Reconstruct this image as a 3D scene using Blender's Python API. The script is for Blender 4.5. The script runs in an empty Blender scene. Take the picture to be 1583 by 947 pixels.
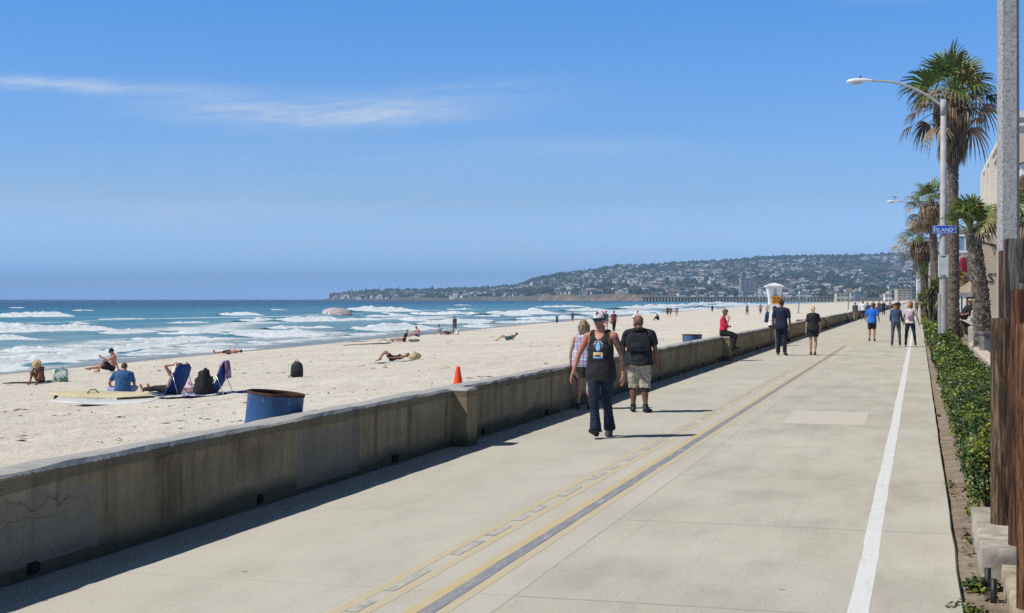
import bpy, math, random
import numpy as np
from mathutils import Vector, Matrix, noise as mnoise

random.seed(7)
RNG = np.random.default_rng(11)
S = bpy.context.scene
COL = S.collection
PI = math.pi
R = math.radians

# ---------------------------------------------------------------- camera frame
F = 2200.0            # focal length in pixels of the 1583 px wide photograph
EYE = 2.0             # eye height above the boardwalk
TH = math.atan(629.0 / F)
CT, ST = math.cos(TH), math.sin(TH)
HORIZON = 462.0


def cam2world(X, Z, z=0.0):
    return Vector((X * CT - Z * ST, X * ST + Z * CT, z))


def at(px, py, z=0.0):
    """photo pixel lying at height z -> world point"""
    Z = F * (EYE - z) / (py - HORIZON)
    return cam2world((px - 791.5) / F * Z, Z, z)


def at_depth(px, py, Z):
    return cam2world((px - 791.5) / F * Z, Z, EYE + (HORIZON - py) / F * Z)


def at_u(px, u, z=0.0):
    """point on the vertical plane x=u seen at column px"""
    k = (px - 791.5) / F
    Z = u / (k * CT - ST)
    return cam2world(k * Z, Z, z)


# ---------------------------------------------------------------- numpy noise
def _h(i, j, seed):
    n = (i * 374761393 + j * 668265263 + seed * 1442695041) & 0x7fffffff
    n = ((n ^ (n >> 13)) * 1274126177) & 0x7fffffff
    return ((n ^ (n >> 16)) & 0xffff) / 65535.0


def vnoise(x, y, seed=0):
    x = np.asarray(x, dtype=float); y = np.asarray(y, dtype=float)
    xi = np.floor(x).astype(np.int64); yi = np.floor(y).astype(np.int64)
    fx = x - xi; fy = y - yi
    fx = fx * fx * (3 - 2 * fx); fy = fy * fy * (3 - 2 * fy)
    a = _h(xi, yi, seed); b = _h(xi + 1, yi, seed); c = _h(xi, yi + 1, seed); d = _h(xi + 1, yi + 1, seed)
    return (a * (1 - fx) + b * fx) * (1 - fy) + (c * (1 - fx) + d * fx) * fy


def fbm(x, y, seed=0, octv=4):
    s = 0; a = 0.5
    for k in range(octv):
        s = s + a * (vnoise(x, y, seed + k * 17) - 0.5) * 2
        x = np.asarray(x) * 2.03 + 5.1; y = np.asarray(y) * 2.03 + 1.7; a *= 0.5
    return s


# ---------------------------------------------------------------- objects
def tag(o, label=None, cat=None, group=None, kind=None):
    if label: o['label'] = label
    if cat: o['category'] = cat
    if group: o['group'] = group
    if kind: o['kind'] = kind
    return o


def empty(name, loc=(0, 0, 0), rz=0.0, label=None, cat=None, group=None):
    o = bpy.data.objects.new(name, None)
    COL.objects.link(o)
    o.location = loc; o.rotation_euler = (0, 0, rz); o.empty_display_size = 0.1
    return tag(o, label, cat, group)


def copy_tree(o, parent=None):
    c = o.copy(); COL.objects.link(c)
    c.parent = parent
    for ch in list(o.children):
        copy_tree(ch, c)
    return c


class MB:
    """collects verts and faces, builds ONE mesh object"""
    def __init__(s):
        s.v = []; s.f = []; s.m = []; s.mi = 0

    def add(s, vs, fs):
        b = len(s.v); s.v.extend([tuple(p) for p in vs])
        for f in fs:
            s.f.append(tuple(i + b for i in f)); s.m.append(s.mi)
        return b

    def box(s, c, d, rz=0.0, bev=0.0, M=None):
        x, y, z = d[0] / 2, d[1] / 2, d[2] / 2
        if bev <= 0:
            vs = [(-x, -y, -z), (x, -y, -z), (x, y, -z), (-x, y, -z), (-x, -y, z), (x, -y, z), (x, y, z), (-x, y, z)]
            fs = [(0, 3, 2, 1), (4, 5, 6, 7), (0, 1, 5, 4), (1, 2, 6, 5), (2, 3, 7, 6), (3, 0, 4, 7)]
        else:
            b = min(bev, x * .99, y * .99, z * .99)
            vs = []; fs = []
            def ring(zz, i):
                return [(-x + i, -y, zz), (x - i, -y, zz), (x, -y + i, zz), (x, y - i, zz), (x - i, y, zz), (-x + i, y, zz), (-x, y - i, zz), (-x, -y + i, zz)]
            r0 = [(p[0] * (x - b) / x, p[1] * (y - b) / y, -z) for p in ring(0, b)]
            r3 = [(p[0], p[1], z) for p in r0]
            vs = r0 + ring(-z + b, b) + ring(z - b, b) + r3
            for k in range(3):
                for i in range(8):
                    j = (i + 1) % 8
                    fs.append((k * 8 + i, k * 8 + j, k * 8 + 8 + j, k * 8 + 8 + i))
            fs.append(tuple(range(7, -1, -1))); fs.append(tuple(range(24, 32)))
        ca, sa = math.cos(rz), math.sin(rz)
        out = []
        for p in vs:
            q = (p[0] * ca - p[1] * sa + c[0], p[0] * sa + p[1] * ca + c[1], p[2] + c[2])
            out.append(tuple(M @ Vector(q)) if M is not None else q)
        s.add(out, fs)

    def loft(s, rings, cap=True, closed=True):
        n = len(rings[0]); vs = []; fs = []
        for r in rings: vs.extend(r)
        for k in range(len(rings) - 1):
            for i in range(n if closed else n - 1):
                j = (i + 1) % n
                fs.append((k * n + i, k * n + j, (k + 1) * n + j, (k + 1) * n + i))
        if cap and closed:
            fs.append(tuple(range(n - 1, -1, -1)))
            fs.append(tuple(range((len(rings) - 1) * n, len(rings) * n)))
        s.add(vs, fs)

    def tube(s, pts, rads, n=10, cap=True, hint=None, round_caps=False, squash=None):
        pts = [Vector(p) for p in pts]; rads = list(rads) if hasattr(rads, '__len__') else [rads] * len(pts)
        if round_caps:
            d0 = (pts[0] - pts[1]).normalized(); d1 = (pts[-1] - pts[-2]).normalized()
            r0, r1 = rads[0], rads[-1]
            pts = [pts[0] + d0 * r0 * .98, pts[0] + d0 * r0 * .7] + pts + [pts[-1] + d1 * r1 * .7, pts[-1] + d1 * r1 * .98]
            rads = [r0 * .15, r0 * .71] + rads + [r1 * .71, r1 * .15]
        rings = []
        d = (pts[1] - pts[0]).normalized()
        a = Vector(hint) if hint is not None else (Vector((0, 0, 1)) if abs(d.z) < .9 else Vector((1, 0, 0)))
        for i, p in enumerate(pts):
            if i == 0: t = pts[1] - pts[0]
            elif i == len(pts) - 1: t = pts[-1] - pts[-2]
            else: t = (pts[i + 1] - pts[i]).normalized() + (pts[i] - pts[i - 1]).normalized()
            t.normalize()
            a = a - t * a.dot(t)
            if a.length < 1e-6: a = t.orthogonal()
            a.normalize(); b = t.cross(a)
            sq = 1.0 if squash is None else squash
            rings.append([p + a * (math.cos(2 * PI * k / n) * rads[i]) + b * (math.sin(2 * PI * k / n) * rads[i] * sq) for k in range(n)])
        s.loft(rings, cap)

    def lathe(s, prof, c=(0, 0, 0), n=24, cap=True, M=None):
        rings = []
        for r, z in prof:
            ring = [Vector((c[0] + r * math.cos(2 * PI * k / n), c[1] + r * math.sin(2 * PI * k / n), c[2] + z)) for k in range(n)]
            if M is not None: ring = [M @ p for p in ring]
            rings.append(ring)
        s.loft(rings, cap)

    def ellipsoid(s, c, r, A=None, n=16, m=10):
        """A = (right, fwd, up) axes"""
        c = Vector(c)
        if A is None: A = (Vector((1, 0, 0)), Vector((0, 1, 0)), Vector((0, 0, 1)))
        rings = []
        for i in range(m + 1):
            ph = -PI / 2 + PI * (i * .98 + .01 * m) / m
            cz, sz = math.cos(ph), math.sin(ph)
            rings.append([c + A[0] * (r[0] * cz * math.cos(2 * PI * k / n)) + A[1] * (r[1] * cz * math.sin(2 * PI * k / n)) + A[2] * (r[2] * sz) for k in range(n)])
        s.loft(rings)

    def quad(s, a, b, c, d):
        s.add([a, b, c, d], [(0, 1, 2, 3)])

    def sheet(s, x0, x1, y0, y1, z, nx=1, ny=1):
        vs = []; fs = []
        for j in range(ny + 1):
            for i in range(nx + 1):
                vs.append((x0 + (x1 - x0) * i / nx, y0 + (y1 - y0) * j / ny, z))
        for j in range(ny):
            for i in range(nx):
                a = j * (nx + 1) + i
                fs.append((a, a + 1, a + nx + 2, a + nx + 1))
        s.add(vs, fs)

    def mesh(s, name, smooth=False):
        me = bpy.data.meshes.new(name)
        me.from_pydata(s.v, [], s.f)
        if s.m: me.polygons.foreach_set('material_index', s.m)
        if smooth: me.polygons.foreach_set('use_smooth', [True] * len(s.f))
        me.update()
        return me

    def build(s, name, mats, parent=None, smooth=False, loc=None):
        me = s.mesh(name, smooth)
        return link(name, me, mats, parent, loc)


def link(name, me, mats, parent=None, loc=None):
    for m in (mats if isinstance(mats, (list, tuple)) else [mats]):
        me.materials.append(m)
    o = bpy.data.objects.new(name, me)
    COL.objects.link(o)
    if parent is not None: o.parent = parent
    if loc is not None: o.location = loc
    return o


def grid_mesh(name, V, nu, nv, smooth=True, attrs=None):
    """V: (nv*nu,3) array of a nu x nv grid"""
    me = bpy.data.meshes.new(name)
    idx = np.arange(nu * nv).reshape(nv, nu)
    q = np.stack([idx[:-1, :-1], idx[:-1, 1:], idx[1:, 1:], idx[1:, :-1]], -1).reshape(-1, 4)
    me.vertices.add(nu * nv); me.vertices.foreach_set('co', np.asarray(V, dtype=np.float32).ravel())
    me.loops.add(q.size); me.loops.foreach_set('vertex_index', q.ravel().astype(np.int32))
    me.polygons.add(len(q)); me.polygons.foreach_set('loop_start', np.arange(0, q.size, 4, dtype=np.int32))
    me.polygons.foreach_set('loop_total', np.full(len(q), 4, dtype=np.int32))
    me.polygons.foreach_set('use_smooth', np.full(len(q), smooth))
    me.update(calc_edges=True); me.validate()
    for k, a in (attrs or {}).items():
        at_ = me.attributes.new(k, 'FLOAT', 'POINT'); at_.data.foreach_set('value', np.asarray(a, dtype=np.float32).ravel())
    return me


_BENCH = []


def remesh(mb, voxel, smooth=2):
    """one continuous skin round overlapping closed shapes (worked out on a side scene, which keeps it fast)"""
    if not _BENCH: _BENCH.append(bpy.data.scenes.new('bench'))
    me = mb.mesh('tmp')
    o = bpy.data.objects.new('tmp', me); _BENCH[0].collection.objects.link(o)
    r = o.modifiers.new('r', 'REMESH'); r.mode = 'VOXEL'; r.voxel_size = voxel; r.use_smooth_shade = True
    if smooth:
        sm = o.modifiers.new('s', 'SMOOTH'); sm.factor = .5; sm.iterations = smooth
    vl = _BENCH[0].view_layers[0]; vl.update(); dg = vl.depsgraph
    out = bpy.data.meshes.new_from_object(o.evaluated_get(dg))
    bpy.data.objects.remove(o); bpy.data.meshes.remove(me)
    out.materials.clear()
    out.polygons.foreach_set('use_smooth', [True] * len(out.polygons))
    return out


def sn(x, y, seed=0, o=2):
    """quick scalar noise in about -1..1"""
    v = mnoise.noise(Vector((x, y, seed * .37 + .5)))
    if o > 1: v += .5 * mnoise.noise(Vector((x * 2.03, y * 2.03, seed * .37 + 7.5)))
    return v * 1.1


def coords(me):
    a = np.empty(len(me.vertices) * 3, dtype=np.float32); me.vertices.foreach_get('co', a)
    return a.reshape(-1, 3)


def wrinkle(me, amp, scale=(14, 14, 9), seed=0):
    """small cloth folds as real displacement"""
    if amp <= 0: return
    co = coords(me); n = np.empty_like(co); me.vertices.foreach_get('normal', n.ravel()) if False else None
    nn = np.array([v.normal[:] for v in me.vertices])
    off = Vector((seed * 3.7, seed * 1.3, seed * 2.1))
    d = np.array([mnoise.noise(Vector((p[0] * scale[0] + p[2] * 4, p[1] * scale[1], p[2] * scale[2] - p[0] * 5)) + off)
                  + .5 * mnoise.noise(Vector((p[0] * scale[0] * 2.3, p[1] * scale[1] * 2.3, p[2] * scale[2] * 2.6)) + off) for p in co])
    co = co + nn * (d * amp)[:, None]
    me.vertices.foreach_set('co', co.astype(np.float32).ravel()); me.update()


def carve(me, keep):
    """drop the faces whose centre fails keep(x,y,z)"""
    import bmesh
    bm = bmesh.new(); bm.from_mesh(me)
    dead = [f for f in bm.faces if not keep(*f.calc_center_median())]
    bmesh.ops.delete(bm, geom=dead, context='FACES')
    bm.to_mesh(me); bm.free()
    return me


# ---------------------------------------------------------------- materials
def nmat(name):
    m = bpy.data.materials.new(name); m.use_nodes = True
    nt = m.node_tree
    return m, nt, nt.nodes['Principled BSDF']


def nd(nt, typ, **kw):
    n = nt.nodes.new(typ)
    for k, v in kw.items():
        if k.startswith('i_'): n.inputs[k[2:].replace('_', ' ')].default_value = v
        else: setattr(n, k, v)
    return n


def lk(nt, a, b): nt.links.new(a, b)


def ramp(nt, fac, stops):
    r = nt.nodes.new('ShaderNodeValToRGB')
    e = r.color_ramp.elements
    while len(e) < len(stops): e.new(0.5)
    for i, (p, c) in enumerate(stops):
        e[i].position = p
        e[i].color = (c, c, c, 1) if not hasattr(c, '__len__') else (c[0], c[1], c[2], 1)
    lk(nt, fac, r.inputs[0])
    return r


def mixc(nt, fac, a, b, blend='MIX'):
    m = nt.nodes.new('ShaderNodeMix'); m.data_type = 'RGBA'; m.blend_type = blend
    for sock, v in ((m.inputs[0], fac), (m.inputs[6], a), (m.inputs[7], b)):
        if hasattr(v, 'links'): lk(nt, v, sock)
        elif hasattr(v, '__len__'): sock.default_value = (v[0], v[1], v[2], 1)
        else: sock.default_value = v
    return m.outputs[2]


def mth(nt, op, a, b=None, c=None, clamp=False):
    m = nt.nodes.new('ShaderNodeMath'); m.operation = op; m.use_clamp = clamp
    for i, v in enumerate((a, b, c)):
        if v is None: continue
        if hasattr(v, 'links'): lk(nt, v, m.inputs[i])
        else: m.inputs[i].default_value = v
    return m.outputs[0]


def objco(nt, scale=(1, 1, 1), rot=(0, 0, 0), kind='Object'):
    t = nt.nodes.new('ShaderNodeTexCoord'); mp = nt.nodes.new('ShaderNodeMapping')
    mp.inputs['Scale'].default_value = scale; mp.inputs['Rotation'].default_value = rot
    lk(nt, t.outputs[kind], mp.inputs[0])
    return mp.outputs[0]


def noisen(nt, co, scale, detail=4, rough=.55, dist=0.0):
    n = nt.nodes.new('ShaderNodeTexNoise')
    n.inputs['Scale'].default_value = scale; n.inputs['Detail'].default_value = detail
    n.inputs['Roughness'].default_value = rough; n.inputs['Distortion'].default_value = dist
    lk(nt, co, n.inputs['Vector'])
    return n.outputs['Fac']


def bump(nt, bs, h, strength=.3, dist=.02):
    b = nt.nodes.new('ShaderNodeBump'); b.inputs['Strength'].default_value = strength; b.inputs['Distance'].default_value = dist
    lk(nt, h, b.inputs['Height']); lk(nt, b.outputs[0], bs.inputs['Normal'])


_MC = {}


def mat(name, c, rough=.7, var=.15, scale=6.0, bmp=.15, bscale=None, metal=0.0, spec=.4, sheen=0.0, stretch=(1, 1, 1), c2=None):
    """a plain surface with noise variation in tone and a little relief"""
    if name in _MC: return _MC[name]
    m, nt, bs = nmat(name)
    co = objco(nt, stretch)
    n = noisen(nt, co, scale, 5)
    d = c2 if c2 is not None else tuple(x * (1 - var * 1.6) for x in c)
    hi = tuple(min(1, x * (1 + var)) for x in c)
    r = ramp(nt, n, [(.3, d), (.68, hi)])
    lk(nt, r.outputs[0], bs.inputs['Base Color'])
    bs.inputs['Roughness'].default_value = rough; bs.inputs['Metallic'].default_value = metal
    bs.inputs['Specular IOR Level'].default_value = spec
    if sheen: bs.inputs['Sheen Weight'].default_value = sheen
    if bmp:
        n2 = noisen(nt, co, bscale or scale * 4, 4)
        bump(nt, bs, n2, bmp, .01)
    _MC[name] = m
    return m
# ---------------------------------------------------------------- lie of the land
WALL_U, WALL_T, WALL_H = -6.1, 0.32, 0.79
EDGE_U = 0.27
SEA_Z = -1.9
_SH = [(-50, -42), (30, -43.5), (62, -45), (120, -51), (237, -61), (474, -76), (1000, -96), (2200, -100)]
_BP = [(0, .20), (.08, .12), (.2, -.18), (.42, -.72), (.72, -1.10), (.86, -1.42), (1.0, -1.9), (1.5, -3.2), (3, -6)]


def shore_u(Y):
    return np.interp(Y, [p[0] for p in _SH], [p[1] for p in _SH])


def beach_z(u, Y):
    s = (-6.4 - np.asarray(u)) / (-6.4 - shore_u(Y))
    z = np.interp(s, [p[0] for p in _BP], [p[1] for p in _BP])
    z = z + .05 * fbm(np.asarray(u) * .12, np.asarray(Y) * .09, 3, 3) * np.clip(s * 4, 0, 1)
    z = z + .16 * fbm(np.asarray(u) * .05, np.asarray(Y) * .022, 9, 2) * np.clip((s - .6) * 3, 0, 1)
    return z


def ground_hit(px, py):
    z = -.5
    for i in range(60):
        p = at(px, py, z)
        if p.x > WALL_U - WALL_T: return at(px, py, 0)
        z = z * .5 + .5 * float(beach_z(p.x, p.y))
    return at(px, py, z)


TO_LEFT = math.degrees(math.atan2(CT, -ST))     # heading that faces the photograph's left
# ================================================================ people
def interp(x, tab):
    xs = [p[0] for p in tab]
    if x <= xs[0]: return tab[0][1]
    for i in range(len(tab) - 1):
        if x <= xs[i + 1]:
            k = (x - xs[i]) / (xs[i + 1] - xs[i]); a, b = tab[i][1], tab[i + 1][1]
            return a + (b - a) * k
    return tab[-1][1]


LEG_R = [(0, .053), (.5, .046), (.85, .034), (1, .0305), (1.2, .0335), (1.38, .0335), (1.7, .023), (1.95, .0185), (2.1, .019)]
ARM_R = [(-.1, .030), (0, .0315), (.25, .031), (.55, .027), (.9, .0215), (1, .021), (1.2, .0225), (1.5, .0185), (2, .0140)]
TOR_M = [(-.055, .060, .050, .000), (-.03, .088, .064, -.004), (.02, .096, .070, -.006), (.07, .088, .062, -.001), (.12, .086, .062, .004),
         (.18, .098, .069, .006), (.225, .104, .068, .002), (.262, .100, .058, -.004), (.288, .074, .045, -.006), (.303, .044, .038, -.004), (.33, .034, .035, .002), (.36, .033, .035, .006)]
TOR_F = [(-.055, .062, .052, .000), (-.03, .094, .066, -.006), (.02, .100, .070, -.006), (.07, .083, .056, .000), (.12, .072, .050, .003),
         (.18, .083, .057, .003), (.225, .088, .058, .000), (.262, .086, .050, -.004), (.288, .062, .040, -.006), (.303, .036, .033, -.004), (.33, .028, .030, .002), (.36, .027, .030, .006)]


def nv(*a): return Vector(a).normalized()


class Fig:
    def __init__(s, h, sex, w, pose):
        s.h = h; s.sex = sex; s.w = w; s.pose = pose; s.hs = pose.get('hs', 1.0)
        g = pose.get
        s.u0 = Vector(g('u0', (0, 0, 1))).normalized(); s.u1 = Vector(g('u1', g('u0', (0, 0, 1)))).normalized()
        ty = R(g('tw', 0)); py = R(g('pw', 0))
        s.r0 = Vector((math.cos(py), math.sin(py), 0)); s.r0 = (s.r0 - s.u0 * s.r0.dot(s.u0)).normalized()
        s.r1 = Vector((math.cos(ty), math.sin(ty), 0)); s.r1 = (s.r1 - s.u1 * s.r1.dot(s.u1)).normalized()
        s.f0 = s.u0.cross(s.r0); s.f1 = s.u1.cross(s.r1)
        s.tab = TOR_M if sex == 'm' else TOR_F
        sh = (.112 if sex == 'm' else .096) * (1 + (w - 1) * .6)
        up = g('shrug', 0.0)
        s.sh = {'R': s.sp(.272 + up)[0] + s.r1 * sh * h, 'L': s.sp(.272 + up)[0] - s.r1 * sh * h}
        hx = .05 if sex == 'm' else .053
        s.hip = {'R': s.r0 * hx * h - s.u0 * .01 * h, 'L': -s.r0 * hx * h - s.u0 * .01 * h}
        s.arm = {}; s.leg = {}; s.foot = {}
        for k, sg in (('R', 1), ('L', -1)):
            a, b = g('a' + k, ((.16 * sg, 0, -1), (.08 * sg, .12, -1)))
            e = s.sh[k] + Vector(a).normalized() * .172 * h; wv = e + Vector(b).normalized() * .150 * h
            s.arm[k] = (s.sh[k], e, wv)
            a, b = g('l' + k, ((.03 * sg, .02, -1), (.01 * sg, -.03, -1)))
            kn = s.hip[k] + Vector(a).normalized() * .240 * h; an = kn + Vector(b).normalized() * .238 * h
            s.leg[k] = (s.hip[k], kn, an)
            fd = Vector(g('foot' + k, s.f0 if abs(s.f0.z) < .6 else (0, 1, 0))).normalized()
            shin = (an - kn).normalized()
            dn = shin - fd * shin.dot(fd)
            dn = dn.normalized() if dn.length > .05 else Vector((0, 0, -1))
            s.foot[k] = (an, fd, dn)
        # head frame
        hy = R(g('hy', 0)); hp = R(g('hp', 0))
        hf = s.f1 * math.cos(hy) - s.r1 * math.sin(hy)
        hr = hf.cross(s.u1).normalized()
        hu = s.u1
        hu, hf = (hu * math.cos(hp) + hf * math.sin(hp)).normalized(), (hf * math.cos(hp) - hu * math.sin(hp)).normalized()
        s.H = (hr, hf, hu)
        nb = s.sp(.318)[0]
        s.hc = nb + (s.u1 * .5 + hu * .5) * .083 * h + hf * .012 * h      # centre of the head

    def sp(s, t):
        """spine point and axes at t*h above the hips"""
        lo, hi = .08, .2
        if t <= lo: c = s.u0 * t
        elif t <= hi: k = (t - lo); c = s.u0 * lo + (s.u0 * .5 + s.u1 * .5) * k
        else: c = s.u0 * lo + (s.u0 + s.u1) * .5 * (hi - lo) + s.u1 * (t - hi)
        k = min(1, max(0, (t - .03) / .17))
        r = (s.r0 * (1 - k) + s.r1 * k).normalized(); u = (s.u0 * (1 - k) + s.u1 * k).normalized()
        f = u.cross(r).normalized()
        return c * s.h, r, f

    def torso(s, mb, off=0.0, t0=-.055, t1=.36, wide=None, n=20, bust=True, butt=True):
        rings = []; h = s.h
        ts = sorted(set([t for t, *_ in s.tab if t0 < t < t1] + [t0, t1]))
        butt = butt and True
        for t in ts:
            tc = t if butt else max(t, .02)
            a = interp(tc, [(q[0], q[1]) for q in s.tab]); b = interp(tc, [(q[0], q[2]) for q in s.tab]); o = interp(tc, [(q[0], q[3]) for q in s.tab])
            if t < .29: a *= s.w; b *= 1 + (s.w - 1) * 1.3
            c, r, f = s.sp(t)
            e = off if not callable(off) else off(t)
            c = c + f * o * h
            rings.append([c + r * ((a * h + e) * math.copysign(abs(math.cos(2 * PI * k / n)) ** .88, math.cos(2 * PI * k / n)))
                          + f * ((b * h + e) * math.copysign(abs(math.sin(2 * PI * k / n)) ** .88, math.sin(2 * PI * k / n))) for k in range(n)])
        mb.loft(rings)
        e = off if not callable(off) else off(0)
        if butt and t0 < .0 and t1 > .02:
            for sg in (1, -1):
                mb.ellipsoid(s.r0 * sg * .042 * h * s.w - s.f0 * .030 * h - s.u0 * .022 * h, (.050 * h + e, .050 * h + e, .052 * h + e), (s.r0, s.f0, s.u0))
        if t1 > .2 and bust:
            c, r, f = s.sp(.205)
            e = off if not callable(off) else off(.2)
            for sg in (1, -1):
                if s.sex == 'f': mb.ellipsoid(c + r * sg * .042 * h + f * .044 * h, (.036 * h + e, .034 * h + e, .034 * h + e), (r, f, s.u1))
                else: mb.ellipsoid(c + r * sg * .045 * h + f * .036 * h + s.u1 * .018 * h, (.046 * h + e, .030 * h + e, .036 * h + e), (r, f, s.u1))
        # shoulder slope
        if t1 > .26:
            c = s.sp(.296)[0]
            for k in 'RL':
                mb.tube([c - s.f1 * .006 * h, c.lerp(s.sh[k], .55) + s.u1 * .004 * h, s.sh[k]], [.030 * h + e, .031 * h + e, .030 * h + e], 12, round_caps=True)

    def limb(s, mb, J, tab, off, s0, s1, wl, back=None, n=14, step=.12, prof=None):
        a, b, c = J; pts = []; rads = []
        q = s0
        ss = []
        while q < s1 - 1e-4: ss.append(q); q += step
        ss.append(s1)
        for q in ss:
            p = a.lerp(b, q) if q <= 1 else b.lerp(c, q - 1)
            if .9 < q < 1.1:   # ease the joint
                p = p.lerp((a.lerp(b, .9) + b.lerp(c, .1)) * .5, .35)
            r = interp(q, tab) * s.h * wl
            e = off if not callable(off) else off(q)
            if prof is not None: r = max(r + .004, interp(q, prof) * s.h); e = 0
            if back is not None: p = p + back * (s.h * interp(q, [(0, 0), (.5, -.006), (1, 0), (1.3, .010), (1.8, 0), (2, 0)]))
            pts.append(p); rads.append(r + e)
        mb.tube(pts, rads, n)

    def legm(s, mb, k, off=0.0, s0=0.0, s1=2.06, prof=None):
        a, b, c = s.leg[k]
        back = (c - a); back = -(s.foot[k][1] - back.normalized() * s.foot[k][1].dot(back.normalized()))
        back = back.normalized() if back.length > .1 else None
        s.limb(mb, s.leg[k], LEG_R, off, s0, s1, 1 + (s.w - 1) * .7, back, prof=prof)

    def armm(s, mb, k, off=0.0, s0=0.0, s1=2.0, prof=None):
        wl = (1 if s.sex == 'm' else .84) * (1 + (s.w - 1) * .6)
        s.limb(mb, s.arm[k], ARM_R, off, s0, s1, wl, prof=prof)
        e = off if not callable(off) else off(0)
        mb.ellipsoid(s.arm[k][0], [(.0335 * wl * s.h + e)] * 3)

    def hand(s, mb, k, fine):
        h = s.h; a, e, w = s.arm[k]
        sg = 1 if k == 'R' else -1
        d = (w - e).normalized()
        hd = s.pose.get('h' + k)
        if hd: d = Vector(hd).normalized()
        # palm faces the thigh
        inw = Vector(s.pose.get('p' + k, tuple(-s.r1 * sg)))
        pn = (inw - d * inw.dot(d)).normalized()
        wd = d.cross(pn).normalized()
        if wd.dot(s.f1) < 0 and abs(wd.dot(s.f1)) > .1: wd = -wd      # thumb side forward
        mb.tube([w - d * .01 * h, w + d * .012 * h], [.0145 * h, .0145 * h], 10, round_caps=True)
        mb.ellipsoid(w + d * .030 * h, (.0235 * h, .0105 * h, .031 * h), (wd, pn, d))
        ln = (.040, .046, .043, .034)
        curl = s.pose.get('curl', .45)
        for i in range(4):
            b0 = w + d * .052 * h + wd * ((.0165 - .011 * i) * h)
            d1 = (d + pn * curl * .6).normalized(); d2 = (d + pn * curl * 1.7).normalized()
            L = ln[i] * h; r = (.0056 if i < 3 else .005) * h
            mb.tube([b0 - d * .02 * h, b0, b0 + d1 * L * .48, b0 + d1 * L * .48 + d2 * L * .5], [r, r * 1.05, r * .95, r * .8], 8, round_caps=True)
        tb = w + d * .014 * h + wd * .018 * h
        t1 = (d * .75 + wd * .6 + pn * .25).normalized(); t2 = (d + wd * .15 + pn * .4).normalized()
        mb.tube([tb - wd * .012 * h, tb, tb + t1 * .026 * h, tb + t1 * .026 * h + t2 * .022 * h], [.0085 * h, .0085 * h, .0068 * h, .0055 * h], 8, round_caps=True)

    def hp_(s, r, f, u):
        k = s.h * s.hs
        return s.hc + s.H[0] * (r * k) + s.H[1] * (f * k) + s.H[2] * (u * k)

    def head(s, mb, off=0.0, face=True):
        h = s.h * s.hs; A = s.H
        k = 1.0 if s.sex == 'm' else .96
        mb.ellipsoid(s.hp_(0, -.006, .016), (.0425 * h * k, .053 * h * k, .050 * h * k), A, 22, 14)
        mb.ellipsoid(s.hp_(0, .010, -.016), (.0360 * h * k, .040 * h * k, .046 * h * k), A, 20, 12)
        if not face: return
        mb.ellipsoid(s.hp_(0, .026, -.040), (.026 * h * k, .022 * h, .018 * h), A)
        mb.ellipsoid(s.hp_(0, .040, -.051), (.014 * h, .010 * h, .010 * h), A)
        mb.tube([s.hp_(0, .044, .006), s.hp_(0, .054, -.010), s.hp_(0, .060, -.0195)], [.0045 * h, .0060 * h, .0072 * h], 8, round_caps=True)
        mb.ellipsoid(s.hp_(0, .047, -.033), (.014 * h, .006 * h, .006 * h), A)
        for sg in (1, -1):
            mb.ellipsoid(s.hp_(.0425 * sg * k, -.004, -.006), (.0055 * h, .0125 * h, .018 * h), A, 12, 8)
            mb.ellipsoid(s.hp_(.017 * sg, .0405, .0095), (.013 * h, .006 * h, .0045 * h), A, 12, 8)
            mb.ellipsoid(s.hp_(.021 * sg, .032, -.016), (.013 * h, .012 * h, .012 * h), A, 12, 8)
        nb = s.sp(.31)[0]
        mb.tube([nb - s.f1 * .004 * h, s.hp_(0, -.010, -.045)], [.034 * h * (1 if s.sex == 'm' else .82)] * 2, 16)

    def footm(s, mb, k, off=0.0, ankle=True):
        an, fd, dn = s.foot[k]; h = s.h
        sd = fd.cross(dn).normalized()
        A = (sd, fd, -dn)
        mb.ellipsoid(an + fd * .038 * h + dn * .026 * h, (.0235 * h + off, .074 * h + off, .019 * h + off), A)
        mb.ellipsoid(an + fd * .070 * h + dn * .029 * h, (.028 * h + off, .044 * h + off, .014 * h + off), A)
        mb.ellipsoid(an - fd * .018 * h + dn * .022 * h, (.020 * h + off, .022 * h + off, .024 * h + off), A)
        mb.tube([an - dn * .01 * h, an + dn * .02 * h + fd * .004 * h], [.0205 * h + off] * 2, 12, round_caps=True)


def flat_sole(me, an, fd, dn, lim):
    co = coords(me)
    a = np.array(an); d = np.array(dn)
    q = (co - a) @ d
    ex = np.maximum(q - lim, 0)
    co = co - ex[:, None] * d
    me.vertices.foreach_set('co', co.astype(np.float32).ravel()); me.update()


SKIN = {
    'fair': (.52, .32, .23), 'tan': (.46, .24, .15), 'red': (.50, .23, .15), 'brown': (.22, .105, .062), 'olive': (.38, .21, .135)}


def skin_mats(tone):
    c = SKIN[tone]
    key = 'skin_' + tone
    if key in _MC: return _MC[key]
    m, nt, bs = nmat(key)
    co = objco(nt)
    r = ramp(nt, noisen(nt, co, 9, 4), [(.3, (c[0] * .86, c[1] * .78, c[2] * .74)), (.7, (min(1, c[0] * 1.08), c[1] * 1.06, c[2] * 1.05))])
    lk(nt, r.outputs[0], bs.inputs['Base Color'])
    bs.inputs['Roughness'].default_value = .5; bs.inputs['Specular IOR Level'].default_value = .35
    bs.inputs['Subsurface Weight'].default_value = .06; bs.inputs['Subsurface Radius'].default_value = (.02, .008, .004)
    bump(nt, bs, noisen(nt, co, 60, 3), .08, .004)
    _MC[key] = m
    return m


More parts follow.
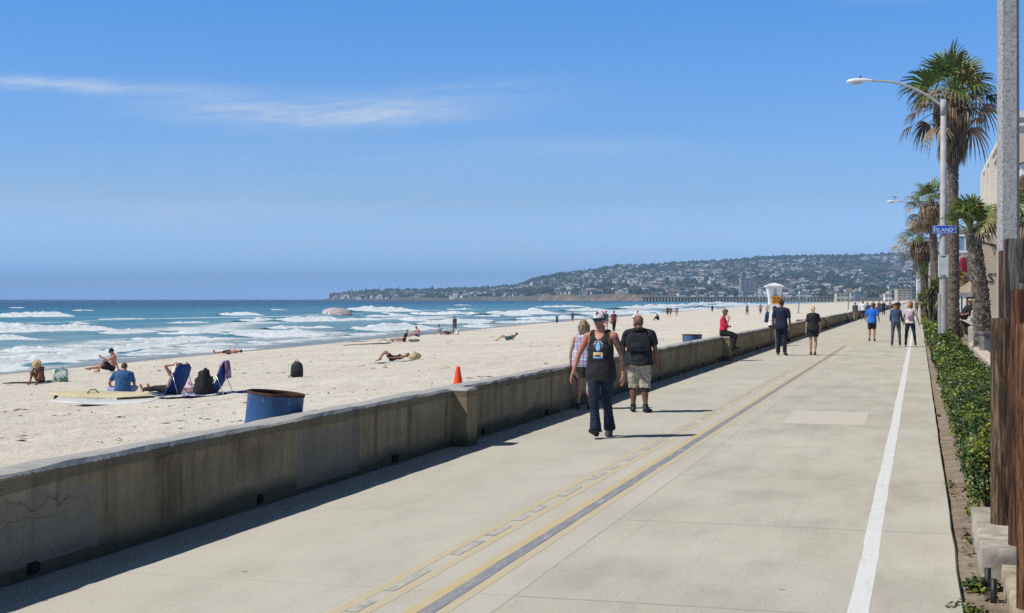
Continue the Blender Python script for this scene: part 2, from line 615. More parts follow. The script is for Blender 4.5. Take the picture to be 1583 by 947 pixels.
def person(label, loc, yaw, h=1.75, sex='m', w=1.0, pose=None, skin='tan', tops=(), hair=None, shoes=None, extras=None, vox=.02, group=None, sink=0.0, marks=None):
    """tops: list of garment dicts.  returns (root, Fig, dz)"""
    fg = Fig(h, sex, w, pose or {})
    root = empty('person', loc, R(yaw), label, 'person', group)
    # ---- body: one continuous skin
    mb = MB()
    fg.torso(mb); fg.head(mb)
    for k in 'RL':
        fg.armm(mb, k); fg.legm(mb, k); fg.hand(mb, k, True); fg.footm(mb, k)
    body = remesh(mb, vox, 2)
    co = coords(body); zmin = float(co[:, 2].min())
    parts = []
    mats = [skin_mats(skin), mat('eye_dark', (.03, .02, .018), .3, bmp=0), mat('lip', (.36, .13, .11), .5, bmp=0), mat('stubble', (.30, .145, .095), .7, .35, 70, c2=(.17, .09, .06))]
    H3 = np.array([list(a) for a in fg.H]); hc = np.array(fg.hc)
    npoly = len(body.polygons)
    pc = np.empty(npoly * 3, dtype=np.float32); body.polygons.foreach_get('center', pc); pc = pc.reshape(-1, 3)
    q = ((pc - hc) @ H3.T) / (h * fg.hs)
    mi = np.zeros(npoly, dtype=np.int32)
    if vox < .014:
        eye = (np.abs(np.abs(q[:, 0]) - .017) < .0075) & (np.abs(q[:, 2] + .001) < .0042) & (q[:, 1] > .025)
        lip = (np.abs(q[:, 0]) < .0135) & (np.abs(q[:, 2] + .0335) < .0042) & (q[:, 1] > .03)
        mi[eye] = 1; mi[lip] = 2
        if marks and 'beard' in marks:
            b = (q[:, 2] < -.024) & (q[:, 2] > -.066) & (q[:, 1] > -.004) & (np.abs(q[:, 0]) < .04) & ~lip
            b &= ~((np.abs(q[:, 0]) < .02) & (q[:, 2] > -.027))
            mi[b] = 3
    if marks and 'tattoo' in marks:
        mats.append(marks['tattoo'][1]); e0, e1 = fg.arm[marks['tattoo'][0]][0], fg.arm[marks['tattoo'][0]][2]
        sgn = 1 if marks['tattoo'][0] == 'R' else -1
        ax = np.array((e1 - e0).normalized()); rel = pc - np.array(e0); tt = rel @ ax; dd = np.linalg.norm(rel - tt[:, None] * ax, axis=1)
        mi[(tt > .02) & (tt < (e1 - e0).length * .9) & (dd < .1) & (pc @ np.array(fg.r1) * sgn > .112 * h * w * .8)] = 4
    body.polygons.foreach_set('material_index', mi)
    for m in mats: body.materials.append(m)
    parts.append(('body', body))
    # ---- garments
    for gi, g in enumerate(tops):
        gm = MB(); kind = g['kind']; off = g.get('off', .012); vx = g.get('vox', vox)
        if kind == 'shirt':
            hem = g.get('hem', -.05); flare = g.get('flare', .0)
            nk = g.get('neck', .302)
            st = g.get('straight', .014)
            fo = lambda t, off=off, flare=flare, st=st: off + flare * max(0, (.2 - t)) / .25 + st * math.exp(-((t - .10) / .06) ** 2) + .012 * math.exp(-((t + .02) / .045) ** 2)
            fg.torso(gm, fo, hem, nk, butt=False)
            for k in 'RL':
                if g.get('sleeve', .6) > 0:
                    sp_ = g.get('sprof')
                    fg.armm(gm, k, lambda q, off=off, g=g: min(off, .012) + g.get('sflare', .008) * q, 0, g.get('sleeve', .6), prof=sp_)
        elif kind == 'trousers':
            fg.torso(gm, off, -.058, g.get('top', .055), bust=False)
            for k in 'RL': fg.legm(gm, k, off, 0.0, g.get('len', 2.03), prof=g.get('prof'))
        elif kind == 'skirt':
            fg.torso(gm, off, -.04, g.get('top', .06), bust=False)
            n = 24; rings = []
            kk = (fg.leg['R'][1] + fg.leg['L'][1]) * .5; hh = (fg.leg['R'][0] + fg.leg['L'][0]) * .5
            for t in np.linspace(0, g.get('len', .7), 8):
                c = hh.lerp(kk, float(t)); half = (fg.leg['R'][0].lerp(fg.leg['R'][1], float(t)) - c).length
                rings.append([c + fg.r0 * ((half + interp(float(t), LEG_R) * h + off + g.get('flare', .02) * t) * math.cos(2 * PI * i / n)) + fg.f0 * ((.062 * h + off + g.get('flare', .02) * t) * math.sin(2 * PI * i / n)) for i in range(n)])
            gm.loft(rings)
        elif kind == 'tube':          # a band round a limb: brace, sock
            if g['limb'] == 'leg': fg.legm(gm, g['side'], off, g['s0'], g['s1'])
            else: fg.armm(gm, g['side'], off, g['s0'], g['s1'])
        me = remesh(gm, vx, 2)
        if g.get('carve'):
            def keep(x, y, z, fg=fg, g=g):
                p = Vector((x, y, z)); c = fg.sp(.27)[0]; d = p - c
                return g['carve'](d.dot(fg.r1) / h, d.dot(fg.f1) / h, d.dot(fg.u1) / h)
            carve(me, keep)
        if vox < .023: wrinkle(me, g.get('wr', .006), seed=gi + int(h * 100), scale=g.get('ws', (8, 8, 5)))
        for m_ in (g['mat'] if isinstance(g['mat'], (list, tuple)) else [g['mat']]): me.materials.append(m_)
        if g.get('split'):            # second colour by region
            for p in me.polygons:
                d = p.center - fg.sp(.27)[0]
                p.material_index = g['split'](d.dot(fg.r1) / h, d.dot(fg.f1) / h, d.dot(fg.u1) / h)
        me.polygons.foreach_set('use_smooth', [True] * len(me.polygons))
        parts.append((g['name'], me))
    # ---- shoes
    if shoes:
        for k in 'RL':
            sm_ = MB(); fg.footm(sm_, k, shoes.get('off', .009))
            if shoes.get('boot'):
                fg.legm(sm_, k, .014, 2.06 - shoes['boot'], 2.04)
            me = remesh(sm_, max(min(vox, .012), vox * .75), 2)
            an, fd, dn = fg.foot[k]
            flat_sole(me, an, fd, dn, .047 * h)
            me.polygons.foreach_set('use_smooth', [True] * len(me.polygons))
            me.materials.append(shoes['mat'])
            c2 = coords(me); zmin = min(zmin, float(c2[:, 2].min()))
            parts.append((shoes.get('name', 'shoe'), me))
    # ---- hair
    if hair:
        hm = MB(); A = fg.H; k = (1.0 if sex == 'm' else .96) * fg.hs
        o = hair.get('off', .010)
        hm.ellipsoid(fg.hp_(0, -.007, .017), (.0425 * h * k + o, .053 * h * k + o, .050 * h * k + o), A, 24, 16)
        L = hair.get('len', 0)
        if L > 0:
            wd = hair.get('wide', .042)
            pts = []
            down = (-fg.u1)
            sway = Vector(hair.get('sway', (0, 0, 0)))
            rings = []; n = 18
            for i in range(8):
                t = i / 7
                c = fg.hp_(0, -.022, .02) - fg.H[1] * (.018 * h * min(1, t * 2)) + down * (L * t) + sway * t * t
                a_ = (wd * (1 + .12 * math.sin(t * 3)) * (1 - .35 * t * t)) * h; b_ = (.032 - .014 * t) * h
                rings.append([c + A[0] * a_ * math.cos(2 * PI * j / n) + A[1] * b_ * math.sin(2 * PI * j / n) for j in range(n)])
            hm.loft(rings)
            if hair.get('sides'):
                for sg in (1, -1):
                    hm.tube([fg.hp_(.032 * sg, -.0, .04), fg.hp_(.046 * sg, .004, .0), fg.hp_(.047 * sg, .004, -.04), fg.hp_(.044 * sg, .0, -.04) + down * L * .45], [.012 * h, .014 * h, .015 * h, .006 * h], 10)
        if hair.get('pony'):
            b0 = fg.hp_(0, -.058, .022); sw = Vector(hair.get('sway', (0, 0, 0)))
            hm.tube([b0, b0 - fg.H[1] * .022 * h - fg.u1 * .01 * h, b0 - fg.H[1] * .026 * h - fg.u1 * hair['pony'] * .5 + sw * .4, b0 - fg.H[1] * .014 * h - fg.u1 * hair['pony'] + sw], [.012 * h, .021 * h, .024 * h, .009 * h], 12)
        if hair.get('bun'):
            hm.ellipsoid(fg.hp_(0, -.058, .035), (.025 * h,) * 3, A)
        me = remesh(hm, max(min(vox, .012), vox * .75), 1)
        fl = hair.get('line', .034)
        def keep(x, y, z):
            d = Vector((x, y, z)) - fg.hc
            r_, f_, u_ = (d.dot(a) / (h * fg.hs) for a in A)
            if f_ > .012 and u_ < fl - .25 * (abs(r_) - .0) * (1 if abs(r_) < .03 else .6): return False
            if L <= 0 and u_ < -.035 + hair.get('low', 0): return False
            if f_ > -.012 and u_ < .0 and not hair.get('sides'): return False
            return True
        carve(me, keep)
        wrinkle(me, hair.get('wr', .006), (40, 40, 7), 3) if vox < .023 else None
        me.materials.append(hair['mat'])
        me.polygons.foreach_set('use_smooth', [True] * len(me.polygons))
        parts.append(('hair', me))
    # ---- extra children
    if extras:
        for nm, me, m_ in extras(fg):
            for q_ in (m_ if isinstance(m_, (list, tuple)) else [m_]): me.materials.append(q_)
            c2 = coords(me)
            if nm in ('roller_skate',): zmin = min(zmin, float(c2[:, 2].min()))
            parts.append((nm, me))
    dz = -zmin - sink
    obs = []
    for nm, me in parts:
        o = bpy.data.objects.new(nm, me); COL.objects.link(o); o.parent = root; o.location = (0, 0, dz); obs.append(o)
    root['_dz'] = dz
    return root, fg, dz


# ---------------------------------------------------------------- wearables
def cap_parts(fg, c_mat, brim_mat=None, back=False, off=.014):
    h = fg.h * fg.hs; A = fg.H; out = []
    m = MB(); m.ellipsoid(fg.hp_(0, -.005, .020), (.0425 * h + off, .052 * h + off, .050 * h + off), A, 28, 18)
    me = m.mesh('cap', True)
    carve(me, lambda x, y, z: (Vector((x, y, z)) - fg.hc).dot(A[2]) / h > .016)
    out.append(('cap', me, c_mat))
    b = MB(); n = 11; sg = -1 if back else 1
    rings = []
    for i in range(n):
        a = -1.15 + 2.3 * i / (n - 1)
        r0 = (math.sin(a) * .046, math.cos(a) * .048 * sg); ext = .036 * math.cos(a * .95) ** .7
        r1 = (math.sin(a) * (.046 + .004), sg * (math.cos(a) * .048 + ext))
        dz = -.008 * abs(math.sin(a)) ** 1.5
        rings.append([fg.hp_(r0[0], r0[1], .022 + dz), fg.hp_(r1[0], r1[1], .015 + dz * 1.6), fg.hp_(r1[0], r1[1], .0125 + dz * 1.6), fg.hp_(r0[0], r0[1], .0185 + dz)])
    b.loft(rings)
    out.append(('cap_brim', b.mesh('brim', True), brim_mat or c_mat))
    return out


def straw_hat(fg, m_):
    h = fg.h; m = MB(); A = fg.H
    M = Matrix((A[0], A[1], A[2])).transposed().to_4x4(); M.translation = fg.hp_(0, -.004, .028)
    m.lathe([(.105 * h, -.004), (.08 * h, .002), (.056 * h, .004), (.053 * h, .03 * h), (.045 * h, .046 * h), (.02 * h, .052 * h), (.001, .053 * h)], n=22, M=M)
    return [('hat', m.mesh('hat', True), m_)]


def sunglasses(fg, lens, frame):
    h = fg.h; m = MB(); f2 = MB()
    for sg in (1, -1):
        rings = []
        for i in range(7):
            a = i / 6
            r_ = sg * (.003 + .037 * a); f_ = .0535 - .022 * a ** 2.2
            rings.append([fg.hp_(r_, f_, .011), fg.hp_(r_, f_ + .0015, -.001), fg.hp_(r_, f_, -.0125 + .004 * a), fg.hp_(r_, f_ - .003, -.0125 + .004 * a), fg.hp_(r_, f_ - .003, .011)])
        m.loft(rings)
        f2.tube([fg.hp_(sg * .040, .030, .008), fg.hp_(sg * .0455, .012, .006), fg.hp_(sg * .0465, -.008, .004)], .0022 * h, 6)
    f2.tube([fg.hp_(-.040, .0325, .0115), fg.hp_(-.02, .052, .0125), fg.hp_(0, .057, .0125), fg.hp_(.02, .052, .0125), fg.hp_(.040, .0325, .0115)], .0022 * h, 6)
    return [('sunglasses_lens', m.mesh('lens', True), lens), ('sunglasses_frame', f2.mesh('frame', True), frame)]


def skate_parts(fg, boot, wheel, vox=.012):
    out = []; h = fg.h
    for k in 'RL':
        an, fd, dn = fg.foot[k]
        m = MB(); fg.footm(m, k, .014); fg.legm(m, k, .016, 1.72, 2.04)
        me = remesh(m, vox, 2); flat_sole(me, an, fd, dn, .052 * h)
        out.append(('roller_skate', me, boot))
        sd = fd.cross(dn).normalized()
        b = MB()
        c0 = an + dn * (.052 * h)
        for i in range(4):
            c = c0 + fd * (-.05 + i * .085) + dn * .045
            rings = [[c + sd * x + fd * (.036 * r_ * math.cos(2 * PI * q / 12)) + dn * (.036 * r_ * math.sin(2 * PI * q / 12)) for q in range(12)] for x, r_ in ((-.012, .75), (-.008, 1), (.008, 1), (.012, .75))]
            b.loft(rings)
        b.add([c0 + fd * a + sd * s_ + dn * d for d in (-.002, .035) for s_ in (-.016, .016) for a in (-.07, .23)], [(0, 1, 3, 2), (4, 6, 7, 5), (0, 4, 5, 1), (2, 3, 7, 6), (0, 2, 6, 4), (1, 5, 7, 3)])
        out.append(('roller_skate', b.mesh('wheels', False), wheel))
    return out


def backpack(label, root, fg, dz, mats, size=(.30, .17, .44), t=.17, group=None, straps=True, name='backpack', extra_off=.0):
    """worn on the back: a thing of its own, at the wearer's place"""
    h = fg.h
    bp = empty(name, root.location, root.rotation_euler.z, label, 'backpack', group)
    c, r, f = fg.sp(t); u = r.cross(f)
    d = interp(t, [(q[0], q[2]) for q in fg.tab]) * h * fg.w + .012 + extra_off
    c = c - f * (d + size[1] * .45) + Vector((0, 0, dz))
    M = Matrix((r, f, u)).transposed().to_4x4(); M.translation = c
    m = MB(); n = 20; rings = []
    for zz, k in ((-.5, .80), (-.47, .95), (-.3, 1.04), (0, 1.02), (.25, .97), (.40, .86), (.47, .66), (.5, .35)):
        ring = []
        for i in range(n):
            a = 2 * PI * i / n
            x = math.copysign(abs(math.cos(a)) ** .55, math.cos(a)) * size[0] / 2 * k
            y = math.copysign(abs(math.sin(a)) ** .7, math.sin(a)) * size[1] / 2 * k
            ring.append(M @ Vector((x, y, zz * size[2])))
        rings.append(ring)
    m.loft(rings)
    me = m.mesh('bag'); link('bag_body', me, mats[0], bp); me.polygons.foreach_set('use_smooth', [True] * len(me.polygons))
    m = MB(); m.box((0, -size[1] * .46, -size[2] * .2), (size[0] * .66, size[1] * .2, size[2] * .36), bev=.012, M=M)
    m.build('front_pocket', mats[-1], bp, True)
    if straps:
        for k, sg in (('R', 1), ('L', -1)):
            m = MB(); up = Vector((0, 0, dz))
            pts = []
            for tt, ff in ((.24, -1), (.29, -.75), (.318, -.1), (.30, .72), (.26, 1.06), (.2, 1.1), (.13, .8), (.1, .0), (.1, -.9)):
                cc, rr, f_ = fg.sp(tt)
                a_ = interp(tt, [(q[0], q[1]) for q in fg.tab]) * h * fg.w; b_ = interp(min(tt, .262), [(q[0], q[2]) for q in fg.tab]) * h * fg.w
                side = .068 * h if tt > .19 else a_ * (.72 if tt > .12 else 1.0)
                if tt == .1 and ff == 0.0: side = a_ + .02
                pts.append(cc + rr * sg * side + f_ * ff * (b_ + .03) + up)
            sm_ = []
            for i in range(len(pts) - 1):
                for q in range(3): sm_.append(pts[i].lerp(pts[i + 1], q / 3))
            sm_.append(pts[-1])
            m.tube(sm_, .022, 8, squash=.4, hint=tuple(fg.r1))
            m.build('strap', mats[-1], bp, True)
    return bp
# ================================================================ the cast
M_BLACKCLOTH = mat('black_cloth', (.014, .014, .016), .85, .3, 20, .25, 90)
M_NAVY = mat('navy_cloth', (.012, .018, .045), .85, .25, 20, .25, 90)
M_DENIM = mat('dark_denim', (.010, .019, .045), .85, .45, 9, .3, 120, c2=(.004, .008, .020))
M_WHITECLOTH = mat('white_cloth', (.75, .75, .74), .85, .1, 14, .2, 60)
M_GREYCLOTH = mat('grey_cloth', (.11, .12, .13), .85, .2, 16, .25, 80)
M_RUBBER = mat('black_shoe', (.02, .02, .022), .6, .3, 20, .2)
M_BROWNSHOE = mat('brown_shoe', (.09, .045, .028), .6, .3, 20, .2)
M_BROWNHAIR = mat('brown_hair', (.10, .055, .03), .55, .5, 18, .6, 60, stretch=(3, 3, .4), c2=(.045, .025, .015))
M_DARKHAIR = mat('dark_hair', (.022, .016, .012), .5, .4, 18, .5, 60, stretch=(3, 3, .4))
M_ASHHAIR = mat('streaked_hair', (.30, .21, .12), .55, .5, 15, .6, 60, stretch=(3.5, 3.5, .35), c2=(.06, .04, .024))
M_BLONDE = mat('blonde_hair', (.62, .44, .20), .5, .3, 18, .5, 60, stretch=(3, 3, .4))
M_RED_HAIR = mat('auburn_hair', (.36, .13, .04), .5, .4, 18, .5, 60, stretch=(3, 3, .4))
M_RED = mat('red_cloth', (.62, .02, .06), .8, .2, 14, .2, 60)
M_BLUE = mat('blue_cloth', (.02, .16, .62), .8, .15, 14, .2, 60)
M_TEAL = mat('teal_cloth', (.03, .13, .14), .8, .2, 14, .2, 60)
M_MAROON = mat('maroon_cloth', (.12, .014, .03), .8, .2, 14, .2, 60)
M_KHAKI = mat('khaki_cloth', (.36, .32, .23), .85, .2, 10, .3, 60)
M_OLIVE = mat('olive_cloth', (.17, .18, .11), .85, .25, 12, .3, 60)
M_PINK = mat('pink_cloth', (.62, .30, .42), .8, .3, 20, .2, 60)
M_STRAW = mat('straw', (.55, .38, .20), .8, .3, 60, .4)


def plaid():
    m, nt, bs = nmat('plaid')
    co = objco(nt)
    sx = nt.nodes.new('ShaderNodeSeparateXYZ'); lk(nt, co, sx.inputs[0])
    def band(v, f, ph, w):
        s = mth(nt, 'SINE', mth(nt, 'MULTIPLY_ADD', v, f, ph)); return mth(nt, 'GREATER_THAN', s, w)
    base = (.66, .69, .74)
    c = mixc(nt, mth(nt, 'MULTIPLY', band(sx.outputs[2], 90, 0, .1), .6), base, (.10, .17, .36))
    c = mixc(nt, mth(nt, 'MULTIPLY', band(sx.outputs[0], 105, 1, .1), .6), c, (.12, .18, .38))
    c = mixc(nt, mth(nt, 'MULTIPLY', band(sx.outputs[0], 52, .4, .9), .7), c, (.55, .10, .10))
    c = mixc(nt, mth(nt, 'MULTIPLY', band(sx.outputs[2], 45, 2.2, .92), .7), c, (.55, .10, .10))
    lk(nt, c, bs.inputs['Base Color']); bs.inputs['Roughness'].default_value = .85
    return m


def blotchy(name, a, b, scale, lo=.45, hi=.52, rough=.8):
    m, nt, bs = nmat(name)
    r = ramp(nt, noisen(nt, objco(nt), scale, 3), [(lo, a), (hi, b)])
    lk(nt, r.outputs[0], bs.inputs['Base Color']); bs.inputs['Roughness'].default_value = rough
    return m


def camo():
    m, nt, bs = nmat('camouflage_cloth')
    co = objco(nt)
    c = mixc(nt, ramp(nt, noisen(nt, co, 9, 2), [(.48, 0), (.54, 1)]).outputs[0], (.46, .42, .33), (.33, .31, .23))
    c = mixc(nt, ramp(nt, noisen(nt, co, 15, 2), [(.60, 0), (.64, 1)]).outputs[0], c, (.16, .15, .11))
    lk(nt, c, bs.inputs['Base Color']); bs.inputs['Roughness'].default_value = .88
    bump(nt, bs, noisen(nt, co, 40, 3), .3, .01)
    return m


def tank_material():
    """black cotton with a worn surf print, laid out on the chest in the shirt's own space"""
    m, nt, bs = nmat('printed_tank_top')
    co = objco(nt); sx = nt.nodes.new('ShaderNodeSeparateXYZ'); lk(nt, co, sx.inputs[0])
    X, Y, Z = sx.outputs
    front = mth(nt, 'GREATER_THAN', Y, .05)
    cx, cz = .012, .340          # print centre on the wearer's chest (set from the pose)
    def ell(px, pz, rx, rz, soft=.12):
        a = mth(nt, 'DIVIDE', mth(nt, 'SUBTRACT', X, px), rx); b = mth(nt, 'DIVIDE', mth(nt, 'SUBTRACT', Z, pz), rz)
        d = mth(nt, 'SQRT', mth(nt, 'ADD', mth(nt, 'MULTIPLY', a, a), mth(nt, 'MULTIPLY', b, b)))
        return d
    def rect(px, pz, rx, rz):
        a = mth(nt, 'LESS_THAN', mth(nt, 'ABSOLUTE', mth(nt, 'SUBTRACT', X, px)), rx); b = mth(nt, 'LESS_THAN', mth(nt, 'ABSOLUTE', mth(nt, 'SUBTRACT', Z, pz)), rz)
        return mth(nt, 'MULTIPLY', mth(nt, 'MULTIPLY', a, b), front)
    n = noisen(nt, co, 55, 3)
    base = ramp(nt, noisen(nt, co, 12, 4), [(.3, (.012, .011, .012)), (.7, (.022, .021, .022))]).outputs[0]
    d = ell(cx, cz, .056, .072)
    ringm = mth(nt, 'MULTIPLY', mth(nt, 'MULTIPLY', mth(nt, 'GREATER_THAN', d, .98), mth(nt, 'LESS_THAN', d, 1.42)), front)
    upper = mth(nt, 'GREATER_THAN', Z, cz - .005)
    marks = mth(nt, 'MULTIPLY', mth(nt, 'GREATER_THAN', n, .55), mth(nt, 'MULTIPLY', ringm, upper))
    c = mixc(nt, marks, base, (.62, .66, .68))
    halo = mth(nt, 'MULTIPLY', mth(nt, 'LESS_THAN', d, 1.0), front)
    c = mixc(nt, mth(nt, 'MULTIPLY', halo, .6), c, (.03, .10, .22))
    d2 = ell(cx, cz + .004, .030, .058)
    core = mth(nt, 'MULTIPLY', mth(nt, 'LESS_THAN', d2, 1.0), front)
    wave = ramp(nt, n, [(.42, (.10, .36, .62)), (.58, (.55, .76, .86))]).outputs[0]
    c = mixc(nt, core, c, wave)
    sun = ramp(nt, n, [(.40, (.62, .36, .10)), (.52, (.78, .66, .38))]).outputs[0]
    c = mixc(nt, rect(cx, cz - .108, .070, .031), c, sun)
    dd = ell(cx + .004, cz - .142, .052, .030)
    c = mixc(nt, mth(nt, 'MULTIPLY', mth(nt, 'MULTIPLY', mth(nt, 'LESS_THAN', dd, 1.0), front), rect(cx, cz - .108, .070, .031)), c, (.06, .035, .025))
    c = mixc(nt, rect(cx, cz - .150, .070, .011), c, (.34, .52, .66))
    c = mixc(nt, rect(cx - .012, cz - .166, .088, .0055), c, (.03, .12, .34))
    lk(nt, c, bs.inputs['Base Color']); bs.inputs['Roughness'].default_value = .9
    bump(nt, bs, noisen(nt, co, 120, 3), .2, .004)
    return m


def cast_near():
    # ---- man in the black tank top, walking towards the camera
    loc = at(929, 676); hh = 1.80
    pose = dict(u0=(0, 0, 1), u1=(.015, -.03, 1), tw=-6, hy=-16, hp=3,
                aR=((.46, .16, -1), (.24, .30, -1)), aL=((-.40, -.06, -1), (-.06, .06, -1)), curl=.5,
                lR=((-.03, .36, -1), (-.085, .04, -1)), footR=(.15, 1, .36),
                lL=((.035, -.16, -1), (.005, -.46, -1)), footL=(-.1, 1, -.40))
    tat = mat('tattooed_skin', (.16, .085, .055), .55, .5, 22, .1, c2=(.05, .032, .03))
    tank = tank_material()
    def tank_cut(r, f, u):
        ar = abs(r)
        if u > .056: return False
        strap = .046
        if u > -.005 and ar > strap + .034 + .05 * max(0, (.02 - u)) and True: return False
        if u > -.085 and ar > .078 + .45 * max(0, -.040 - u): return False
        if f > 0:                                    # scooped front neckline
            return not (u > -.022 + (ar / .046) ** 3 * .060 and ar < .050)
        return not (u > .032 + (ar / .04) ** 2 * .02 and ar < .045)
    white_spots = blotchy('spotted_cap', (.74, .66, .70), (.07, .02, .045), 17, .505, .545)
    lens = mat('mirror_lens', (.03, .06, .16), .08, .2, 8, 0, spec=.8, metal=.6)
    def ex(fg):
        return cap_parts(fg, white_spots, mat('black_brim', (.02, .02, .025), .7)) + sunglasses(fg, lens, mat('sunglass_frame', (.02, .02, .02), .3, bmp=0))
    jeans = [(0, .060), (.5, .052), (.9, .0405), (1.0, .0385), (1.3, .0385), (1.6, .040), (1.85, .046), (2.1, .051)]
    person('bearded man in black printed tank top, patterned cap and flared jeans walking this way', loc, 180, hh, 'm', 1.0, pose, 'red',
           [dict(kind='trousers', name='jeans', mat=M_DENIM, off=.012, len=2.08, top=.045, prof=jeans, wr=.007, ws=(6, 6, 13)),
            dict(kind='shirt', name='tank_top', mat=tank, off=.013, sleeve=0, hem=-.085, flare=.030, neck=.335, carve=tank_cut, wr=.011, ws=(7, 7, 9))],
           dict(mat=M_DARKHAIR, line=.03, off=.006, wr=.002), dict(mat=M_RUBBER), ex, .0068, marks={'beard': 1, 'tattoo': ('L', tat)})

    # ---- woman in the sleeveless plaid shirt, beside the wall
    loc = at(903, 632)
    pose = dict(u1=(-.02, .06, 1), hy=16, hp=6, aR=((.22, .2, -1), (-.1, .7, -.7)), aL=((-.30, -.08, -1), (-.03, .16, -1)),
                lL=((-.06, .10, -1), (-.02, -.04, -1)), lR=((.05, -.06, -1), (.0, -.22, -1)), footR=(.1, 1, -.15))
    sl = lambda r, f, u: not ((u > -.06 and abs(r) > .083 + .05 * max(0, -.02 - u)) or u > .05)
    wom, fg, dz = person('woman with long streaked hair in sleeveless plaid shirt walking along the wall', loc, 4, 1.60, 'f', 1.13, pose, 'fair',
           [dict(kind='trousers', name='shorts', mat=M_OLIVE, off=.016, len=.74, top=.05, prof=[(0, .068), (.74, .062)], wr=.010),
            dict(kind='shirt', name='plaid_shirt', mat=plaid(), off=.014, sleeve=0, hem=-.055, flare=.02, straight=.03, neck=.325, carve=sl, wr=.009)],
           dict(mat=M_ASHHAIR, len=.22, wide=.066, sides=True, line=.03, wr=.013, off=.02), dict(mat=M_BROWNSHOE, name='sandal', off=.003), None, .008)
    # her black shoulder bag hangs at the right hip
    b = MB(); c = fg.sp(.03)[0] + fg.r0 * .26 + fg.f0 * .05 + Vector((0, 0, dz)); n = 16; rings = []
    for zz, k in ((-.15, .7), (-.14, .95), (-.05, 1.05), (.08, .9), (.14, .7), (.15, .4)):
        rings.append([c + Vector((.065 * k * math.cos(2 * PI * i / n), .15 * k * math.sin(2 * PI * i / n), zz)) for i in range(n)])
    b.loft(rings)
    bag = empty('shoulder_bag', wom.location, wom.rotation_euler.z, 'black shoulder bag at the hip of the woman in plaid', 'bag')
    o = b.build('bag_body', M_BLACKCLOTH, bag, True)
    b = MB(); s0 = fg.sh['R'] + Vector((-.04, 0, dz + .06))
    b.tube([c + Vector((0, .12, .1)), s0 + Vector((.05, .10, -.10)), s0 + Vector((0, .02, .0)), s0 + Vector((.04, -.12, -.10)), c + Vector((0, -.12, .1))], .011, 8)
    b.build('strap', M_BLACKCLOTH, bag, True)

    # ---- bald man with cargo shorts and a knee brace
    loc = at(988, 637)
    pose = dict(u1=(0, .07, 1), hy=38, hp=14, tw=4, shrug=.008, hs=1.16, aL=((-.30, .22, -1), (.10, .55, -1)), aR=((.26, -.05, -1), (.06, .12, -1)),
                lL=((-.05, .10, -1), (-.01, -.03, -1)), lR=((.05, .0, -1), (.05, -.17, -1)), footL=(-.18, 1, 0), footR=(.35, 1, -.05))
    cargo = [(0, .075), (.4, .070), (.9, .060), (1.15, .058), (1.25, .057)]
    mw, fg, dz = person('heavyset bald man in black shirt, camouflage shorts and knee brace walking away', loc, 2, 1.70, 'm', 1.22, pose, 'brown',
           [dict(kind='tube', name='knee_brace', limb='leg', side='R', off=.014, s0=.86, s1=1.32, mat=M_BLACKCLOTH, wr=.004),
            dict(kind='trousers', name='cargo_shorts', mat=camo(), off=.014, len=1.16, top=.04, prof=cargo, wr=.014, ws=(11, 11, 9)),
            dict(kind='shirt', name='shirt', mat=mat('charcoal_shirt', (.016, .018, .023), .85, .35, 10, .3, 70), off=.020, sleeve=.74, sflare=.03, hem=-.045, flare=.035, neck=.315, wr=.014, ws=(6, 6, 10))],
           None, dict(mat=mat('dark_trainer', (.03, .035, .045), .6, .4, 20), boot=.22),
           lambda fg: hood(fg), .008)
    backpack('flat black backpack worn by the bald man in camouflage shorts', mw, fg, dz, [mat('charcoal_shirt', (.016, .018, .023), .85, .35, 10, .3, 70)], (.40, .04, .31), .185, extra_off=.02)

    # ---- woman in red sitting on the pillar of the wall, facing the walk
    p = Vector((-6.09, 46.3, 0))
    pose = dict(u0=(0, -.12, 1), u1=(0, .10, 1), hy=-22, hp=18, aL=((-.05, .25, -1), (.9, .55, .1)), aR=((.05, .45, -1), (-.30, .25, 1)), hR=(-.1, -.1, 1), curl=1.0,
                lR=((.04, .95, -.32), (.02, -.10, -1)), lL=((-.05, 1, -.22), (-.02, -.16, -1)))
    r, fg, dz = person('woman with short brown hair in red top sitting on the wall pillar', (p.x, p.y, 0), -88, 1.64, 'f', 1.0, pose, 'fair',
           [dict(kind='trousers', name='trousers', mat=M_BLACKCLOTH, off=.014, len=2.02, top=.075, wr=.008),
            dict(kind='shirt', name='top', mat=M_RED, off=.012, sleeve=1.35, hem=.045, flare=.02, neck=.305, wr=.006)],
           dict(mat=mat('chestnut_hair', (.17, .075, .035), .5, .5, 18, .6, 60, stretch=(3, 3, .5)), len=.06, wide=.048, sides=True, off=.016, wr=.008), dict(mat=M_RUBBER), None, .0105)
    r.location.z = WALL_H + .012 - dz + .072 * 1.64

    # ---- person with the white and navy backpack sitting on the wall
    p = at_u(1193, -6.06, 0)
    pose = dict(u0=(0, -.08, 1), u1=(0, .22, 1), hy=0, hp=22, aR=((.2, .35, -1), (-.2, .9, -.5)), aL=((-.2, .35, -1), (.2, .9, -.5)),
                lR=((.06, .75, -.62), (.02, .05, -1)), lL=((-.06, .85, -.5), (-.02, .0, -1)))
    r, fg, dz = person('person in navy cap and black trousers sitting hunched on the wall', (p.x, p.y, 0), -92, 1.72, 'm', 1.0, pose, 'tan',
           [dict(kind='trousers', name='trousers', mat=M_BLACKCLOTH, off=.016, len=2.02, wr=.008),
            dict(kind='shirt', name='shirt', mat=M_WHITECLOTH, off=.014, sleeve=.7, hem=-.03, flare=.02, wr=.006)],
           dict(mat=M_DARKHAIR), dict(mat=M_RUBBER), lambda fg: cap_parts(fg, mat('navy_cap', (.02, .035, .11), .8), None), .0115)
    r.location.z = WALL_H + .012 - dz + .072 * 1.72
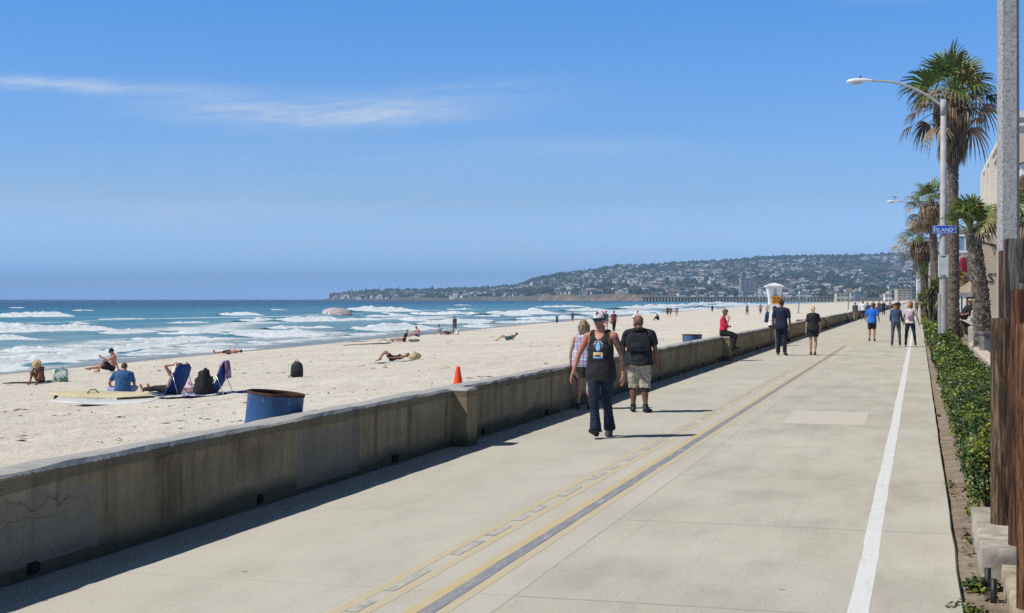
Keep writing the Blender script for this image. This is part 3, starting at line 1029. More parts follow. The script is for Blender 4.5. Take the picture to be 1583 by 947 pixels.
    bk = backpack('navy and white backpack on the back of the person sitting on the wall', r, fg, dz, [mat('navy_nylon', (.016, .03, .10), .6, .3, 12), mat('white_nylon', (.72, .73, .75), .6)], (.34, .17, .46), .16)

    # ---- tall man in navy
    pose = dict(u1=(0, .03, 1), hy=-6, hp=6, aR=((.20, .0, -1), (.08, .2, -1)), aL=((-.26, .1, -1), (-.02, .3, -1)),
                lL=((-.02, .10, -1), (-.02, .02, -1)), lR=((.03, -.06, -1), (.03, -.20, -1)), footL=(-.1, 1, .1), footR=(.3, 1, -.2))
    stripe = lambda r, f, u: 0
    r, fg, dz = person('tall man in navy shirt and navy track trousers with white side stripe', at(1208, 549), 2, 1.96, 'm', .98, pose, 'brown',
           [dict(kind='trousers', name='track_trousers', mat=[mat('navy_trousers', (.010, .014, .032), .85, .3, 14)], off=.020, len=2.03, top=.045, prof=[(0, .062), (1, .044), (2.1, .036)], wr=.010),
            dict(kind='shirt', name='shirt', mat=M_NAVY, off=.020, sleeve=.8, sflare=.025, hem=-.06, flare=.02, wr=.009)],
           dict(mat=M_DARKHAIR, off=.004, wr=.001), dict(mat=M_BROWNSHOE), lambda fg: side_stripe(fg), .0115)

    # ---- blonde woman in a black top and skirt
    pose = dict(u1=(0, .0, 1), hy=14, hp=2, tw=-4, aR=((.26, .12, -1), (.02, .5, -1)), aL=((-.20, -.10, -1), (-.10, .05, -1)),
                lL=((.02, .06, -1), (.02, .02, -1)), lR=((-.01, .03, -1), (-.05, -.06, -1)), footR=(-.05, 1, -.1))
    person('blonde woman in black blouse and short black skirt walking away', at(1257, 549), 6, 1.73, 'f', .98, pose, 'fair',
           [dict(kind='skirt', name='skirt', mat=M_BLACKCLOTH, off=.02, len=.62, flare=.02, wr=.005),
            dict(kind='shirt', name='blouse', mat=mat('black_blouse', (.013, .014, .018), .8, .3, 10), off=.024, sleeve=.75, sflare=.035, hem=-.03, flare=.02, wr=.008)],
           dict(mat=M_BLONDE, pony=.20, line=.03, off=.008, wr=.004), dict(mat=M_BROWNSHOE), None, .0115)

    # ---- jogger in bright blue
    pose = dict(u1=(0, .05, 1), hy=0, hp=5, aR=((.34, -.25, -1), (.10, .75, -.6)), aL=((-.3, .1, -1), (.05, .75, -.5)),
                lL=((-.04, .12, -1), (-.03, -.02, -1)), lR=((.04, -.02, -1), (.02, -.16, -1)), footR=(.1, 1, -.1))
    person('man in bright blue shirt and dark shorts jogging away', at(1348, 527), 2, 1.77, 'm', 1.06, pose, 'tan',
           [dict(kind='trousers', name='shorts', mat=mat('dark_shorts', (.03, .018, .026), .8), off=.018, len=.86, prof=[(0, .066), (.86, .054)], wr=.008),
            dict(kind='shirt', name='shirt', mat=M_BLUE, off=.022, sleeve=.7, sflare=.03, hem=-.05, flare=.02, wr=.009)],
           dict(mat=mat('greying_hair', (.22, .12, .09), .6, .3, 30), off=.004, line=.04, wr=.002), dict(mat=M_RUBBER), None, .0125)

    # ---- two women on roller skates
    pose = dict(u1=(0, .05, 1), hy=-14, hp=4, aR=((.25, .25, -1), (.25, .55, -.9)), aL=((-.18, .25, -1), (.1, .8, -.6)),
                lL=((-.10, .02, -1), (-.05, -.06, -1)), lR=((.11, .02, -1), (.06, -.06, -1)))
    person('roller skating woman with long auburn hair, denim jacket and grey leggings', at(1385, 536), 2, 1.74, 'f', 1.0, pose, 'fair',
           [dict(kind='trousers', name='leggings', mat=mat('grey_leggings', (.075, .09, .10), .7, .2, 12), off=.008, len=1.9, top=.075, wr=.003),
            dict(kind='shirt', name='denim_jacket', mat=mat('light_denim', (.055, .085, .16), .85, .3, 14), off=.020, sleeve=1.7, hem=.015, flare=.01, wr=.008)],
           dict(mat=M_RED_HAIR, len=.27, wide=.042, sides=True, line=.03, wr=.007), None, lambda fg: skate_parts(fg, M_RUBBER, mat('grey_wheel', (.12, .12, .13), .5)) + cap_parts(fg, M_BLACKCLOTH, None, True, .017)[:1], .0125)
    pose = dict(u1=(0, .06, 1), hy=10, hp=6, aR=((.42, .0, -1), (.30, .2, -1)), aL=((-.30, .15, -1), (.0, .7, -.6)),
                lL=((-.13, .03, -1), (-.08, -.06, -1)), lR=((.16, .04, -1), (.12, -.06, -1)))
    r, fg, dz = person('roller skating woman with copper hair, white top and dark jeans', at(1407, 536), -3, 1.74, 'f', 1.04, pose, 'fair',
           [dict(kind='trousers', name='jeans', mat=mat('indigo_jeans', (.016, .026, .06), .85, .3, 14), off=.010, len=1.9, top=.06, wr=.004),
            dict(kind='shirt', name='top', mat=mat('cream_top', (.66, .58, .54), .85), off=.016, sleeve=.5, hem=-.015, flare=.01, wr=.007)],
           dict(mat=mat('copper_hair', (.42, .17, .05), .5, .4, 18, .5, 60), len=.07, wide=.05, sides=True, line=.03, wr=.012, off=.018), None, lambda fg: skate_parts(fg, M_RUBBER, mat('grey_wheel', (.12, .12, .13), .5)), .0125)
    backpack('small pale pink backpack worn by the copper haired skater', r, fg, dz, [mat('pink_nylon', (.62, .42, .52), .6), mat('mauve_nylon', (.46, .28, .40), .6)], (.25, .12, .30), .19)


def hood(fg):
    m = MB(); h = fg.h
    c, r, f = fg.sp(.300)
    u = fg.u1
    for k in (0,):
        pts = []
        for i in range(17):
            a = PI * (-.12 + 1.24 * i / 16)
            rr = 1 + .1 * math.sin(a)
            pts.append(c + r * (math.cos(a) * .068 * h) - f * (math.sin(a) * .058 * h * rr) + u * (.012 + .006 * math.sin(a)) * h)
        m.tube(pts, [.012 * h + .017 * h * math.sin(PI * i / 16) for i in range(17)], 12)
    me = remesh(m, .009, 2); wrinkle(me, .008, (14, 14, 14), 5)
    return [('hood', me, M_BLACKCLOTH)]


def side_stripe(fg):
    m = MB(); h = fg.h
    a, b, c = fg.leg['L']; out = -fg.r0
    pts = []
    for i in range(16):
        q = .0 + 2.0 * i / 15
        p = a.lerp(b, q) if q <= 1 else b.lerp(c, q - 1)
        rr = interp(q, [(0, .062), (1, .044), (2.1, .036)]) * h
        pts.append((p + out * (rr + .006)))
    rings = [[p + fg.f0 * s * .018 + out * d for s, d in ((-1, -.006), (-1, .004), (1, .004), (1, -.006))] for p in pts]
    m.loft(rings)
    return [('side_stripe', m.mesh('stripe', True), M_WHITECLOTH)]


def simple(label, loc, yaw, h, top, bottom, hairm=None, pose=None, sex='m', skin='tan', w=1.0, vox=.022, blen=2.02, slv=.7, hat=None, group=None, long=0, shoes=True, seat=None, off=.02, bare=False):
    tops = []
    if bottom is not None:
        tops.append(dict(kind='trousers', name='trousers' if blen > 1.5 else 'shorts', mat=bottom, off=off, len=blen, wr=.006, vox=vox))
    if top is not None:
        tops.append(dict(kind='shirt', name='shirt', mat=top, off=off, sleeve=slv, hem=-.04, flare=.02, wr=.008, vox=vox))
    hr = None if hairm is None else dict(mat=hairm, len=long, sides=long > 0, wide=.05)
    return person(label, loc, yaw, h, sex, w, pose or {}, skin, tops, hr, dict(mat=M_RUBBER) if shoes else None, hat, vox, group)


WALK = [dict(lL=((-.03, .25, -1), (-.02, .05, -1)), lR=((.03, -.12, -1), (.02, -.38, -1)), footR=(0, 1, -.3), aL=((-.2, -.25, -1), (-.05, .1, -1)), aR=((.2, .3, -1), (.05, .5, -1))),
        dict(lR=((.03, .22, -1), (.02, .05, -1)), lL=((-.03, -.1, -1), (-.02, -.3, -1)), footL=(0, 1, -.25), aR=((.2, -.2, -1), (.05, .1, -1)), aL=((-.2, .25, -1), (-.05, .5, -1)))]


def cast_walk_far():
    G = 'people far along the boardwalk'
    W_ = [  # px, feet y, height, top, bottom, len, yaw, sex, label
        (1322, 496, 1.70, M_GREYCLOTH, mat('tan_cloth', (.46, .30, .16), .8), 2.0, 30, 'm', 'man in grey shirt and tan trousers standing at the end of the near wall'),
        (1334, 494, 1.78, M_WHITECLOTH, M_MAROON, .9, 0, 'm', 'walker in white shirt and dark red shorts beside the far wall'),
        (1341, 494, 1.68, mat('blue_grey_cloth', (.03, .10, .24), .8), M_NAVY, 1.1, 5, 'm', 'dark haired walker in dull blue shirt just behind the white shirted walker'),
        (1350, 488, 1.76, M_MAROON, M_BLACKCLOTH, 2.0, 180, 'm', 'dark figure in maroon beyond the jogger, facing this way'),
        (1359, 486, 1.74, mat('plum_cloth', (.16, .05, .08), .8), mat('mid_blue_cloth', (.03, .10, .34), .8), 1.0, 180, 'f', 'woman in plum top and blue shorts beyond the jogger'),
        (1366, 487, 1.72, M_BLACKCLOTH, M_BLACKCLOTH, 2.0, 175, 'm', 'all black figure striding between the jogger and the skaters'),
        (1376, 480, 1.72, mat('salmon_cloth', (.52, .26, .22), .8), M_GREYCLOTH, 2.0, 0, 'f', 'tiny far walker in salmon top left of the skaters'),
        (1389, 484, 1.78, M_NAVY, M_NAVY, 2.0, 0, 'm', 'man in navy walking just ahead of the skaters'),
        (1408, 484, 1.82, mat('rust_cloth', (.26, .07, .05), .8), M_BLACKCLOTH, 1.0, 0, 'm', 'broad man in rust red shirt ahead of the copper haired skater'),
        (1417, 484, 1.78, mat('brick_cloth', (.20, .06, .05), .8), M_GREYCLOTH, 1.6, 0, 'f', 'walker in brick red top closest to the hedge'),
    ]
    for i, (px, py, h, t, b, ln, yaw, sx, lab) in enumerate(W_):
        p = at(px, py)
        simple(lab, p, yaw, h, t, b, M_DARKHAIR if i % 3 else M_BROWNHAIR, WALK[i % 2] if i else None, sx, ('tan', 'brown', 'fair')[i % 3], 1.08, .024, ln, .8, group=G)


SIT_KNEES = dict(u0=(0, -.25, 1), u1=(0, .42, 1), aR=((.15, .75, -.5), (-.5, .8, .1)), aL=((-.15, .75, -.5), (.5, .8, .1)), hp=10,
                 lR=((.12, .8, .8), (.02, .6, -1)), lL=((-.12, .8, .8), (-.02, .6, -1)), footR=(0, 1, -.1), footL=(0, 1, -.1))
LIE = dict(u0=(0, -1, .08), u1=(0, -1, .02), hp=6, aR=((.25, .9, -.1), (.05, 1, .0)), aL=((-.25, .9, -.1), (-.05, 1, .0)), pR=(0, 0, -1), pL=(0, 0, -1),
           lR=((.06, 1, -.02), (.03, 1, -.06)), lL=((-.06, 1, -.02), (-.03, 1, -.06)), footR=(0, .3, 1), footL=(0, .3, 1))


def cast_beach():
    def gh(px, py): return ground_hit(px, py)
    bl = M_BLACKCLOTH
    # hunched woman with straw hat, far left
    p = gh(62, 593)
    simple('tanned woman in straw hat sitting with knees drawn up near the water', p, 188, 1.66, None, None, M_DARKHAIR, dict(SIT_KNEES, u1=(0, .75, 1), hp=30), 'f', 'brown', 1.0, .015,
           hat=lambda fg: straw_hat(fg, M_STRAW) + swim(fg, bl), shoes=False)
    # shirtless man in black cap and shorts
    p = gh(172, 576)
    simple('shirtless man in black cap and shorts sitting on the sand by the water', p, TO_LEFT + 22, 1.78, None, bl, M_DARKHAIR,
           dict(u0=(0, -.5, 1), u1=(0, .12, 1), hp=22, hy=0, aL=((-.1, .9, -.5), (.2, .8, .55)), aR=((.25, -.45, -1), (.1, -.45, -1)),
                lL=((-.1, .8, .8), (0, .6, -1)), lR=((.15, 1, .12), (.05, 1, -.12)), footL=(0, 1, -.1), footR=(0, 1, .3)), 'm', 'red', 1.05, .015, .85,
           hat=lambda fg: cap_parts(fg, bl), shoes=False)
    p2 = gh(190, 577)
    tag(blob('clothes_pile', p2, (.55, .3, .16), bl, 3), 'dark pile of clothes behind the shirtless man in the cap', 'clothes')
    # man in blue shirt
    p = gh(190, 611)
    simple('man in blue shirt and lilac shorts sitting with his back to the boardwalk', p, 28, 1.78, mat('slate_blue_cloth', (.035, .12, .26), .85, .2, 12), mat('lilac_cloth', (.30, .34, .56), .8), M_BROWNHAIR,
           dict(u0=(0, -.3, 1), u1=(.05, .55, 1), hp=10, hy=-14, aL=((-.62, .25, -.9), (.15, .75, -.6)), aR=((.3, .35, -1), (-.2, .9, -.3)),
                lL=((-.85, .8, .12), (.6, .75, -.15)), lR=((.7, .85, .2), (-.5, .8, -.22)), footL=(.4, 1, 0), footR=(-.4, 1, 0)), 'm', 'red', 1.12, .013, .9, .75, shoes=False)
    # woman in the blue beach chair
    p = gh(262, 612)
    r, fg, dz = simple('person in black trousers reclining in the low blue beach chair', p, TO_LEFT - 32, 1.68, None, bl, M_DARKHAIR,
           dict(u0=(0, -.75, 1), u1=(0, -.6, 1), hp=8, aR=((.40, .4, .8), (-.35, -1, .15)), aL=((-.40, .4, .8), (.35, -1, .15)),
                lR=((.07, 1, .08), (.03, 1, -.10)), lL=((-.07, 1, .10), (-.03, 1, -.12)), footR=(0, .5, 1), footL=(0, .5, 1)), 'm', 'tan', .95, .014, 2.0, shoes=False)
    r.location.z += .03
    beach_chair('low blue beach chair with reclining person in black trousers', p + Vector((0, 0, 0)), TO_LEFT - 32, M_CHAIRBLUE, back=1.0)
    p = gh(322, 611)
    beach_chair('beach chair with purple towel over its back and black jacket on it', p, TO_LEFT - 12, M_CHAIRBLUE, back=.86)
    # lying figure at the edge
    p = gh(354, 547)
    simple('bare backed sunbather lying flat near the wet sand', p, TO_LEFT, 1.74, None, bl, M_DARKHAIR, LIE, 'm', 'red', 1.0, .02, .8, shoes=False)
    # sunbather with raised knees
    p = gh(606, 558)
    simple('woman in black swimsuit lying on her back with knees raised', p, TO_LEFT + 4, 1.68, None, bl, M_BROWNHAIR,
           dict(LIE, u0=(0, -1, .10), u1=(0, -1, .16), lR=((.06, 1, 1.15), (0, .72, -1)), lL=((-.06, 1, .95), (0, .8, -1)), footR=(0, 1, -.2), footL=(0, 1, -.2), hp=20), 'f', 'tan', 1.0, .014, .55,
           hat=lambda fg: swim(fg, bl), shoes=False)
    # reader lying further back
    p = gh(785, 526)
    simple('woman with dark hair in teal top propped up on the sand', p, TO_LEFT + 6, 1.68, M_TEAL, M_TEAL, mat('wine_hair', (.09, .03, .02), .5),
           dict(LIE, u0=(0, -1, .18), u1=(0, -1, .55), hp=25, aR=((.3, .2, -1), (0, .9, .2)), aL=((-.3, .2, -1), (0, .9, .2)), lR=((.06, 1, .55), (0, .8, -.7)), lL=((-.06, 1, .35), (0, .9, -.55)), footR=(0, 1, 0), footL=(0, 1, 0)), 'f', 'fair', 1.0, .018, .4, .3, long=.2, shoes=False)
    # small group by the waterline
    p = gh(624, 528)
    simple('figure in dark clothes slumped in the striped deck chair group', p, TO_LEFT, 1.7, bl, M_PINK, M_RED_HAIR, dict(u0=(0, -.6, 1), u1=(0, -.35, 1), lR=((.07, 1, .1), (.03, 1, -.1)), lL=((-.07, 1, .3), (-.03, 1, -.4)), aR=((.3, .3, -1), (0, 1, -.2)), aL=((-.3, .3, -1), (0, 1, -.2))), 'f', 'red', 1, .022, 1.0, .8)
    p = gh(646, 520)
    simple('pink skinned sunbather sitting up beside the deck chairs', p, TO_LEFT + 30, 1.72, M_PINK, M_TEAL, M_DARKHAIR, dict(SIT_KNEES, lR=((.2, 1, .3), (.0, 1, -.4)), lL=((-.2, 1, .3), (0, 1, -.4))), 'm', 'red', 1.1, .022, .8, .5, shoes=False)
    p = gh(681, 517)
    simple('woman in pale blue sitting up at the waterline', p, TO_LEFT + 20, 1.68, mat('pale_blue_cloth', (.36, .46, .60), .8), mat('pale_blue_cloth', (.36, .46, .60), .8), M_DARKHAIR, SIT_KNEES, 'f', 'fair', 1, .024, .8, .7, shoes=False)
    p = gh(692, 517)
    simple('sunbather lying face down next to the woman in pale blue', p, TO_LEFT + 60, 1.7, None, bl, M_DARKHAIR, dict(LIE, lR=((.06, 1, .5), (0, 1, -.7))), 'm', 'red', 1.05, .024, .7, shoes=False)
    p = gh(703, 516)
    simple('slim figure in grey standing at the water', p, 40, 1.62, M_GREYCLOTH, M_GREYCLOTH, M_BROWNHAIR, WALK[0], 'f', 'tan', .95, .024, 1.6, .9)
    p = gh(707, 517)
    simple('child in white crouching behind the figure in grey', p, 60, 1.1, M_WHITECLOTH, M_WHITECLOTH, M_BLONDE, SIT_KNEES, 'f', 'fair', 1, .022, .8, .7, shoes=False)
    # standing people behind the two men
    p = gh(937, 511)
    simple('person in large red hat and teal top standing on the sand', p, 12, 1.72, M_TEAL, M_PINK, M_RED_HAIR, WALK[1], 'f', 'fair', .95, .018, .9, .5, hat=lambda fg: straw_hat(fg, mat('red_hat', (.55, .06, .10), .8)))
    p = gh(949, 512)
    r, fg, dz = simple('woman in maroon shirt and dark trousers standing on the sand', p, -8, 1.72, M_MAROON, bl, M_BROWNHAIR, WALK[0], 'f', 'tan', 1.05, .018, 2.0, .7)
    tb = MB(); tb.ellipsoid((0, 0, .8), (.17, .09, .15)); tb.tube([(-.12, 0, .92), (-.08, .02, 1.2), (.08, .02, 1.2), (.12, 0, .92)], .015, 6)
    o = tb.build('shoulder_bag', mat('tan_leather', (.26, .15, .09), .7), None, True, loc=(r.location.x - .16, r.location.y - .22, r.location.z)); tag(o, 'tan bag carried by the woman in maroon', 'bag')
    p = gh(980, 504)
    simple('woman in white shirt bending forward over something on the sand', p, TO_LEFT - 180, 1.68, M_WHITECLOTH, bl, M_BROWNHAIR,
           dict(u0=(0, .35, 1), u1=(0, .8, 1), hp=25, aR=((.1, .9, -.5), (0, 1, -.2)), aL=((-.1, .9, -.5), (0, 1, -.2)), lR=((.05, .05, -1), (0, -.15, -1)), lL=((-.05, .3, -1), (0, -.3, -1))), 'f', 'red', 1, .02, .6, .7)
    p = gh(1017, 495)
    simple('dark clothed person sitting low on the far sand', p, TO_LEFT, 1.75, M_NAVY, bl, M_DARKHAIR, SIT_KNEES, 'm', 'brown', 1.1, .024, 2.0, 1.6)
    for px, py, h, t, b, lab, yw in (
            (1032, 489, 1.75, mat('slate_cloth', (.06, .08, .10), .8), bl, 'left one of two dark figures at the far waterline', 10),
            (1036.5, 489, 1.66, mat('brown_cloth', (.12, .10, .09), .8), M_GREYCLOTH, 'right one of two dark figures at the far waterline', -20),
            (1046, 489, 1.6, mat('coral_cloth', (.55, .16, .16), .8), M_PINK, 'figure in coral pink at the far waterline', 20),
            (885, 498, 1.5, M_GREYCLOTH, M_GREYCLOTH, 'grey wetsuit figure wading by the hair of the plaid woman', 40),
            (861, 501, 1.2, M_TEAL, bl, 'small dark figure wading left of the plaid woman', 0),
            (1101, 483, 1.75, bl, bl, 'black figure at the water left of the woman in red', 30),
            (1155, 488, 1.78, mat('steel_cloth', (.10, .12, .16), .8), M_GREYCLOTH, 'walker in grey on the sand in front of the pier', 160),
            (1175.5, 486, 1.74, mat('rose_cloth', (.40, .20, .28), .8), M_MAROON, 'walker in rose and blue on the sand near the tower', 20),
            (1186, 487, 1.6, mat('beige_cloth', (.50, .42, .34), .8), mat('beige_cloth', (.50, .42, .34), .8), 'pale walker on the sand below the tower', 20)):
        q = gh(px, py)
        simple(lab, q, yw, h, t, b, M_DARKHAIR, WALK[int(px) % 2], 'f' if int(px) % 3 == 0 else 'm', ('tan', 'fair', 'brown')[int(px) % 3], 1.1, .028, 1.2, .8, shoes=False)


def swim(fg, m_):
    m = MB(); fg.torso(m, .008, -.05, .235)
    me = remesh(m, .015, 1)
    return [('swimsuit', me, m_)]


M_CHAIRBLUE = mat('blue_canvas', (.012, .06, .24), .8, .25, 10, .2)
M_ALU = mat('aluminium_tube', (.6, .6, .6), .3, .1, 10, 0, metal=.9)


def blob(name, loc, size, m_, seed=0, parent=None, rz=0.0):
    """a soft heap (cloth, bag) with folds"""
    m = MB(); m.ellipsoid((0, 0, size[2] * .45), (size[0] / 2, size[1] / 2, size[2] * .55), None, 20, 12)
    me = m.mesh(name, True)
    co = coords(me)
    d = np.array([mnoise.noise(Vector((p[0] * 7 + seed, p[1] * 7, p[2] * 9 + seed * 2))) for p in co])
    co = co * (1 + .35 * d)[:, None]; co[:, 2] = np.maximum(co[:, 2], -.02)
    me.vertices.foreach_set('co', co.astype(np.float32).ravel())
    o = link(name, me, m_, parent, loc); o.rotation_euler.z = rz
    return o


def beach_chair(label, loc, yaw, m_, back=1.0):
    """low folding chair: seat on the sand, leaning back held by a prop"""
    r = empty('beach_chair', loc, R(yaw), label, 'beach chair')
    m = MB(); y0, y1 = -.10, .48
    def slab(pts, w, t):
        rings = []
        for (y, z) in pts: rings.append([(-w, y, z), (w, y, z), (w, y, z + t), (-w, y, z + t)])
        return rings
    m.loft(slab([(y0, .055), (.1, .035), (.3, .035), (y1, .075)], .27, .012)); m.build('seat', m_, r)
    m = MB(); bx, bz = -.52 * back, .78 * back
    prof = [(0, .06), (.15, .02), (.5, 0), (.85, .0), (1, .01)]
    rings = []
    for t in np.linspace(0, 1, 9):
        y = y0 + (bx - y0) * t; z = .06 + bz * t
        wd = .27 * (1 if t < .86 else (1 - ((t - .86) / .14) ** 2 * .35))
        s = -.05 * math.sin(PI * t)
        rings.append([(-wd, y + s, z), (0, y + s * 1.5, z - .01), (wd, y + s, z), (wd, y + s - .022, z - .012), (0, y + s * 1.5 - .022, z - .022), (-wd, y + s - .022, z - .012)])
    m.loft(rings); m.build('backrest', m_, r, True)
    m = MB()
    for sg in (-1, 1):
        x = .285 * sg
        m.tube([(x, bx, .06 + bz), (x, y0, .05), (x, y1, .075)], .011, 8)
        m.tube([(x, bx * .75, .06 + bz * .68), (x, bx * .75 - .22, .0), ], .009, 8)
        m.tube([(x, y1, .075), (x, y1 - .1, 0.0)], .009, 8)
    m.tube([(-.285, bx * .75 - .22, .01), (.285, bx * .75 - .22, .01)], .009, 8)
    m.build('frame', M_ALU, r, True)
    return r
# ================================================================ light, sky, camera
SUN_EL, SUN_AZ = 51.0, 33.0       # elevation; the light travels along (cos33, sin33)


def setup():
    cd = bpy.data.cameras.new('camera'); c = bpy.data.objects.new('camera', cd); COL.objects.link(c)
    c.location = (0, 0, EYE); c.rotation_euler = (PI / 2, 0, TH)
    cd.sensor_width = 36; cd.lens = F / 1583 * 36; cd.shift_y = -11.5 / 1583
    cd.clip_start = .1; cd.clip_end = 60000
    S.camera = c
    w = bpy.data.worlds.new('World'); S.world = w; w.use_nodes = True
    nt = w.node_tree; bg = nt.nodes['Background']
    sky = nt.nodes.new('ShaderNodeTexSky'); sky.sky_type = 'NISHITA'; sky.sun_disc = False
    sky.sun_elevation = R(SUN_EL); sky.sun_rotation = math.atan2(-math.cos(R(SUN_AZ)), -math.sin(R(SUN_AZ)))
    sky.air_density = SKY_AIR; sky.dust_density = SKY_DUST; sky.ozone_density = SKY_OZ; sky.altitude = 0
    # thin cirrus, fixed to compass directions of the sky
    tc = nt.nodes.new('ShaderNodeTexCoord'); sx = nt.nodes.new('ShaderNodeSeparateXYZ'); lk(nt, tc.outputs['Generated'], sx.inputs[0])
    az = mth(nt, 'ARCTAN2', sx.outputs[0], sx.outputs[1]); el = mth(nt, 'ARCSINE', sx.outputs[2])
    cb = nt.nodes.new('ShaderNodeCombineXYZ'); lk(nt, mth(nt, 'MULTIPLY', az, 9.0), cb.inputs[0]); lk(nt, mth(nt, 'MULTIPLY', el, 58.0), cb.inputs[1])
    n1 = noisen(nt, cb.outputs[0], 1.0, 8, .62, .6)
    cb2 = nt.nodes.new('ShaderNodeCombineXYZ'); lk(nt, mth(nt, 'MULTIPLY_ADD', el, 16.0, mth(nt, 'MULTIPLY', az, 26.0)), cb2.inputs[0]); lk(nt, mth(nt, 'MULTIPLY_ADD', az, -26.0, mth(nt, 'MULTIPLY', el, 230.0)), cb2.inputs[1])
    n2 = noisen(nt, cb2.outputs[0], 1.0, 6, .6, .4)
    nn = mth(nt, 'MULTIPLY_ADD', n2, .45, mth(nt, 'MULTIPLY', n1, .75))
    tot = None
    for (px, py, hx, hy, a, lo, tilt) in ((60, 146, 130, 9, .95, .47, .0), (440, 178, 190, 17, .9, .50, .0), (640, 166, 190, 28, .5, .50, -.10), (900, 226, 150, 14, .18, .50, 0), (330, 150, 160, 14, .3, .52, 0), (200, 325, 700, 40, .30, .46, 0), (900, 372, 800, 40, .26, .47, 0), (620, 250, 500, 30, .14, .48, 0), (1400, 8, 90, 10, .25, .5, 0)):
        a0 = -TH + math.atan((px - 791.5) / F); e0 = math.atan((HORIZON - py) / F)
        da = mth(nt, 'SUBTRACT', az, a0)
        dx = mth(nt, 'DIVIDE', da, hx / F); dy = mth(nt, 'DIVIDE', mth(nt, 'SUBTRACT', mth(nt, 'SUBTRACT', el, e0), mth(nt, 'MULTIPLY', da, -tilt)), hy / F)
        g = mth(nt, 'POWER', 2.718, mth(nt, 'MULTIPLY', mth(nt, 'ADD', mth(nt, 'MULTIPLY', dx, dx), mth(nt, 'MULTIPLY', dy, dy)), -1.0))
        k = mth(nt, 'MULTIPLY', mth(nt, 'MULTIPLY', mth(nt, 'SUBTRACT', nn, lo - .12), 2.6, clamp=True), mth(nt, 'MULTIPLY', g, a))
        tot = k if tot is None else mth(nt, 'ADD', tot, k)
    hs = nt.nodes.new('ShaderNodeHueSaturation'); hs.inputs['Saturation'].default_value = SKY_SAT; hs.inputs['Value'].default_value = 1.0
    lk(nt, sky.outputs[0], hs.inputs['Color'])
    # clear Pacific air: deep blue, darker overhead than towards the horizon
    tr = ramp(nt, sx.outputs[2], [(p, tuple(v / 8 for v in c)) for p, c in SKY_TINT])
    vm = nt.nodes.new('ShaderNodeVectorMath'); vm.operation = 'MULTIPLY'; lk(nt, hs.outputs[0], vm.inputs[0]); lk(nt, tr.outputs[0], vm.inputs[1])
    vs_ = nt.nodes.new('ShaderNodeVectorMath'); vs_.operation = 'SCALE'; vs_.inputs['Scale'].default_value = 8.0; lk(nt, vm.outputs[0], vs_.inputs[0])
    out = mixc(nt, mth(nt, 'MINIMUM', tot, .8), vs_.outputs[0], (8.8, 9.6, 10.6))
    lk(nt, out, bg.inputs[0]); bg.inputs[1].default_value = SKY_STR
    l = bpy.data.lights.new('sun', 'SUN'); l.energy = SUN_STR; l.angle = R(.53); l.color = (1.0, .955, .88)
    o = bpy.data.objects.new('sun', l); COL.objects.link(o); o.location = (-40, -30, 60)
    o.rotation_euler = Vector((math.cos(R(SUN_AZ)), math.sin(R(SUN_AZ)), -math.tan(R(SUN_EL)))).to_track_quat('-Z', 'Y').to_euler()
    S.view_settings.view_transform = 'Standard'; S.view_settings.look = 'None'; S.view_settings.exposure = EXPO; S.view_settings.gamma = 1
    S.render.engine = 'CYCLES'
    cy = S.cycles
    cy.max_bounces = 6; cy.diffuse_bounces = 3; cy.glossy_bounces = 3; cy.transmission_bounces = 4; cy.transparent_max_bounces = 8; cy.volume_bounces = 0
    cy.use_denoising = False      # keeps the fine grain of sand, leaves and concrete
    cy.sample_clamp_indirect = 4


SKY_AIR, SKY_DUST, SKY_OZ, SKY_SAT = 1.0, 0.0, 5.0, 1.0
SKY_STR, SUN_STR, EXPO = .08, 4.4, 0.0
SKY_TINT = [(0, (1.25, 2.25, 7.2)), (.012, (1.25, 2.05, 4.9)), (.03, (1.16, 1.66, 3.0)), (.07, (1.0, 1.25, 1.76)), (.2, (.66, 1.25, 1.87)), (.45, (.55, .56, .60)), (1, (.36, .34, .35))]
HAZE, HAZE_COL = 1.3e-4, (.45, .73, 1.0)


def haze():
    m = bpy.data.materials.new('sea_haze'); m.use_nodes = True; nt = m.node_tree
    nt.nodes.remove(nt.nodes['Principled BSDF'])
    v = nt.nodes.new('ShaderNodeVolumePrincipled'); v.inputs['Color'].default_value = (*HAZE_COL, 1); v.inputs['Density'].default_value = HAZE
    v.inputs['Anisotropy'].default_value = .1
    lk(nt, v.outputs[0], nt.nodes['Material Output'].inputs['Volume'])
    b = MB(); b.box((0, 3500, 134), (26000, 23000, 292))
    o = b.build('haze', m); tag(o, kind='stuff')


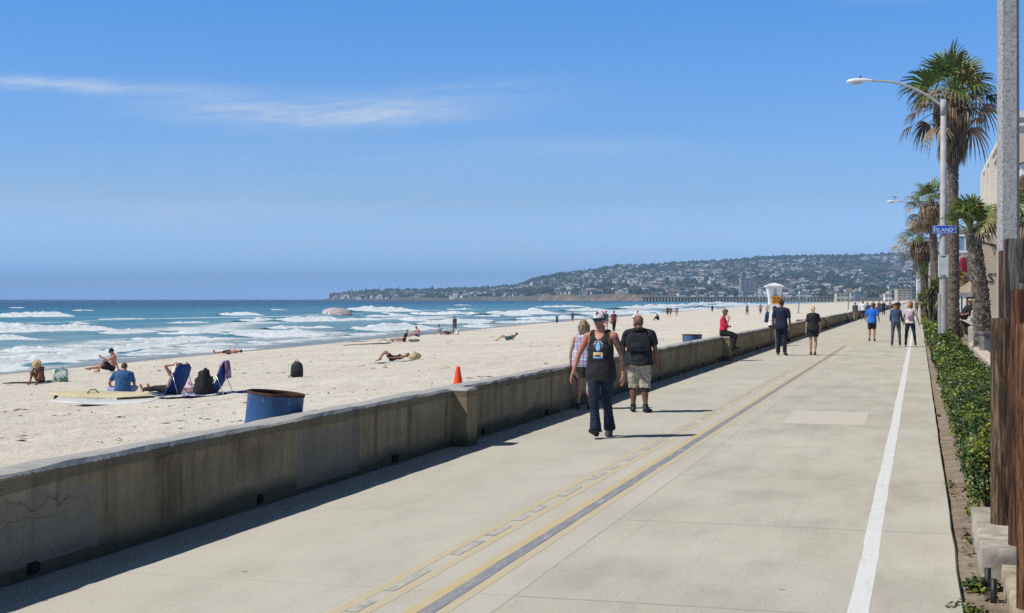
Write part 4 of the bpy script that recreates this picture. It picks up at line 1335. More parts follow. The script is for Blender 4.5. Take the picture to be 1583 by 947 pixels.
# ================================================================ boardwalk
def concrete_walk():
    m, nt, bs = nmat('boardwalk_concrete')
    co = objco(nt); sx = nt.nodes.new('ShaderNodeSeparateXYZ'); lk(nt, co, sx.inputs[0])
    X, Y, Z = sx.outputs
    big = noisen(nt, co, .35, 5, .6); mid = noisen(nt, objco(nt, (1.0, .35, 1)), 1.6, 6, .65); fine = noisen(nt, co, 38, 4, .7); grain = noisen(nt, co, 160, 2, .6)
    c = ramp(nt, big, [(.30, (.510, .480, .398)), (.70, (.590, .562, .478))]).outputs[0]
    c = mixc(nt, .75, c, ramp(nt, mid, [(.30, (.74, .73, .71)), (.50, (.97, .96, .95)), (.72, (1.10, 1.09, 1.07))]).outputs[0], 'MULTIPLY')
    c = mixc(nt, .65, c, ramp(nt, fine, [(.30, (.72, .72, .72)), (.55, (1.06, 1.06, 1.06))]).outputs[0], 'MULTIPLY')
    # the strip beyond the long joint was poured separately and is smoother and lighter
    left = mth(nt, 'LESS_THAN', X, -2.62)
    c = mixc(nt, mth(nt, 'MULTIPLY', left, .32), c, (.585, .560, .485))
    c = mixc(nt, .5, c, ramp(nt, grain, [(.3, (.82, .82, .82)), (.6, (1.06, 1.06, 1.06))]).outputs[0], 'MULTIPLY')
    # each slab has its own tone
    fl = mth(nt, 'FLOOR', mth(nt, 'DIVIDE', mth(nt, 'ADD', Y, -.6), 3.45)); wn = nt.nodes.new('ShaderNodeTexWhiteNoise'); wn.noise_dimensions = '2D'
    cb = nt.nodes.new('ShaderNodeCombineXYZ'); lk(nt, fl, cb.inputs[0]); lk(nt, left, cb.inputs[1]); lk(nt, cb.outputs[0], wn.inputs['Vector'])
    c = mixc(nt, .20, c, ramp(nt, wn.outputs['Value'], [(0, (.78, .78, .78)), (1, (1.10, 1.09, 1.06))]).outputs[0], 'MULTIPLY')
    # dark specks: gum, pebbles, tar
    vo = nt.nodes.new('ShaderNodeTexVoronoi'); vo.inputs['Scale'].default_value = 1.5; lk(nt, co, vo.inputs['Vector'])
    c = mixc(nt, mth(nt, 'MULTIPLY', mth(nt, 'LESS_THAN', vo.outputs['Distance'], .040), .6), c, (.13, .12, .11))
    vo2 = nt.nodes.new('ShaderNodeTexVoronoi'); vo2.inputs['Scale'].default_value = 5.5; lk(nt, co, vo2.inputs['Vector'])
    c = mixc(nt, mth(nt, 'MULTIPLY', mth(nt, 'LESS_THAN', vo2.outputs['Distance'], .07), mth(nt, 'MULTIPLY', mth(nt, 'GREATER_THAN', mid, .52), .42)), c, (.22, .20, .17))
    # tyre and board scuffs running along the walk
    sc = noisen(nt, objco(nt, (7, .10, 1)), 1.3, 5, .6, .3)
    c = mixc(nt, mth(nt, 'MULTIPLY', ramp(nt, sc, [(.60, 0), (.72, 1)]).outputs[0], .10), c, (.20, .19, .17))
    st = noisen(nt, objco(nt, (1, .8, 1)), .8, 4, .6, 1.2)
    c = mixc(nt, mth(nt, 'MULTIPLY', ramp(nt, st, [(.62, 0), (.70, 1)]).outputs[0], .07), c, (.26, .24, .20))
    # transverse joints and the long joint
    wob = mth(nt, 'MULTIPLY', mth(nt, 'SUBTRACT', noisen(nt, co, 5, 2), .5), .03)
    fr = mth(nt, 'ABSOLUTE', mth(nt, 'SUBTRACT', mth(nt, 'FRACT', mth(nt, 'DIVIDE', mth(nt, 'ADD', Y, mth(nt, 'ADD', wob, 2.85)), 3.45)), .5))
    j1 = mth(nt, 'MULTIPLY', mth(nt, 'LESS_THAN', fr, .0042), mth(nt, 'SUBTRACT', 1.0, mth(nt, 'MULTIPLY', left, .6)))
    j2 = mth(nt, 'LESS_THAN', mth(nt, 'ABSOLUTE', mth(nt, 'ADD', X, mth(nt, 'ADD', wob, 2.62))), .007)
    c = mixc(nt, mth(nt, 'MULTIPLY', mth(nt, 'MAXIMUM', j1, j2), mth(nt, 'MULTIPLY_ADD', mid, .9, -.05, clamp=True)), c, (.17, .155, .13))
    # sand drifted against the wall, grime along the planting strip
    dr = mth(nt, 'MULTIPLY', mth(nt, 'LESS_THAN', X, mth(nt, 'MULTIPLY_ADD', mid, 1.1, -6.25)), .5)
    c = mixc(nt, dr, c, (.40, .35, .27))
    lk(nt, c, bs.inputs['Base Color']); bs.inputs['Roughness'].default_value = .88; bs.inputs['Specular IOR Level'].default_value = .25
    bump(nt, bs, mth(nt, 'MULTIPLY_ADD', fine, .6, grain), .22, .006)
    return m


def worn_paint(name, c, under=(.54, .51, .43), keep=.5, scale=22, stretch=(1, .12, 1), soft=.1):
    m, nt, bs = nmat(name)
    n = mth(nt, 'MULTIPLY_ADD', noisen(nt, objco(nt, stretch), scale, 5, .7), .6, mth(nt, 'MULTIPLY', noisen(nt, objco(nt), 60, 4, .7), .4))
    k = ramp(nt, n, [(keep - soft, 0), (keep + soft, 1)]).outputs[0]
    tone = mixc(nt, noisen(nt, objco(nt), 3, 4), tuple(x * .86 for x in c), c)
    lk(nt, mixc(nt, k, tone, under), bs.inputs['Base Color']); bs.inputs['Roughness'].default_value = .8
    return m


def strip(name, x0, x1, y0, y1, m, z=.004, seed=0, wob=.008, step=.35, lab=None):
    """a painted stripe with slightly wandering edges"""
    ys = [y0]
    while ys[-1] < y1: ys.append(ys[-1] + step * max(1, ys[-1] / 40))
    mb = MB(); vs = []; fs = []
    for i, y in enumerate(ys):
        o = wob * sn(y * .35, seed, 5, 2); a = wob * .5 * sn(y * 2.5, seed + 3, 6, 2); b = wob * .5 * sn(y * 2.5, seed + 9, 7, 2)
        vs += [(x0 + o + a, y, z), (x1 + o + b, y, z)]
        if i: fs.append((2 * i - 2, 2 * i - 1, 2 * i + 1, 2 * i))
    mb.add(vs, fs)
    return tag(mb.build(name, m), kind='structure')


def boardwalk():
    b = MB()
    ys = [-8.0]
    while ys[-1] < 1900: ys.append(ys[-1] + max(1.0, ys[-1] * .05))
    xs = [WALL_U - .1, -5, -4, -3, -2, -1, 0, EDGE_U]
    vs = []; fs = []
    for y in ys:
        for x in xs:
            ex = x if x < EDGE_U else x + .012 * sn(y * 1.5, 4, 2, 3)
            vs.append((ex, y, 0.0))
        vs.append((ex + .012, y, -.02)); vs.append((ex + .016, y, -.14))
    n = len(xs) + 2
    for j in range(len(ys) - 1):
        for i in range(n - 1): fs.append((j * n + i, j * n + i + 1, (j + 1) * n + i + 1, (j + 1) * n + i))
    b.add(vs, fs)
    tag(b.build('boardwalk', concrete_walk()), kind='structure')
    yl = worn_paint('worn_yellow_paint', (.64, .49, .23), keep=.57, soft=.16)
    yf = worn_paint('faded_yellow_paint', (.63, .50, .27), keep=.53, soft=.20)
    gy = worn_paint('grey_cover_paint', (.255, .265, .305), keep=.58)
    gd = worn_paint('patchy_grey_paint', (.32, .33, .35), keep=.46, scale=14, stretch=(1, .4, 1), soft=.07)
    wh = worn_paint('white_line_paint', (.80, .80, .78), keep=.60, soft=.07)
    strip('yellow_line', -3.165, -3.075, 2, 140, yl, .0015, 1)
    strip('grey_line', -3.070, -2.970, 2, 62, gy, .0028, 2)
    strip('yellow_line', -2.965, -2.885, 2, 140, yf, .0015, 3)
    strip('yellow_line', -3.62, -3.54, 2, 140, yf, .0015, 4)
    strip('yellow_line', -3.44, -3.36, 2, 140, yf, .0015, 5)
    y = 7.2
    rr = random.Random(4)
    while y < 40:
        L = rr.uniform(.25, .8)
        strip('grey_line', -3.535, -3.45, y, y + L, gd, .0028, y, step=.07, wob=.012); y += L + rr.uniform(.12, .8)
    strip('white_line', -.435, -.305, 2, 240, wh, .0015, 6, .013)
    # pale painted-over rectangle, a faded red chalk band and a splash of pale paint
    pale = worn_paint('pale_patch_paint', (.66, .60, .50), keep=.60, scale=9, soft=.14)
    q = [at(1219, 635), at(1352, 639), at(1346, 657), at(1214, 652)]
    b = MB(); cx = sum((p for p in q), Vector()) / 4
    x0, x1 = min(p.x for p in q) + .1, max(p.x for p in q) - .1; y0, y1 =  cx.y - 1.35,  cx.y + 1.35
    b.sheet(x0, x1, y0, y1, .0015, 6, 6); tag(b.build('pale_patch', pale), kind='structure')
    red = worn_paint('faded_red_chalk', (.56, .33, .26), keep=.42, scale=6, stretch=(.4, 1, 1), soft=.14)
    p = at(1400, 563); b = MB(); b.sheet(-3.4, .2, p.y - .55, p.y + .55, .0012, 8, 2); tag(b.build('red_chalk_mark', red), kind='structure')


# ================================================================ the wall
def wall_material():
    m, nt, bs = nmat('weathered_seawall')
    co = objco(nt); sx = nt.nodes.new('ShaderNodeSeparateXYZ'); lk(nt, co, sx.inputs[0]); X, Y, Z = sx.outputs
    big = noisen(nt, objco(nt, (1, .5, 1)), 1.1, 5, .6); st = noisen(nt, objco(nt, (1, 2.2, .22)), 2.2, 6, .65, .5); fine = noisen(nt, co, 22, 5, .7)
    c = ramp(nt, big, [(.30, (.180, .142, .086)), (.52, (.300, .248, .158)), (.75, (.380, .325, .220))]).outputs[0]
    c = mixc(nt, .85, c, ramp(nt, st, [(.34, (.46, .43, .38)), (.50, (.94, .93, .91)), (.68, (1.18, 1.16, 1.12))]).outputs[0], 'MULTIPLY')
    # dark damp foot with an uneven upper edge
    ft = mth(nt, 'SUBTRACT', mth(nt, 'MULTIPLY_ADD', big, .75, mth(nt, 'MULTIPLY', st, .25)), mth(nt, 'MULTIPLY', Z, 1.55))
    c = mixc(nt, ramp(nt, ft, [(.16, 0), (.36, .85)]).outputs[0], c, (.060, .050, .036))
    # patched rectangles of smoother grey mortar
    pm = None
    for (y0, y1, z0, z1) in ((13.35, 15.0, .06, .62), (6.6, 9.7, .10, .60), (30.5, 33, .12, .62), (24.4, 25.3, .0, .5)):
        a = mth(nt, 'MULTIPLY', mth(nt, 'GREATER_THAN', Y, y0), mth(nt, 'LESS_THAN', Y, y1)); bz = mth(nt, 'MULTIPLY', mth(nt, 'GREATER_THAN', Z, z0), mth(nt, 'LESS_THAN', mth(nt, 'ADD', Z, mth(nt, 'MULTIPLY', mth(nt, 'SUBTRACT', st, .5), .3)), z1))
        k = mth(nt, 'MULTIPLY', a, bz); pm = k if pm is None else mth(nt, 'MAXIMUM', pm, k)
    c = mixc(nt, mth(nt, 'MULTIPLY', pm, .62), c, (.215, .200, .170))
    # cracks
    vo = nt.nodes.new('ShaderNodeTexVoronoi'); vo.feature = 'DISTANCE_TO_EDGE'; vo.inputs['Scale'].default_value = 1.0
    dco = nt.nodes.new('ShaderNodeMixRGB'); dco.inputs[0].default_value = .16; lk(nt, objco(nt, (1, .8, 1.3)), dco.inputs[1])
    nz = nt.nodes.new('ShaderNodeTexNoise'); nz.inputs['Scale'].default_value = 4; nz.inputs['Detail'].default_value = 5; lk(nt, co, nz.inputs['Vector']); lk(nt, nz.outputs['Color'], dco.inputs[2])
    lk(nt, dco.outputs[0], vo.inputs['Vector'])
    ck = mth(nt, 'MULTIPLY', mth(nt, 'LESS_THAN', vo.outputs['Distance'], .003), mth(nt, 'GREATER_THAN', big, .56))
    c = mixc(nt, mth(nt, 'MULTIPLY', ck, .5), c, (.075, .055, .04))
    # worn capping: pale mortar on top with a darker, broken lower lip
    cap = mth(nt, 'GREATER_THAN', mth(nt, 'ADD', Z, mth(nt, 'MULTIPLY', mth(nt, 'SUBTRACT', fine, .5), .03)), .755)
    topc = ramp(nt, st, [(.3, (.36, .35, .33)), (.7, (.50, .49, .46))]).outputs[0]
    c = mixc(nt, cap, c, topc)
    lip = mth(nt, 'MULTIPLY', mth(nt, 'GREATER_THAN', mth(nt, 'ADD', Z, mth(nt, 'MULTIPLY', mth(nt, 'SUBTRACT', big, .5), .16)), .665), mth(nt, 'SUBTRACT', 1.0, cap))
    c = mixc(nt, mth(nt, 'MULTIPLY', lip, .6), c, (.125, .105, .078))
    c = mixc(nt, .4, c, ramp(nt, fine, [(.3, (.70, .70, .70)), (.6, (1.07, 1.07, 1.07))]).outputs[0], 'MULTIPLY')
    lk(nt, c, bs.inputs['Base Color']); bs.inputs['Roughness'].default_value = .92; bs.inputs['Specular IOR Level'].default_value = .2
    bump(nt, bs, mth(nt, 'MULTIPLY_ADD', fine, .5, mth(nt, 'SUBTRACT', st, mth(nt, 'MULTIPLY', ck, .6))), .55, .02)
    return m


PILLARS = [18.55, 46.3, 68.5, 98.0, 128, 158, 190, 225, 260]


def seawall():
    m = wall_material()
    r = empty('seawall', (0, 0, 0), 0, 'long low weathered concrete wall between boardwalk and beach', 'wall')
    prof = [(0, -.3), (0, .05), (0, .3), (0, .55), (.006, .66), (.012, .70), (.012, .755), (-.02, .788), (-.10, .795), (-.20, .795), (-.29, .785), (-.318, .75), (-.32, .5), (-.32, -.5)]
    ys = [-6.0]
    while ys[-1] < 420: ys.append(ys[-1] + max(.12, ys[-1] * .012))
    vs = []; fs = []; n = len(prof)
    for y in ys:
        wob = .012 * sn(y * .5, 1, 21, 3)
        for i, (x, z) in enumerate(prof):
            k = 1.0 if 3 < i < 12 else .35
            ax = .010 * k * sn(y * 2.2, i * .7, 31, 3); az = (.016 * sn(y * 1.3, i * .3, 37, 3) + wob) if z > .6 else 0
            # chipped front edge
            if i in (5, 6) and fbm(y * 3.1, 7, 51, 3) > .30: ax -= .022; az -= .01
            vs.append((WALL_U + x + ax, y, z + az))
    for j in range(len(ys) - 1):
        for i in range(n - 1): fs.append((j * n + i, (j + 1) * n + i, (j + 1) * n + i + 1, j * n + i + 1))
    fs.append(tuple(range(n))); fs.append(tuple(range(len(vs) - 1, len(vs) - n - 1, -1)))
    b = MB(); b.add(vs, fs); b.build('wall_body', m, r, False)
    for y in PILLARS:
        b = MB(); b.box((WALL_U + .09, y, .385), (.30, .42, .80), bev=.02)
        o = b.build('pillar', m, r); o.location = (0, 0, 0)
    hole = mat('hole_shade', (.006, .006, .006), .95, bmp=0)
    y = 5.2
    while y < 60:
        b = MB(); b.box((WALL_U + .004, y, .075), (.05, .10 + .03 * (int(y * 7) % 3), .085), bev=.015)  # solid box, not a recess: the hole's inner shade is its black colour
        b.build('weep_hole', hole, r); y += 3.65


# ================================================================ beach
def sand_material():
    m, nt, bs = nmat('beach_sand')
    co = objco(nt)
    at_ = nt.nodes.new('ShaderNodeAttribute'); at_.attribute_name = 'wet'
    big = noisen(nt, co, .10, 5, .6); mid = noisen(nt, objco(nt, (1, .6, 1)), .9, 6, .65); fine = noisen(nt, co, 5.5, 6, .7); sp = noisen(nt, co, 26, 3, .7)
    c = ramp(nt, big, [(.3, (.655, .592, .492)), (.7, (.760, .706, .605))]).outputs[0]
    c = mixc(nt, .5, c, ramp(nt, mid, [(.3, (.80, .79, .77)), (.6, (1.07, 1.07, 1.07))]).outputs[0], 'MULTIPLY')
    c = mixc(nt, .5, c, ramp(nt, fine, [(.28, (.66, .65, .63)), (.5, (1.0, 1.0, 1.0)), (.75, (1.06, 1.06, 1.06))]).outputs[0], 'MULTIPLY')
    # scattered weed and grit
    c = mixc(nt, mth(nt, 'MULTIPLY', mth(nt, 'GREATER_THAN', mth(nt, 'MULTIPLY_ADD', mid, .35, mth(nt, 'MULTIPLY', sp, .65)), .66), .5), c, (.16, .12, .08))
    c = mixc(nt, mth(nt, 'MULTIPLY', at_.outputs['Fac'], .85), c, (.165, .135, .105))
    lk(nt, c, bs.inputs['Base Color'])
    r = nt.nodes.new('ShaderNodeMapRange'); lk(nt, at_.outputs['Fac'], r.inputs[0]); r.inputs[3].default_value = .92; r.inputs[4].default_value = .30
    lk(nt, r.outputs[0], bs.inputs['Roughness']); bs.inputs['Specular IOR Level'].default_value = .3
    h = mth(nt, 'MULTIPLY_ADD', fine, 1.0, mth(nt, 'MULTIPLY', mid, 1.4))
    bb = nt.nodes.new('ShaderNodeBump'); bb.inputs['Distance'].default_value = .16
    lk(nt, mth(nt, 'MULTIPLY_ADD', at_.outputs['Fac'], -.55, .60), bb.inputs['Strength']); lk(nt, h, bb.inputs['Height']); lk(nt, bb.outputs[0], bs.inputs['Normal'])
    return m


def beach():
    ny, nx = 560, 190
    Y = np.concatenate([np.linspace(-12, 2, 20), 2 * (2600 / 2) ** (np.linspace(0, 1, ny - 20))])
    s = np.linspace(0, 1, nx) ** 1.15 * 1.5
    SS, YY = np.meshgrid(s, Y)
    U = (WALL_U - .2) + SS * (shore_u(YY) - (WALL_U - .2))
    Zz = beach_z(U, YY)
    near = np.clip(1.3 - YY / 140, 0, 1)
    dry = np.clip((.93 - SS) * 8, 0, 1)
    Zz = Zz + dry * near * (.055 * fbm(U * 1.1, YY * 1.1, 41, 3) + .05 * fbm(U * 2.6, YY * 2.6, 43, 2))
    for du, wv in ((7.4, 0), (9.1, 0), (13.6, 1.7), (15.3, 1.7)):      # wheel tracks of the beach patrol
        c_ = WALL_U - du + .9 * fbm(YY * .03, wv, 47, 2)
        Zz = Zz - .06 * np.exp(-((U - c_) / .20) ** 2) + .035 * np.exp(-((np.abs(U - c_) - .38) / .15) ** 2)
    wet = np.clip((SS + .05 * fbm(YY * .05, SS * 3, 8, 3) - .86) * 12, 0, 1)
    V = np.stack([U, YY, Zz], -1).reshape(-1, 3)
    me = grid_mesh('beach', V, nx, len(Y), True, {'wet': wet})
    tag(link('beach', me, sand_material()), kind='structure')
    # seaweed and driftwood crumbs: nobody could count them
    b = MB(); rr = random.Random(5)
    spots = [(x, y) for x, y in ((60, 640), (20, 655), (120, 640), (240, 655), (165, 636), (30, 612), (640, 575), (520, 600), (700, 545), (300, 542), (280, 548), (320, 545), (265, 552), (335, 541), (290, 545), (760, 520), (740, 511), (730, 511), (775, 509), (562, 532), (545, 533), (575, 531))]
    for i in range(260):
        spots.append((rr.uniform(-40, 1150), rr.uniform(505, 690)))
    for px, py in spots:
        p = ground_hit(px, py)
        if p.x > WALL_U - .6 or beach_z(p.x, p.y) < -1.6: continue
        for k in range(rr.randint(1, 4)):
            q = p + Vector((rr.gauss(0, .25), rr.gauss(0, .35), 0)); q.z = float(beach_z(q.x, q.y)) + .01
            k_ = min(1, .35 + q.y / 70); L = rr.uniform(.04, .18) * k_; a = rr.uniform(0, PI); w = rr.uniform(.012, .04) * k_; h = rr.uniform(.01, .03) * k_
            d = Vector((math.cos(a), math.sin(a), 0)); e = Vector((-d.y, d.x, 0))
            b.add([q - d * L, q + e * w, q + d * L, q - e * w, q + d * L * .2 + Vector((0, 0, h))], [(0, 1, 4), (1, 2, 4), (2, 3, 4), (3, 0, 4)])
    tag(b.build('seaweed', mat('dry_seaweed', (.07, .05, .03), .9, .4, 20)), kind='stuff')


# ================================================================ sea
def sea_material():
    m, nt, bs = nmat('sea_water')
    co = objco(nt)
    a1 = nt.nodes.new('ShaderNodeAttribute'); a1.attribute_name = 'shore'
    a2 = nt.nodes.new('ShaderNodeAttribute'); a2.attribute_name = 'foam'
    d = a1.outputs['Fac']
    c = ramp(nt, d, [(0.0, (.30, .33, .31)), (.02, (.19, .30, .33)), (.07, (.085, .25, .31)), (.18, (.035, .175, .25)), (.32, (.007, .080, .155)), (.7, (.001, .034, .095))]).outputs[0]
    sw = noisen(nt, objco(nt, (.9, .22, 1)), .08, 6, .65)
    c = mixc(nt, .75, c, ramp(nt, sw, [(.32, (.45, .58, .68)), (.5, (1, 1, 1)), (.68, (1.6, 1.42, 1.25))]).outputs[0], 'MULTIPLY')
    rip = noisen(nt, objco(nt, (1, .35, 1)), .55, 5, .65)
    c = mixc(nt, .55, c, ramp(nt, rip, [(.35, (.45, .55, .65)), (.55, (1.05, 1.05, 1.05)), (.7, (1.5, 1.38, 1.28))]).outputs[0], 'MULTIPLY')
    f1 = noisen(nt, objco(nt, (1, .55, 1)), .42, 9, .68, .8); f2 = noisen(nt, objco(nt, (1, .8, 1)), 2.6, 5, .7, .5)
    fn = mth(nt, 'MULTIPLY_ADD', f2, .35, mth(nt, 'MULTIPLY', f1, .65))
    k = mth(nt, 'MULTIPLY', mth(nt, 'SUBTRACT', mth(nt, 'MULTIPLY_ADD', a2.outputs['Fac'], .80, fn), .80), 7.0, clamp=True)
    k = mth(nt, 'MULTIPLY', k, .97)
    fc = mixc(nt, f2, (.60, .68, .72), (.84, .86, .87))
    c = mixc(nt, k, c, fc)
    lk(nt, c, bs.inputs['Base Color'])
    r = nt.nodes.new('ShaderNodeMapRange'); lk(nt, k, r.inputs[0]); r.inputs[3].default_value = .28; r.inputs[4].default_value = .95
    lk(nt, r.outputs[0], bs.inputs['Roughness']); bs.inputs['IOR'].default_value = 1.33; bs.inputs['Specular IOR Level'].default_value = .07
    bump(nt, bs, mth(nt, 'MULTIPLY_ADD', rip, mth(nt, 'SUBTRACT', 1.0, mth(nt, 'MULTIPLY', k, .8)), mth(nt, 'MULTIPLY', f2, .2)), .7, .3)
    return m


# surf: photo columns/rows of the foot of each breaker, its height in photo rows, foam carried shoreward (m)
BREAKERS = [
    (-80, 548, 118, 541, 9, 12), (-80, 505, 60, 503, 6, 8), (200, 527, 330, 522, 5, 7), (420, 509, 520, 506, 5, 7), (560, 490, 640, 488.5, 4.5, 6), (770, 500, 850, 497, 4.5, 6),
    (-60, 491, 120, 489, 9.5, 10), (112, 480.5, 148, 480, 2.0, 3), (343, 487.5, 409, 487, 6, 6), (422, 479.5, 442, 479, 2.5, 3),
    (428, 498, 540, 496, 10, 10), (375, 497.5, 432, 496, 6, 4), (536, 496, 584, 494.5, 6, 5), (545, 482, 658, 481, 9, 8), (595, 485.5, 612, 485, 3, 4),
    (618, 496, 668, 495.5, 5, 5), (660, 498.5, 770, 496.5, 5, 6), (630, 486.5, 770, 486, 6, 6), (760, 486.5, 862, 484.5, 10, 8), (735, 490, 830, 487, 4, 5),
    (-60, 516, 181, 509, 12, 8), (-60, 528, 62, 524, 10, 8), (158, 517, 242, 512, 6, 5), (246, 517, 347, 514.5, 6, 5), (344, 519, 420, 516, 5, 5),
    (355, 522, 502, 517.5, 10, 7), (558, 513, 680, 508, 10, 7), (650, 502, 760, 499, 6, 5), (726, 507, 765, 505.5, 6, 4),
    (-80, 580, 95, 556, 16, 14), (60, 564, 166, 545, 13, 9), (158, 548, 328, 521, 8, 7), (272, 537, 368, 532, 4, 4), (190, 551, 282, 547, 3.5, 4), (386, 531.5, 424, 530, 4, 3), (540, 519, 600, 516, 3, 3),
    (880, 481, 940, 479.5, 5, 5), (800, 494, 920, 491, 6, 6), (900, 487, 1010, 484, 6, 6), (965, 477.5, 1065, 475.5, 6, 6), (985, 490, 1055, 485.5, 5, 5), (1000, 474, 1100, 472, 4, 5),
    (1040, 481, 1110, 477.5, 4, 5), (1090, 473.5, 1190, 471, 4, 6), (1060, 469.5, 1150, 469, 3, 5), (1120, 477.5, 1200, 474, 3, 5), (830, 475, 905, 474, 3, 5), (690, 479, 735, 478.5, 2.5, 4), (150, 494, 230, 493, 2, 3), (255, 500, 330, 499, 2.5, 3), (110, 501, 138, 500, 3, 3), (15, 476, 40, 475.8, 1.5, 2), (700, 472, 730, 471.8, 1.5, 2)]


def sea():
    m = sea_material()
    dy = np.concatenate([np.linspace(.74, 4, 50), np.linspace(4.12, 60, 330), np.linspace(60.5, 170, 130)])
    px = np.arange(-520, 1560, 5.0)
    Z = F * (EYE - SEA_Z) / dy
    PX, ZZ = np.meshgrid(px, Z)
    X = (PX - 791.5) / F * ZZ
    WX = X * CT - ZZ * ST; WY = X * ST + ZZ * CT
    dist = shore_u(WY) - WX
    H = SEA_Z + .10 * fbm(WX * .05, WY * .018, 61, 3) * np.clip(dist / 30, 0, 1) + 0.02
    foam = np.zeros_like(WX)
    # churned water between the breaker lines, thinning seaward
    bands = .5 + .5 * np.sin(dist / 11.0 + 2.2 * fbm(WX * .012, WY * .010, 71, 3) * 3)
    zone = np.clip(1 - dist / 260, 0, 1) ** 1.0
    foam = .60 * zone * (.18 + .82 * bands ** 2.5) + .26 * fbm(WX * .035, WY * .014, 77, 3) * zone
    foam = np.maximum(foam, .62 * np.exp(-((dist - 5) / 5.0) ** 2) * (.7 + .5 * fbm(WY * .03, dist * .05, 79, 2)))
    for (x0, y0, x1, y1, hp, fd) in BREAKERS:
        A = at(x0, y0, SEA_Z); B = at(x1, y1, SEA_Z); d = (B - A); L = d.length; d.normalize()
        n = Vector((-d.y, d.x, 0));
        if n.dot(-A) < 0: n = -n
        t = ((WX - A.x) * d.x + (WY - A.y) * d.y) / L; q = (WX - A.x) * n.x + (WY - A.y) * n.y
        k = np.clip(np.minimum(t + .18, 1.18 - t) * 3, 0, 1) * (.75 + .5 * fbm(WX * .08, WY * .05, 83, 2)) * np.where(q > -1, np.exp(-np.maximum(q, 0) / (fd * 1.5)), 0)
        foam = np.maximum(foam, .62 * k)
    V = np.stack([WX, WY, H], -1).reshape(-1, 3)
    me = grid_mesh('sea', V, len(px), len(dy), True, {'shore': np.clip(dist / 1000, 0, 1), 'foam': foam})
    so = tag(link('sea', me, m), kind='structure')
    # the breaking waves themselves
    prof = [(-6, -.08), (-4, .06), (-2.6, .22), (-1.6, .46), (-.9, .72), (-.4, .92), (-.08, 1.0), (.25, .97), (.6, .88), (1.0, .74), (1.5, .58), (2.0, .43), (2.6, .30), (3.2, .20), (3.9, .12), (4.8, .05), (6.0, -.06)]
    for bi, (x0, y0, x1, y1, hp, fd) in enumerate(BREAKERS):
        A = at(x0, y0, SEA_Z); B = at(x1, y1, SEA_Z)
        d = (B - A); L = d.length; d.normalize(); n = Vector((-d.y, d.x, 0))
        if n.dot(-A) < 0: n = -n
        Zd = -A.x * ST + A.y * CT
        hm = hp * .98 * Zd / F
        N = int(min(260, max(40, (x1 - x0) * 1.6)))
        # finer cross section
        dd = np.interp(np.linspace(0, 1, 40), np.linspace(0, 1, len(prof)), [p[0] for p in prof]); zz = np.interp(np.linspace(0, 1, 40), np.linspace(0, 1, len(prof)), [p[1] for p in prof])
        T = np.linspace(0, 1, N); TT, DD = np.meshgrid(T, dd, indexing='ij'); _, ZZ2 = np.meshgrid(T, zz, indexing='ij')
        tap = np.clip(np.sin(PI * np.clip(TT + .06 * fbm(TT * 9, bi * 1.7, 89, 2), 0, 1)), 0, 1) ** .40
        hv = hm * tap * np.clip(.82 + .62 * fbm(TT * L / (hm * 6), bi, 91, 3) + .28 * fbm(TT * L / (hm * 1.3), bi, 90, 2), .18, 1.35)
        wave = .35 * hm * fbm(TT * L / (hm * 9), bi + .5, 93, 2) * 4
        lump = hm * (.15 * fbm(TT * L / (hm * .6), DD / .5 + bi, 95, 3) + .06 * fbm(TT * L / (hm * .22), DD / .25 + bi, 96, 2)) * (DD > -.7) * (DD < 4)
        Q = DD * hm * 1.0 - hm * 2.2 + wave
        Px = A.x + d.x * L * TT + n.x * Q; Py = A.y + d.y * L * TT + n.y * Q
        Pz = SEA_Z + .02 + ZZ2 * hv + lump * tap
        fo = np.where(DD > -.45, .98, np.clip(.55 + (DD + .45) * .55, 0, 1)) * np.clip(tap * 1.7 - .2, 0, 1) - .45 * np.clip((DD - 2.6) / 3.0, 0, 1)
        part = fbm(TT * L / (hm * 7), bi * 3.3, 97, 2)
        fo = fo - np.clip(-part * 1.1 - .12, 0, .55) * (DD > .1) - (.30 * fbm(TT * L / (hm * 2.2), DD * .9 + bi, 98, 3) + .12) * np.clip((DD - 1.2) / 2, 0, 1) - .5 * (1 - np.clip(tap * 1.25, 0, 1)) * (.5 + fbm(TT * 40, DD, 99, 2))
        dist = shore_u(Py) - Px
        me = grid_mesh('breaking_wave', np.stack([Px, Py, Pz], -1).reshape(-1, 3), 40, N, True, {'shore': np.clip(dist / 1000, .07, .20), 'foam': np.clip(fo, 0, 1)})
        link('breaking_wave', me, m, so)


# ================================================================ headland
COAST = [(440, 4900), (490, 4750), (515, 4600), (650, 4000), (800, 3500), (900, 3000), (1000, 2600), (1100, 2350), (1200, 2150), (1420, 2000), (1600, 1950), (2200, 1950)]
RIDGE = [(440, 464.5, 5000), (500, 463, 4850), (515, 458, 4800), (545, 455, 4750), (600, 452, 4700), (650, 451, 4700), (700, 450, 4700), (760, 448, 4750), (800, 445, 4800), (822, 436, 4900), (850, 428, 5000), (880, 423, 5000), (900, 421, 5100), (930, 417, 5200), (960, 411, 5300), (1000, 409, 5400), (1040, 406, 5400), (1090, 404, 5500), (1150, 402, 5600), (1200, 399, 5700), (1250, 397, 5800), (1300, 395, 5900), (1340, 394, 6000), (1420, 393, 6000), (1500, 393, 6000), (1700, 398, 6000), (2200, 415, 6000)]


